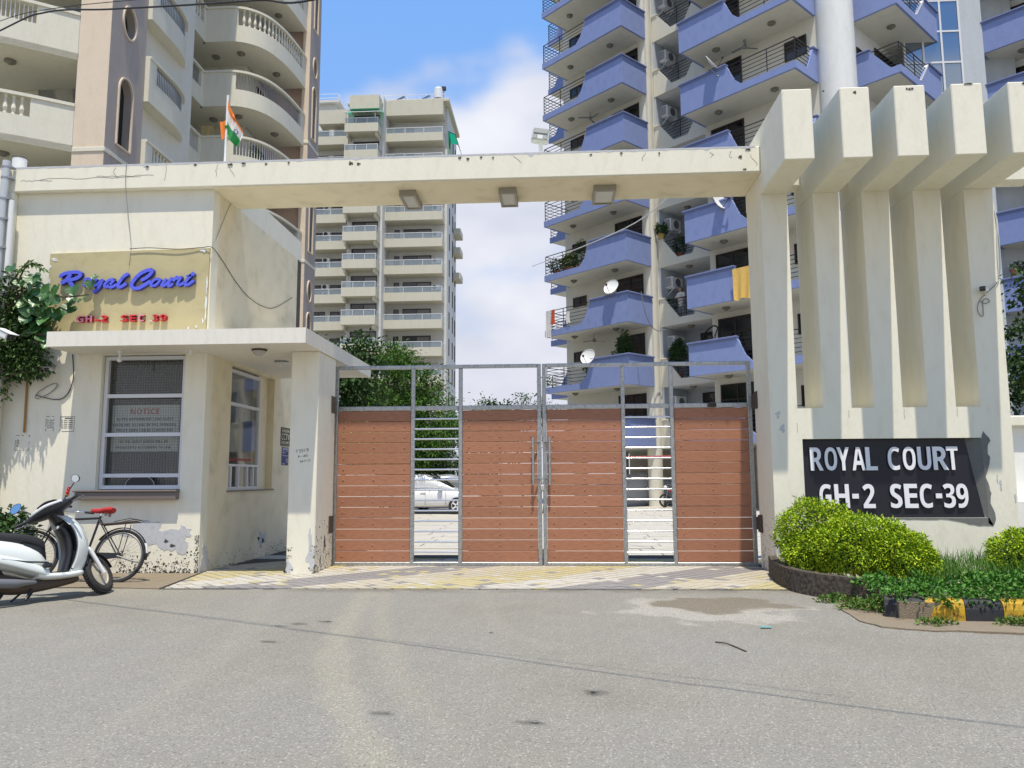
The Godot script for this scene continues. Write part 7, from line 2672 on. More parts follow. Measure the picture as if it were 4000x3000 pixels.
# points spread over the skin of several ellipsoids: [centre, radii]
func shell(list: Array, thick := 0.25, low := -1.0) -> Callable:
	var wts := []
	var tot := 0.0
	for e in list:
		tot += pow(e[1].x * e[1].y * e[1].z, 0.667)
		wts.append(tot)
	return func() -> Array:
		for tries in 30:
			var q := rng.randf() * tot
			var k := 0
			while k < wts.size() - 1 and wts[k] < q:
				k += 1
			var d := Vector3(rng.randfn(), rng.randfn(), rng.randfn()).normalized()
			var lump := 1.0 + 0.10 * sin(d.x * 7 + k) * sin(d.y * 6 + 2 * k) + 0.07 * sin(d.z * 11 + d.x * 9)
			var r: float = lump * (1.0 - thick * pow(rng.randf(), 1.5))
			var p: Vector3 = list[k][0] + d * list[k][1] * r
			if p.y > low:
				return [p, (d / list[k][1]).normalized()]
		return [list[0][0], Vector3.UP]


func foliage_mat(key: String) -> StandardMaterial3D:
	if M.has(key):
		return M[key]
	var m := mat(key, Color.WHITE, 0.55)
	m.vertex_color_use_as_albedo = true
	m.metallic_specular = 0.35
	m.backlight_enabled = true
	m.backlight = Color(0.30, 0.42, 0.10)
	return m


func potted(label: String, at: Vector3, pot: Material, pr: float, ph: float, balls: Array, n: int, size: float, cols: Array) -> void:
	var o := thing("potted_plant", label, "plant", at, 0, "potted plants on the balconies")
	var s := st()
	lathe(s, [Vector2(0, 0), Vector2(pr * 0.7, 0), Vector2(pr, ph * 0.9), Vector2(pr * 1.1, ph * 0.9), Vector2(pr * 1.1, ph), Vector2(pr * 0.9, ph), Vector2(0, ph * 0.9)], Transform3D(), 16)
	obj("pot", s, pot, o)
	s = st()
	tube(s, [Vector3(0, ph * 0.8, 0), balls[0][0]], 0.02, 5)
	obj("stem", s, M.bark, o)
	obj("foliage", leaf_mesh(n, shell(balls, 0.6), size, 0.45, cols), foliage_mat("leaf"), o)


func cloth(called: String, label: String, xf: Transform3D, w: float, h: float, m: Material, wav := 0.05) -> Node3D:
	var s := st()
	var grid := []
	for i in 9:
		var row := []
		for j in 13:
			var u := j / 12.0
			var t := i / 8.0
			row.append(xf * Vector3(w * (u - 0.5) * (1.0 - 0.15 * t * (1.0 if wav > 0.05 else 0.0)), -h * t - 0.03 * sin(u * 9.0) * t, 0.03 + wav * sin(u * 14.0 + t * 2.0) * t))
		grid.append(row)
	loft(s, grid, false, false)
	return tag(obj(called, s, m), label, "cloth")


func fan(label: String, at: Vector3, turn: float) -> void:
	var o := thing("ceiling_fan", label, "ceiling fan", at, turn, "ceiling fans under the balconies")
	var s := st()
	tube(s, [Vector3.ZERO, Vector3(0, -0.28, 0)], 0.02, 6)
	lathe(s, [Vector2(0, -0.26), Vector2(0.09, -0.28), Vector2(0.11, -0.34), Vector2(0.07, -0.40), Vector2(0, -0.41)], Transform3D(), 14)
	obj("motor", s, M.cable_grey, o)
	for i in 3:
		s = st()
		cbox(s, Vector3(0.1, -0.35, -0.06), Vector3(0.62, -0.338, 0.06), 0.004, Transform3D(Basis(Vector3.UP, TAU * i / 3.0) * Basis(Vector3.RIGHT, 0.15), Vector3.ZERO))
		obj("blade", s, M.cable_grey, o)


# blended skin of tapered limbs: [a, b, ra, rb] lists meshed on a grid
func body_mesh(bones: Array, cell: float, k: float) -> SurfaceTool:
	var lo := Vector3(1e9, 1e9, 1e9)
	var hi := -lo
	for b in bones:
		for e in 2:
			var r = Vector3.ONE * (b[2 + e] + 2 * cell)
			lo = lo.min(b[e] - r)
			hi = hi.max(b[e] + r)
	var n := Vector3i(((hi - lo) / cell).ceil()) + Vector3i.ONE
	var f := PackedFloat32Array()
	f.resize(n.x * n.y * n.z)
	var field := func(p: Vector3) -> float:
		var acc := 0.0
		for b in bones:
			var ab: Vector3 = b[1] - b[0]
			var t := clampf((p - b[0]).dot(ab) / maxf(1e-9, ab.length_squared()), 0, 1)
			var d: float = p.distance_to(b[0] + ab * t) - lerpf(b[2], b[3], t)
			acc += exp(-d / k)
		return -k * log(maxf(acc, 1e-30))
	var id := func(x: int, y: int, z: int) -> int: return (z * n.y + y) * n.x + x
	for z in n.z:
		for y in n.y:
			for x in n.x:
				f[(z * n.y + y) * n.x + x] = field.call(lo + Vector3(x, y, z) * cell)
	var vert := {}
	for z in n.z - 1:
		for y in n.y - 1:
			for x in n.x - 1:
				var c := Vector3.ZERO
				var cnt := 0
				for e in [[0, 1], [2, 3], [4, 5], [6, 7], [0, 2], [1, 3], [4, 6], [5, 7], [0, 4], [1, 5], [2, 6], [3, 7]]:
					var a0 := Vector3i(x + (e[0] & 1), y + ((e[0] >> 1) & 1), z + (e[0] >> 2))
					var b0 := Vector3i(x + (e[1] & 1), y + ((e[1] >> 1) & 1), z + (e[1] >> 2))
					var fa := f[(a0.z * n.y + a0.y) * n.x + a0.x]
					var fb := f[(b0.z * n.y + b0.y) * n.x + b0.x]
					if (fa < 0) != (fb < 0):
						c += Vector3(a0).lerp(Vector3(b0), fa / (fa - fb))
						cnt += 1
				if cnt:
					vert[id.call(x, y, z)] = lo + c / cnt * cell
	var nrm := func(p: Vector3) -> Vector3:
		var e := cell * 0.5
		return Vector3(field.call(p + Vector3(e, 0, 0)) - field.call(p - Vector3(e, 0, 0)), field.call(p + Vector3(0, e, 0)) - field.call(p - Vector3(0, e, 0)), field.call(p + Vector3(0, 0, e)) - field.call(p - Vector3(0, 0, e))).normalized()
	var s := st()
	for z in range(1, n.z - 1):
		for y in range(1, n.y - 1):
			for x in range(1, n.x - 1):
				var f0 := f[(z * n.y + y) * n.x + x]
				for ax in 3:
					var g := Vector3i(x, y, z)
					g[ax] += 1
					var f1 := f[(g.z * n.y + g.y) * n.x + g.x]
					if (f0 < 0) == (f1 < 0):
						continue
					var u := (ax + 1) % 3
					var w := (ax + 2) % 3
					var q := []
					for e in [[0, 0], [-1, 0], [-1, -1], [0, -1]]:
						var h := Vector3i(x, y, z)
						h[u] += e[0]
						h[w] += e[1]
						q.append(vert[id.call(h.x, h.y, h.z)])
					t3(s, q[0], nrm.call(q[0]), q[1], nrm.call(q[1]), q[2], nrm.call(q[2]))
					t3(s, q[0], nrm.call(q[0]), q[2], nrm.call(q[2]), q[3], nrm.call(q[3]))
	return s


func build_yard() -> void:
	mat("car_white", lin(0.78, 0.79, 0.80), 0.15)
	M.car_white.clearcoat_enabled = true
	mat("car_silver", lin(0.45, 0.47, 0.49), 0.2, 0.4)
	mat("bark", lin(0.10, 0.075, 0.05), 0.9)
	mat("terracotta", lin(0.32, 0.12, 0.055), 0.8)
	mat("pot_yellow", lin(0.52, 0.36, 0.07), 0.7)
	tri(mat("tarp", lin(0.42, 0.43, 0.45), 0.6), tex.mottle, tex.rough_n, Vector3(1.5, 1.5, 1.5), 0.8)
	build_car(thing("parked_car", "white hatchback parked side on in the yard, behind the left barred gap", "car", Vector3(-5.15, 0, -30.3)), M.car_white)
	build_car(thing("parked_car", "silver car whose roof shows just behind the white hatchback", "car", Vector3(-4.6, 0, -34.0), 0.25), M.car_silver)
	var o := thing("covered_car", "car under a pale grey cover beneath the tower, behind the right barred gap", "car", Vector3(3.85, 0, -38.3), 0.35)
	var s := st()
	var rings := []
	for k in smooth_rings([[-2.2, 0.4, 0.3, 0.4], [-1.9, 0.50, 0.72, 0.82], [-1.0, 0.55, 0.95, 0.85], [0.2, 0.72, 1.1, 0.8], [1.1, 0.62, 1.0, 0.82], [1.9, 0.46, 0.80, 0.8], [2.2, 0.4, 0.3, 0.5]], 5):
		var r := ring_x(k[0], k[1], 0, minf(k[2], k[1] - 0.1 + 0.5) * 0.8, k[3], 26, 3.0)
		for i in r.size():
			r[i] += Vector3(0.02 * sin(i * 2.3), 0.0, 0.02 * sin(i * 3.1 + k[0] * 5))
		rings.append(r)
	loft(s, rings)
	obj("cover", s, M.tarp, o)
	s = st()
	for x in [-1.3, 1.3]:
		for z in [-0.62, 0.62]:
			lathe(s, [Vector2(0, -0.1), Vector2(0.3, -0.1), Vector2(0.3, 0.1), Vector2(0, 0.1)], Transform3D(Basis(Vector3.RIGHT, PI / 2), Vector3(x, 0.3, z)), 18)
	obj("wheels", s, M.tyre, o)
	o = thing("motorcycle", "small parked motorcycle with red tank at the tower's column foot", "motorcycle", Vector3(5.35, 0, -36.0), 0.5)
	for x in [-0.62, 0.62]:
		s = st()
		torus(s, Transform3D(Basis(), Vector3(x, 0.31, 0)), 0.26, 0.05, 24, 6)
		obj("wheel", s, M.tyre, o)
	s = st()
	rings = []
	for k in smooth_rings([[-0.3, 0.72, 0.05, 0.06], [-0.15, 0.80, 0.11, 0.13], [0.12, 0.82, 0.12, 0.13], [0.28, 0.80, 0.06, 0.06]]):
		rings.append(ring_x(k[0], k[1], 0, k[2], k[3], 14))
	loft(s, rings)
	obj("tank", s, M.letter_red, o)
	s = st()
	rings = []
	for k in smooth_rings([[0.2, 0.76, 0.05, 0.1], [0.45, 0.78, 0.05, 0.13], [0.85, 0.82, 0.04, 0.08]]):
		rings.append(ring_x(k[0], k[1], 0, k[2], k[3], 12))
	loft(s, rings)
	obj("seat", s, M.seat_black, o)
	s = st()
	cbox(s, Vector3(-0.2, 0.25, -0.12), Vector3(0.2, 0.62, 0.12), 0.04)
	tube(s, [Vector3(-0.62, 0.31, 0.07), Vector3(-0.42, 0.95, 0.07)], 0.025, 6)
	tube(s, [Vector3(-0.42, 1.0, -0.34), Vector3(-0.45, 1.02, 0), Vector3(-0.42, 1.0, 0.34)], 0.014, 6)
	tube(s, [Vector3(0.15, 0.35, 0.12), Vector3(0.75, 0.4, 0.15)], 0.035, 8)
	obj("engine_frame", s, M.scooter_grey, o)
	s = st()
	lathe(s, [Vector2(0, 0.08), Vector2(0.09, 0.05), Vector2(0.1, 0), Vector2(0.05, -0.08), Vector2(0, -0.09)], Transform3D(Basis(Vector3.BACK, PI / 2), Vector3(-0.56, 0.88, 0)), 14)
	obj("headlight", s, M.white_plastic, o)
	s = st()
	cbox(s, Vector3(0, 0, -0.05), Vector3(2.1, 0.09, 0.05), 0.01, Transform3D(Basis(Vector3.BACK, 0.02), Vector3(2.9, 2.16, -34.2)))
	tag(obj("red_beam_cover", s, M.letter_red_side), "red padded strip seen through the right barred gap, above the covered car", "strip")
	# tower gear: places in the tower's own axes
	var tw := Transform3D(Basis(Vector3.UP, PI / 4), Vector3(3.33, 0, -35.5))
	for e in [["white dish on the left balcony second above the gate rail", Vector3(-0.12, 10.29, -0.88), Vector3(-0.5, 0.45, 0.8), Vector3(-0.02, 9.72, -0.5)], ["white dish on the lowest left balcony above the gate", Vector3(-0.12, 7.15, -2.45), Vector3(-0.45, 0.35, 0.8), Vector3(-0.02, 7.0, -2.1)], ["tilted white dish on the tower's middle balcony, above the beam", Vector3(-0.12, 18.97, 5.08), Vector3(0.75, 0.65, 0.5), Vector3(-0.02, 18.3, 5.3)], ["white dish half hidden behind the beam near first fin", Vector3(-0.12, 12.82, 5.2), Vector3(0.55, 0.35, 0.8), Vector3(-0.02, 12.3, 5.3)]]:
		dish(e[0], tw * e[1], e[2], tw * e[3])
	var gr := [Color(0.035, 0.075, 0.018), Color(0.05, 0.11, 0.025), Color(0.025, 0.05, 0.015)]
	potted("tall conifer like pot plant on the lowest left balcony", tw * Vector3(0.75, 5.84, -0.85), M.terracotta, 0.22, 0.4, [[Vector3(0, 1.2, 0), Vector3(0.62, 0.5, 0.5)], [Vector3(0, 1.75, 0), Vector3(0.38, 0.45, 0.35)], [Vector3(0, 2.2, 0), Vector3(0.2, 0.3, 0.2)]], 1500, 0.13, gr)
	potted("spreading dark pot plant beside the dish on lowest left balcony", tw * Vector3(0.55, 5.84, -2.7), M.terracotta, 0.2, 0.35, [[Vector3(0, 0.85, 0), Vector3(0.5, 0.45, 0.4)]], 500, 0.13, gr)
	potted("bushy potted shrub behind railings of third left balcony, at its outer end", tw * Vector3(0.5, 11.68, -5.0), M.terracotta, 0.2, 0.3, [[Vector3(0, 0.6, 0), Vector3(0.55, 0.4, 0.35)]], 600, 0.12, gr)
	potted("spiky yellow green potted palm on third left balcony", tw * Vector3(0.45, 11.68, -4.1), M.terracotta, 0.26, 0.3, [[Vector3(0, 0.65, 0), Vector3(0.4, 0.35, 0.3)]], 260, 0.22, [Color(0.16, 0.19, 0.03), Color(0.06, 0.12, 0.02)])
	potted("taller potted shrub next to the parapet of third left balcony", tw * Vector3(0.5, 11.68, -3.35), M.terracotta, 0.2, 0.3, [[Vector3(0, 0.75, 0), Vector3(0.35, 0.45, 0.35)], [Vector3(0, 1.3, 0), Vector3(0.22, 0.3, 0.2)]], 500, 0.11, gr)
	potted("large dark pot plant on the recessed white balcony above the gate", tw * Vector3(2.75, 5.9, 0.75), M.terracotta, 0.22, 0.35, [[Vector3(0, 1.25, -0.2), Vector3(0.4, 0.5, 0.65)], [Vector3(0, 1.6, 0.1), Vector3(0.3, 0.4, 0.4)]], 1200, 0.13, gr)
	potted("yellow flowerpot with spiky leaves on the recessed parapet below the beam", tw * Vector3(2.42, 12.85, 0.22), M.pot_yellow, 0.15, 0.26, [[Vector3(0, 0.5, 0), Vector3(0.25, 0.25, 0.25)]], 160, 0.22, gr)
	potted("dark pot plant in the recess under the yellow flowerpot", tw * Vector3(2.8, 11.75, 1.0), M.terracotta, 0.2, 0.3, [[Vector3(0, 0.75, 0), Vector3(0.3, 0.5, 0.5)]], 450, 0.12, gr)
	potted("low pot plant beside the person on the recessed balcony", tw * Vector3(2.7, 8.8, 0.5), M.terracotta, 0.18, 0.3, [[Vector3(0, 0.75, 0), Vector3(0.25, 0.4, 0.35)]], 300, 0.11, gr)
	potted("small red pot on the wing's parapet at right edge", Vector3(19.25, 9.72, -33.0), M.terracotta, 0.14, 0.22, [[Vector3(0.3, 0.35, 0), Vector3(0.45, 0.22, 0.25)]], 260, 0.12, gr)
	potted("small green pot plant behind bars of the beige tower's lowest visible balcony", Vector3(-12.7, 14.4, -30.9), M.terracotta, 0.15, 0.3, [[Vector3(0, 0.75, 0), Vector3(0.25, 0.35, 0.25)]], 220, 0.10, [Color(0.12, 0.2, 0.03), Color(0.06, 0.13, 0.02)])
	fan("ceiling fan under the left balcony just above the gate", tw * Vector3(1.2, 8.51, -3.2), 0.4)
	fan("ceiling fan under the left balcony above the entrance beam", tw * Vector3(1.1, 20.19, -3.1), 1.1)
	fan("ceiling fan under the middle balcony above the fins", tw * Vector3(1.2, 20.19, 5.85), 0.2)
	# washing
	var fa := tw * Transform3D(Basis(Vector3(0, 0, 1), Vector3.UP, Vector3(-1, 0, 0)), Vector3.ZERO)
	cloth("hanging_cloth", "long white cloth hung over the left balcony railing", fa.translated_local(Vector3(-5.2, 9.86, 0.0)), 0.36, 1.4, M.flag_white)
	cloth("hanging_cloth", "red and orange cloth hung beside the long white one", fa.translated_local(Vector3(-4.86, 9.86, 0.0)), 0.26, 0.75, mat("cloth_red", lin(0.55, 0.09, 0.03), 0.8))
	cloth("hanging_cloth", "small pale cloth hung alone on the left balcony railing", fa.translated_local(Vector3(-3.78, 9.6, 0.0)), 0.22, 0.6, M.flag_white)
	var yw := noise_tex("towel", 0.035, Color(0.85, 0.55, 0.12), Color(1, 0.93, 0.72), false, 0, 256, 3, 0.35)
	cloth("hanging_towel", "yellow patterned towel hung over the middle balcony beside first column", fa.translated_local(Vector3(6.1, 9.76, 0.12)), 0.9, 1.3, tri(mat("towel", lin(0.85, 0.75, 0.45), 0.9), yw, null, Vector3(2.5, 2.5, 2.5)), 0.06)
	cloth("hanging_cloth", "blue checked cloth hung high on the beige tower balcony", Transform3D(Basis(), Vector3(-14.35, 21.1, -30.35)), 0.7, 0.5, mat("cloth_blue", lin(0.16, 0.20, 0.38), 0.9), 0.02)
	cloth("hanging_cloth", "yellow striped cloth hung on the beige tower's lowest visible balcony", Transform3D(Basis(), Vector3(-14.6, 16.2, -30.5)), 0.55, 0.6, mat("cloth_straw", lin(0.52, 0.42, 0.20), 0.9), 0.02)
	# hanging chair on a curved stand
	o = thing("hanging_chair", "black curved stand of a hanging chair on the middle lower balcony", "hanging chair", tw * Vector3(0.9, 5.9, 3.75), PI / 4)
	s = st()
	tube(s, curve([Vector3(0, 0, -0.5), Vector3(0, 0.9, -0.55), Vector3(0, 1.6, -0.25), Vector3(0, 1.9, 0.2), Vector3(0, 1.8, 0.45)], 5), 0.035, 8)
	torus(s, Transform3D(Basis(Vector3.RIGHT, PI / 2), Vector3(0, 0.04, 0)), 0.5, 0.035, 24, 6)
	obj("stand", s, M.black_metal, o)
	s = st()
	for i in 6:
		var a := TAU * i / 6.0
		tube(s, [Vector3(0, 1.8, 0.43), Vector3(0.3 * cos(a), 0.9, 0.3 + 0.3 * sin(a))], 0.012, 5)
	lathe(s, [Vector2(0, 0.4), Vector2(0.32, 0.55), Vector2(0.38, 0.8), Vector2(0.32, 0.95)], Transform3D(Basis(), Vector3(0, 0, 0.3)), 14)
	obj("basket", s, M.black_metal, o)
	# person leaning on the recessed balcony's railing
	o = thing("person", "person in a white top with dark hair leaning at the recessed balcony railing", "person", tw * Vector3(2.72, 8.76, 1.05), PI / 4 - PI / 2)
	mat("skin", lin(0.34, 0.19, 0.12), 0.6)
	# faces +z after turning; feet at the node
	var bones := [[Vector3(-0.09, 0.06, 0.0), Vector3(-0.10, 0.45, 0.01), 0.045, 0.06], [Vector3(-0.10, 0.45, 0.01), Vector3(-0.09, 0.85, -0.02), 0.065, 0.085], [Vector3(0.09, 0.06, 0.0), Vector3(0.10, 0.45, 0.01), 0.045, 0.06], [Vector3(0.10, 0.45, 0.01), Vector3(0.09, 0.85, -0.02), 0.065, 0.085], [Vector3(-0.09, 0.04, 0.0), Vector3(-0.10, 0.035, 0.13), 0.04, 0.03], [Vector3(0.09, 0.04, 0.0), Vector3(0.10, 0.035, 0.13), 0.04, 0.03], [Vector3(0, 0.85, -0.02), Vector3(0, 1.08, 0.0), 0.14, 0.12], [Vector3(0, 1.08, 0.0), Vector3(0, 1.24, 0.03), 0.125, 0.13], [Vector3(-0.14, 1.27, 0.03), Vector3(0.14, 1.27, 0.03), 0.06, 0.06], [Vector3(0, 1.28, 0.03), Vector3(0, 1.40, 0.055), 0.05, 0.045], [Vector3(0, 1.45, 0.07), Vector3(0, 1.50, 0.065), 0.08, 0.088], [Vector3(0, 1.43, 0.14), Vector3(0, 1.46, 0.15), 0.02, 0.014], [Vector3(-0.17, 1.27, 0.03), Vector3(-0.23, 1.05, 0.10), 0.048, 0.04], [Vector3(-0.23, 1.05, 0.10), Vector3(-0.12, 1.02, 0.30), 0.038, 0.03], [Vector3(0.17, 1.27, 0.03), Vector3(0.23, 1.05, 0.10), 0.048, 0.04], [Vector3(0.23, 1.05, 0.10), Vector3(0.12, 1.02, 0.30), 0.038, 0.03]]
	for d in [-1.0, 1.0]:
		for i in 5:
			var a := -0.5 + 0.28 * i
			bones.append([Vector3(d * 0.12, 1.02, 0.31), Vector3(d * 0.12 + d * -0.03 + 0.022 * (i - 2), 1.005 - 0.01 * i, 0.385 - 0.008 * absf(i - 2.0)), 0.016, 0.008])
	obj("body", body_mesh(bones, 0.022, 0.012), M.skin, o)
	var shirt := [[Vector3(0, 0.80, -0.02), Vector3(0, 1.08, 0.0), 0.165, 0.14], [Vector3(0, 1.08, 0.0), Vector3(0, 1.24, 0.03), 0.142, 0.145], [Vector3(-0.15, 1.26, 0.03), Vector3(0.15, 1.26, 0.03), 0.072, 0.072], [Vector3(-0.17, 1.26, 0.03), Vector3(-0.215, 1.10, 0.085), 0.06, 0.055], [Vector3(0.17, 1.26, 0.03), Vector3(0.215, 1.10, 0.085), 0.06, 0.055]]
	obj("shirt", body_mesh(shirt, 0.024, 0.01), M.flag_white, o)
	var pant := [[Vector3(-0.095, 0.12, 0.0), Vector3(-0.10, 0.45, 0.01), 0.065, 0.075], [Vector3(-0.10, 0.45, 0.01), Vector3(-0.085, 0.82, -0.02), 0.078, 0.10], [Vector3(0.095, 0.12, 0.0), Vector3(0.10, 0.45, 0.01), 0.065, 0.075], [Vector3(0.10, 0.45, 0.01), Vector3(0.085, 0.82, -0.02), 0.078, 0.10], [Vector3(-0.05, 0.82, -0.02), Vector3(0.05, 0.82, -0.02), 0.13, 0.13]]
	obj("trousers", body_mesh(pant, 0.026, 0.01), M.cable_grey, o)
	obj("hair", body_mesh([[Vector3(0, 1.535, 0.05), Vector3(0, 1.52, 0.03), 0.085, 0.09], [Vector3(0, 1.50, 0.0), Vector3(0, 1.36, -0.02), 0.08, 0.05]], 0.02, 0.01), M.dark_plastic, o)
	s = st()
	for d in [-1.0, 1.0]:
		lathe(s, [Vector2(0, 0.006), Vector2(0.01, 0.003), Vector2(0.012, 0)], Transform3D(Basis(Vector3.RIGHT, PI / 2), Vector3(d * 0.03, 1.485, 0.146)), 8)
	cbox(s, Vector3(-0.022, 1.415, 0.138), Vector3(0.022, 1.422, 0.149), 0.002)
	obj("face_features", s, M.dark_plastic, o)
	# litter on the road
	s = st()
	tube(s, curve([Vector3(1.27, 0.012, -6.63), Vector3(1.33, 0.02, -6.56), Vector3(1.38, 0.012, -6.5), Vector3(1.44, 0.01, -6.3)], 4), 0.006, 5)
	tag(obj("dry_twig", s, M.bark), "thin dry twig lying on the road right of centre", "twig")
	s = st()
	cbox(s, Vector3(1.80, 0.008, -7.32), Vector3(1.90, 0.014, -7.28), 0.002)
	tag(obj("litter_scrap", s, mat("litter_teal", lin(0.1, 0.36, 0.36), 0.6)), "small teal scrap of litter on the road by the planter", "litter")
	for i in 4:
		var p: Vector3 = [Vector3(-2.2, 0.0, -7.5), Vector3(0.21, 0.0, -5.15), Vector3(-0.14, 0.0, -4.5), Vector3(-0.6, 0, -7.0)][i] * Vector3(1, 1, 1)
		s = st()
		var pr := []
		for k in [[-0.03, 0.004], [-0.015, 0.014], [0.0, 0.018], [0.015, 0.012], [0.03, 0.004]]:
			pr.append(ring_x(k[0] * 0.6, 0.005, 0, k[1] * 0.4, k[1] * 0.8, 8))
		loft(s, pr)
		var q: MeshInstance3D = obj("road_pebble", s, M.mortar)
		q.position = p
		tag(q, ["dark pebble left of the tyre tracks", "dark pebble in the middle foreground", "dark pebble nearest the camera", "dark pebble before the gate's centre"][i] + " lying on the road", "pebble", "pebbles on the road")
	# dry leaf caught on the gate
	s = st()
	cbox(s, Vector3(2.33, 2.42, -12.11), Vector3(2.46, 2.50, -12.085), 0.012)
	tag(obj("mud_nest", s, M.old_concrete), "small brown lump stuck on the right gate leaf's middle rail", "nest")


# ---------------------------------------------------------------- plants
func heart_leaf(size: float) -> SurfaceTool:
	var s := st()
	var n := 12
	var rows := []
	for i in n + 1:
		var t := float(i) / n
		var w := size * 0.62 * pow(sin(PI * pow(clampf(t * 0.97 + 0.03, 0, 1), 0.62)), 0.8)
		var y := -size * (t - 0.16) if t > 0.1 else size * 0.10 * (1.0 - t * 8.0) + size * 0.06
		var row := []
		for k in 7:
			var u := lerpf(-1, 1, k / 6.0)
			row.append(Vector3(w * u, y + (0.10 * size * absf(u) if t < 0.2 else 0.0), size * (0.16 * absf(u) * (1.0 - 0.4 * t) - 0.22 * t * t + 0.02 * sin(t * 26.0) * absf(u))))
		rows.append(row)
	loft(s, rows, false, false)
	return s


func build_tree(called: String, label: String, at: Vector3, trunk_h: float, trunk_r: float, balls: Array, n: int, size: float, wide: float, cols: Array, limbs := 7, droop := 0.3) -> void:
	var o := thing(called, label, "tree", at)
	var s := st()
	var top := Vector3(0.1 * rng.randfn(), trunk_h, 0.1 * rng.randfn())
	tube(s, curve([Vector3.ZERO, Vector3(0.08, trunk_h * 0.4, 0.05), top], 5), [trunk_r * 1.3, trunk_r * 1.1, trunk_r, trunk_r * 0.95, trunk_r * 0.9, trunk_r * 0.85, trunk_r * 0.8, trunk_r * 0.75, trunk_r * 0.7, trunk_r * 0.65, trunk_r * 0.6], 9)
	obj("trunk", s, M.bark, o)
	s = st()
	for i in limbs:
		var b: Array = balls[i % balls.size()]
		var e: Vector3 = b[0] + Vector3(rng.randfn(), rng.randfn(), rng.randfn()) * 0.25 * b[1]
		var mid := top.lerp(e, 0.5) + Vector3(0, -0.08 * trunk_h, 0)
		tube(s, [top * 0.8, mid, e], [trunk_r * 0.5, trunk_r * 0.3, trunk_r * 0.1], 6)
	obj("limbs", s, M.bark, o)
	# clumps of leaves through the crown
	var clumps := []
	var sh := shell(balls, 0.55)
	for i in int(n / 90.0):
		var e: Array = sh.call()
		clumps.append([e[0], e[1], rng.randf_range(0.7, 1.25)])
	var k := [0]
	var pick := func() -> Array:
		var c: Array = clumps[k[0] % clumps.size()]
		k[0] += 1
		var d = Vector3(rng.randfn(), rng.randfn() * 0.6, rng.randfn()) * size * 1.7 * c[2]
		return [c[0] + d, (c[1] * 0.6 + d.normalized() * 0.7).normalized()]
	obj("crown", leaf_mesh(n, pick, size, wide, cols, droop), foliage_mat("leaf"), o)


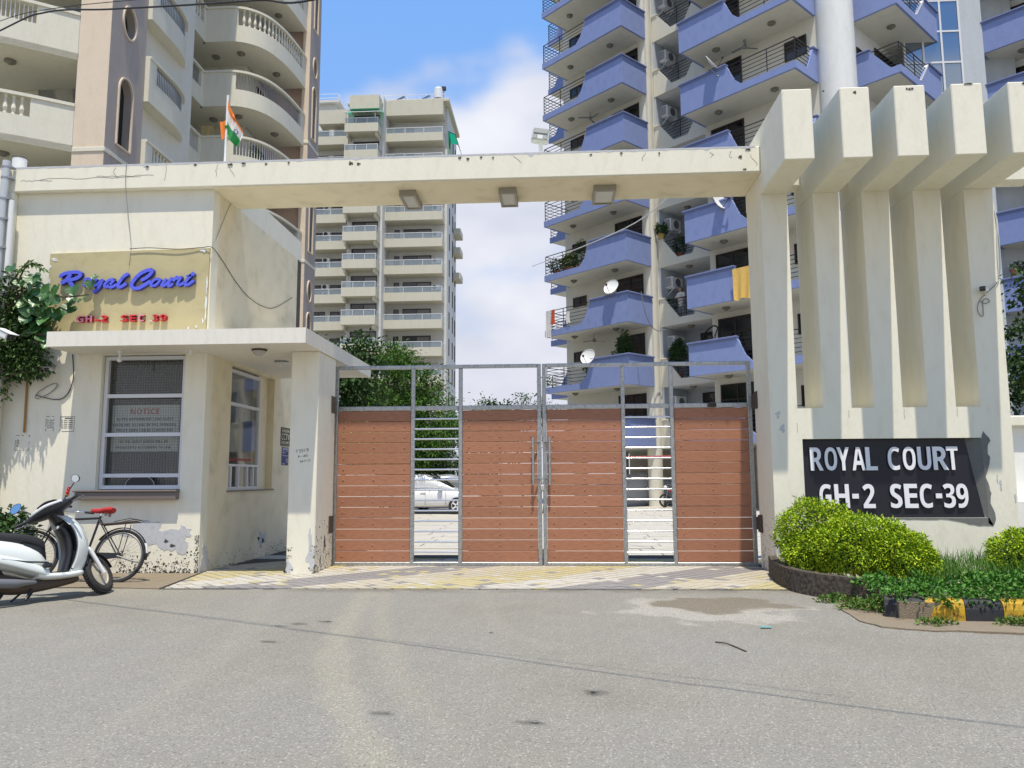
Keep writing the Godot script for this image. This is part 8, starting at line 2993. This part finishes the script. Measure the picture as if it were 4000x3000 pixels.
func build_plants() -> void:
	foliage_mat("leaf")
	var dark := [Color(0.028, 0.062, 0.014), Color(0.045, 0.095, 0.02), Color(0.02, 0.045, 0.012), Color(0.06, 0.115, 0.028)]
	var feather := [Color(0.075, 0.165, 0.02), Color(0.055, 0.125, 0.018), Color(0.10, 0.20, 0.03), Color(0.035, 0.08, 0.014)]
	var gold := [Color(0.38, 0.50, 0.02), Color(0.29, 0.43, 0.018), Color(0.47, 0.55, 0.025), Color(0.19, 0.32, 0.018)]
	# trees inside the gate
	build_tree("feathery_tree", "bright feathery tree behind the gate's left leaf, in front of the distant tower", Vector3(-6.5, 0, -31.0), 2.2, 0.16, [[Vector3(0.2, 5.0, 0), Vector3(1.5, 1.6, 1.4)], [Vector3(-0.8, 3.8, 0.3), Vector3(1.7, 1.5, 1.4)], [Vector3(1.2, 3.7, 0.2), Vector3(1.25, 1.5, 1.2)], [Vector3(0.2, 2.6, 0.4), Vector3(2.0, 1.1, 1.4)], [Vector3(-0.2, 6.0, 0), Vector3(0.8, 0.9, 0.8)]], 30000, 0.17, 0.30, feather, 10)
	build_tree("leafy_tree", "dark broad leaved tree left of the feathery one, above the canopy", Vector3(-7.6, 0, -24.5), 2.2, 0.13, [[Vector3(-0.8, 4.9, 0), Vector3(1.0, 0.95, 0.9)], [Vector3(0.6, 4.5, 0), Vector3(1.3, 1.2, 1.0)], [Vector3(1.4, 5.3, -0.2), Vector3(0.6, 0.55, 0.5)], [Vector3(-0.2, 5.7, 0), Vector3(0.55, 0.5, 0.5)], [Vector3(0.3, 3.4, 0.3), Vector3(1.6, 1.2, 1.0)]], 9000, 0.15, 0.6, dark, 10)
	build_tree("hedge_tree", "very dark dense tree behind the white hatchback", Vector3(-4.6, 0, -36.0), 1.5, 0.14, [[Vector3(0, 2.4, 0), Vector3(2.6, 1.7, 1.4)], [Vector3(-2.2, 2.6, 0.4), Vector3(1.8, 1.8, 1.3)], [Vector3(0.9, 3.5, 0.2), Vector3(1.0, 0.9, 0.8)]], 14000, 0.17, 0.45, [Color(0.02, 0.045, 0.01), Color(0.03, 0.07, 0.014)], 8)
	build_tree("golden_shrub", "yellow green shrub at the gate's left hinge, inside the yard", Vector3(-6.3, 0, -22.0), 1.3, 0.06, [[Vector3(-0.2, 2.5, 0), Vector3(0.9, 0.75, 0.6)], [Vector3(0.8, 2.2, 0), Vector3(0.6, 0.6, 0.5)]], 3200, 0.10, 0.6, [Color(0.26, 0.34, 0.02), Color(0.13, 0.24, 0.02)], 6)
	build_tree("young_tree", "small round tree just right of the feathery tree", Vector3(-2.6, 0, -32.0), 2.0, 0.09, [[Vector3(-0.2, 4.0, 0), Vector3(0.75, 0.75, 0.6)], [Vector3(0.4, 3.6, 0.1), Vector3(0.5, 0.6, 0.5)], [Vector3(-0.1, 3.0, 0), Vector3(0.9, 0.8, 0.7)]], 4500, 0.13, 0.45, dark, 7)
	build_tree("young_tree", "thin spiky crowned young tree near the gate's centre post", Vector3(-1.5, 0, -32.0), 2.4, 0.06, [[Vector3(0, 4.1, 0), Vector3(0.28, 0.75, 0.25)], [Vector3(-0.35, 3.6, 0), Vector3(0.3, 0.5, 0.3)], [Vector3(0.5, 3.7, 0), Vector3(0.3, 0.55, 0.3)], [Vector3(0, 3.0, 0), Vector3(0.8, 0.5, 0.5)]], 1500, 0.12, 0.4, dark, 9)
	build_tree("sapling", "sparse bare twigged sapling beside the tower's left corner", Vector3(-0.55, 0, -30.0), 2.6, 0.04, [[Vector3(0, 5.0, 0), Vector3(0.35, 0.7, 0.3)], [Vector3(-0.2, 4.2, 0), Vector3(0.45, 0.5, 0.35)], [Vector3(0.3, 3.6, 0), Vector3(0.45, 0.6, 0.4)]], 520, 0.11, 0.4, dark, 12)
	# behind the boundary wall on the right
	build_tree("leafy_tree", "tall leafy shrub behind the boundary wall at the right picture edge", Vector3(8.1, 0, -13.4), 2.0, 0.07, [[Vector3(0.1, 3.4, 0), Vector3(0.55, 0.75, 0.5)], [Vector3(-0.15, 2.6, 0.2), Vector3(0.6, 0.7, 0.5)], [Vector3(0.5, 4.2, 0), Vector3(0.5, 0.6, 0.5)], [Vector3(0.05, 4.5, 0), Vector3(0.3, 0.45, 0.3)]], 5200, 0.085, 0.6, dark, 9)
	# fan palm between the first columns
	var o := thing("fan_palm", "green fan palm seen low between the first two columns", "palm", Vector3(6.7, 0, -20.5))
	var s := st()
	tube(s, [Vector3.ZERO, Vector3(0.05, 1.6, 0)], 0.11, 8)
	obj("trunk", s, M.bark, o)
	for i in 15:
		var a := TAU * i / 15.0 + 0.3 * rng.randf()
		var up := rng.randf_range(0.35, 1.2)
		var d := Vector3(cos(a) * cos(up), sin(up), sin(a) * cos(up))
		var hub := Vector3(0.05, 1.55, 0) + d * rng.randf_range(0.6, 1.0)
		s = st()
		tube(s, [Vector3(0.05, 1.5, 0), hub], 0.012, 5)
		var w := d.cross(Vector3.UP).normalized()
		var u := w.cross(d)
		for k in 17:
			var t := lerpf(-1.35, 1.35, k / 16.0)
			var e := (d * cos(t) + w * sin(t)).normalized()
			var l := 0.85 * (0.8 + 0.2 * cos(t))
			var side := e.cross(u).normalized() * 0.022
			fquad(s, [hub, hub + e * l * 0.5 + side, hub + e * l - u * 0.12, hub + e * l * 0.5 - side], hub - u * 5.0)
		obj("frond", s, M.frond if M.has("frond") else mat("frond", lin(0.07, 0.16, 0.05), 0.5), o)
	# planter: low curved wall, soil, painted kerb
	o = thing("planter_wall", "low curved blackened concrete wall edging the planter beside the gate", "wall")
	s = st()
	var pw := curve([Vector2(3.02, -11.18), Vector2(2.88, -10.4), Vector2(2.84, -9.72), Vector2(2.98, -9.22), Vector2(3.25, -8.82), Vector2(3.58, -8.55), Vector2(4.0, -8.42)], 6)
	path_wall(s, pw, -0.05, 0.26, -0.11)
	obj("wall_body", s, M.old_concrete, o)
	s = st()
	var soil := PackedVector2Array()
	for p in pw:
		soil.append(Vector2(p.x + 0.06, -p.y))
	soil.append_array(PackedVector2Array([Vector2(9.5, 8.42), Vector2(9.5, 11.28), Vector2(3.06, 11.14)]))
	prism(s, soil, Transform3D(Basis(Vector3(1, 0, 0), Vector3(0, 0, -1), Vector3(0, 1, 0)), Vector3(0, -0.06, 0)), 0.25)
	struct("planter_soil", s, M.earth)
	s = st()
	prism(s, PackedVector2Array([Vector2(3.2, 7.72), Vector2(3.45, 7.66), Vector2(9.5, 7.66), Vector2(9.5, 8.44), Vector2(3.3, 8.44)]), Transform3D(Basis(Vector3(1, 0, 0), Vector3(0, 0, -1), Vector3(0, 1, 0)), Vector3(0, -0.06, 0)), 0.23)
	struct("planter_soil", s, M.earth)
	var kp := [Vector2(3.10, -7.82), Vector2(3.42, -7.66), Vector2(3.75, -7.60), Vector2(4.085, -7.585), Vector2(4.42, -7.575), Vector2(4.76, -7.57), Vector2(5.1, -7.57), Vector2(5.44, -7.57), Vector2(5.78, -7.57)]
	for i in kp.size() - 1:
		var a: Vector2 = kp[i]
		var b: Vector2 = kp[i + 1]
		var d := (b - a).normalized()
		var l := a.distance_to(b)
		s = st()
		var prof := PackedVector2Array([Vector2(0, -0.06), Vector2(0.012, 0.12), Vector2(0.03, 0.175), Vector2(0.06, 0.198), Vector2(0.13, 0.202), Vector2(0.14, -0.06)])
		prism(s, prof, Transform3D(Basis(Vector3(-d.y * -1.0, 0, -d.x), Vector3.UP, Vector3(d.x, 0, d.y)), Vector3(a.x, 0, a.y) + Vector3(d.x, 0, d.y) * 0.004), l - 0.008)
		tag(obj("kerb_stone", s, M.kerb_black if i % 2 == 0 else M.kerb_yellow), ["black kerb stone at the left end of the planter kerb", "yellow kerb stone nearest the left end of the kerb", "glossy black kerb stone between the two nearest yellow ones", "yellow kerb stone cut by the right picture edge", "black kerb stone beyond the right picture edge", "fifth coloured kerb stone, yellow, beyond the picture edge", "black kerb stone further beyond the picture edge", "last yellow kerb stone beyond the picture edge"][i], "kerb stone", "black and yellow kerb stones")
	# clipped golden bushes
	var list := [["golden clipped bush at the back, against the first column", [[Vector3(3.27, 0.62, -10.25), Vector3(0.47, 0.43, 0.42)], [Vector3(3.2, 0.40, -10.0), Vector3(0.40, 0.30, 0.35)]], 15000], ["large golden clipped bush in front of the name panel", [[Vector3(3.62, 0.47, -9.75), Vector3(0.56, 0.40, 0.48)], [Vector3(3.95, 0.40, -9.55), Vector3(0.42, 0.34, 0.42)], [Vector3(4.12, 0.30, -9.45), Vector3(0.26, 0.24, 0.32)]], 24000], ["smaller golden bush at the right picture edge", [[Vector3(5.55, 0.40, -9.7), Vector3(0.42, 0.30, 0.40)], [Vector3(5.9, 0.42, -9.8), Vector3(0.42, 0.30, 0.40)]], 13000]]
	for e in list:
		o = thing("clipped_bush", e[0], "bush", Vector3.ZERO, 0, "golden clipped bushes in the planter")
		s = st()
		for i in 26:
			var b: Array = e[1][i % e[1].size()]
			var d := Vector3(rng.randfn(), absf(rng.randfn()), rng.randfn()).normalized()
			var f: Vector3 = Vector3(b[0].x, 0.17, b[0].z) + Vector3(rng.randfn(), 0, rng.randfn()) * 0.06
			tube(s, [f, f.lerp(b[0] + d * b[1] * 0.75, 0.5) + Vector3(0, 0.05, 0), b[0] + d * b[1] * 0.85], 0.006, 4)
		obj("stems", s, M.bark, o, "stuff")
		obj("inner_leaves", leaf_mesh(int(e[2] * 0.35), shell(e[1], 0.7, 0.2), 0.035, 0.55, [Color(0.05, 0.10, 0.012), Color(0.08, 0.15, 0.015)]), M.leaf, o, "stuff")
		obj("foliage", leaf_mesh(e[2], shell(e[1], 0.16, 0.2), 0.034, 0.55, gold, 0.1), M.leaf, o, "stuff")
		# soft shoots on top
		obj("shoots", leaf_mesh(int(e[2] * 0.06), shell(e[1], -0.07, 0.45), 0.05, 0.35, gold, -0.5), M.leaf, o, "stuff")
	# creeping ground cover over the kerb
	var n1 := FastNoiseLite.new()
	n1.seed = 4
	n1.frequency = 1.4
	var cover := func() -> Array:
		for t in 20:
			var x := rng.randf_range(3.15, 7.5)
			var z := rng.randf_range(-9.15, -7.60)
			if x < 3.9 and z < -8.75 + 0.6 * (x - 3.3):
				continue
			var k := n1.get_noise_2d(x, z)
			if x < 3.5 and z > -7.75 and rng.randf() < 0.8:
				continue
			if k < -0.22 and rng.randf() < 0.6:
				continue
			return [Vector3(x, 0.17 + (0.10 + 0.14 * k) * pow(rng.randf(), 0.6) - (0.05 if z > -7.68 else 0.0), z), Vector3(rng.randfn() * 0.5, 0.6, 0.5)]
		return [Vector3(5, 0.2, -8.2), Vector3.UP]
	o = thing("ground_cover", "low leafy creeper spilling over the painted kerb", "ground cover")
	o.set_meta("kind", "stuff")
	obj("leaves", leaf_mesh(15000, cover, 0.042, 0.75, [Color(0.055, 0.17, 0.02), Color(0.08, 0.22, 0.03), Color(0.035, 0.11, 0.016), Color(0.12, 0.26, 0.04)], 0.05), M.leaf, o, "stuff")
	# grass by the wall
	var blades := st()
	for i in 5200:
		var x := rng.randf_range(3.9, 6.6)
		var z := rng.randf_range(-11.1, -8.9)
		if n1.get_noise_2d(x * 0.8, z * 0.8) < -0.25:
			continue
		var h := rng.randf_range(0.08, 0.24) * (1.5 if rng.randf() < 0.04 else 1.0)
		var lean := Vector3(rng.randfn(), 0, rng.randfn()) * 0.35 * h
		var a := rng.randf() * TAU
		var w := Vector3(cos(a), 0, sin(a)) * 0.004
		var p := Vector3(x, 0.185, z)
		blades.set_color(Color(0.09, 0.20, 0.03) * rng.randf_range(0.6, 1.5))
		fquad(blades, [p - w, p + lean * 0.4 + Vector3(0, h * 0.6, 0) - w * 0.8, p + lean * 0.4 + Vector3(0, h * 0.6, 0) + w * 0.8, p + w], p - Vector3(0, 0, 5))
		fquad(blades, [p + lean * 0.4 + Vector3(0, h * 0.6, 0) - w * 0.8, p + lean + Vector3(0, h, 0), p + lean * 0.4 + Vector3(0, h * 0.6, 0) + w * 0.8], p - Vector3(0, 0, 5))
	tag(obj("grass", blades, M.leaf, self, "stuff"), "fresh green grass growing between the bushes and the wall", "grass")
	# weeds along the foot of the kerb
	var spots := [["leafy weed at the foot of the second black kerb stone", Vector3(4.12, 0.02, -7.45), 0.13, 420], ["weed patch where the painted kerb meets the low wall", Vector3(3.12, 0.02, -8.3), 0.2, 900], ["small weed at the right picture edge below the kerb", Vector3(4.42, 0.02, -7.42), 0.11, 320], ["flat weeds along the foot of the low curved wall", Vector3(3.0, 0.02, -8.75), 0.16, 500], ["low weed before the first kerb stones", Vector3(3.4, 0.02, -7.42), 0.12, 260], ["trailing leaves at the left end of the kerb", Vector3(3.2, 0.1, -8.1), 0.17, 520]]
	for e in spots:
		var q: Vector3 = e[1]
		var r: float = e[2]
		tag(obj("weed", leaf_mesh(e[3], shell([[q, Vector3(r * 1.5, r * 0.45, r * 0.7)]], 0.7, 0.0), 0.035, 0.55, [Color(0.06, 0.16, 0.02), Color(0.10, 0.20, 0.03), Color(0.14, 0.17, 0.04)], 0.0), M.leaf), e[0], "weed", "weeds along the kerb")
	# creeper at the far left
	o = thing("creeper", "large leaved creeper hanging over the left end of the yellow board", "creeper")
	s = st()
	for e in [[Vector3(-8.6, 3.2, -10.9), Vector3(-8.1, 3.9, -10.85), Vector3(-7.7, 4.2, -10.8), Vector3(-7.3, 4.05, -10.85), Vector3(-6.95, 4.1, -10.95)], [Vector3(-8.7, 2.6, -11.0), Vector3(-8.2, 3.3, -10.85), Vector3(-7.75, 3.5, -10.8), Vector3(-7.45, 3.45, -10.8)], [Vector3(-8.6, 0.0, -11.0), Vector3(-8.55, 1.8, -11.0), Vector3(-8.4, 3.0, -10.95), Vector3(-8.1, 4.2, -10.85), Vector3(-7.8, 4.6, -10.8)], [Vector3(-8.0, 4.1, -10.8), Vector3(-7.8, 4.5, -10.75), Vector3(-7.55, 4.5, -10.75)], [Vector3(-8.4, 3.0, -10.9), Vector3(-8.0, 2.9, -10.85), Vector3(-7.6, 2.95, -10.85)]]:
		tube(s, curve(e, 6), 0.012, 6)
	obj("vine_stems", s, M.bark, o)
	mat("big_leaf", lin(0.055, 0.15, 0.035), 0.38)
	M.big_leaf.backlight_enabled = true
	M.big_leaf.backlight = Color(0.22, 0.36, 0.06)
	M.big_leaf.metallic_specular = 0.55
	tri(M.big_leaf, noise_tex("leafvein", 0.03, Color(0.55, 0.6, 0.5), Color(1, 1, 1), false, 0, 256, 4, 0.4), null, Vector3(9, 9, 9), 0.5)
	mat("pale_leaf", lin(0.13, 0.27, 0.085), 0.38)
	M.pale_leaf.backlight_enabled = true
	M.pale_leaf.backlight = Color(0.3, 0.45, 0.1)
	tri(M.pale_leaf, tex.leafvein, null, Vector3(9, 9, 9), 0.5)
	var hl := heart_leaf(1.0).commit()
	var spots2 := [[650, 560, 165], [850, 430, 145], [700, 440, 150], [510, 470, 170], [440, 380, 170], [340, 500, 170], [330, 560, 150], [450, 620, 150], [590, 650, 150], [620, 720, 160], [760, 670, 160], [720, 780, 130], [540, 830, 160], [400, 860, 150], [650, 870, 120], [290, 830, 130], [390, 730, 140], [470, 760, 120], [780, 540, 110], [900, 560, 80], [980, 500, 90], [1020, 330, 115], [1095, 255, 80], [480, 1080, 130], [560, 1180, 90], [430, 960, 140], [540, 980, 120], [300, 700, 150], [240, 620, 150], [560, 540, 110], [700, 600, 110], [820, 610, 120], [300, 1000, 120], [380, 310, 160], [500, 400, 150], [350, 250, 120], [200, 330, 150], [90, 150, 120]]
	for i in spots2.size():
		var e: Array = spots2[i]
		var at := Vector3(-8.178 + 0.001183 * e[0] + 0.00008 * (e[1] - 130), 4.494 - 0.00115 * (e[1] - 130) + 0.03, -10.72 - 0.16 * rng.randf() - (0.12 if e[0] > 700 else 0.0))
		if e[0] > 880:
			at.z = -10.98
		var l := obj("leaf", hl, M.pale_leaf if (i % 4 == 0) else M.big_leaf, o)
		var sz: float = e[2] * 0.00118
		l.transform = Transform3D(Basis(Vector3.UP, rng.randf_range(-0.6, 0.6)) * Basis(Vector3.RIGHT, rng.randf_range(-0.95, -0.25)) * Basis(Vector3.BACK, rng.randf_range(-0.7, 0.7)) * Basis.from_scale(Vector3.ONE * sz), at)
	obj("small_foliage", leaf_mesh(5200, shell([[Vector3(-8.1, 4.05, -10.95), Vector3(0.42, 0.42, 0.22)], [Vector3(-8.05, 3.45, -10.95), Vector3(0.5, 0.5, 0.22)], [Vector3(-7.85, 3.08, -10.92), Vector3(0.42, 0.27, 0.2)], [Vector3(-8.35, 3.2, -10.9), Vector3(0.4, 0.8, 0.25)], [Vector3(-7.75, 3.75, -10.98), Vector3(0.3, 0.3, 0.14)]], 0.8), 0.075, 0.5, dark + [Color(0.09, 0.17, 0.04)]), M.leaf, o)
	obj("hanging_shoots", leaf_mesh(90, func() -> Array:
		var t := rng.randf()
		return [Vector3(-7.95 + 0.42 * t, 4.42 + 0.12 * sin(t * 3.1), -10.78 + 0.05 * rng.randf()), Vector3(0.7, -0.3, 0.2)], 0.085, 0.3, [Color(0.07, 0.16, 0.03), Color(0.11, 0.22, 0.05)]), M.leaf, o)
	o = thing("roadside_shrub", "dark low shrub behind the scooter at the left picture edge", "bush", Vector3(-7.3, 0, -10.2))
	obj("foliage", leaf_mesh(1400, shell([[Vector3(0, 0.55, 0), Vector3(0.28, 0.42, 0.3)], [Vector3(-0.4, 0.5, 0), Vector3(0.35, 0.45, 0.3)]], 0.5, 0.02), 0.09, 0.6, dark), M.leaf, o)
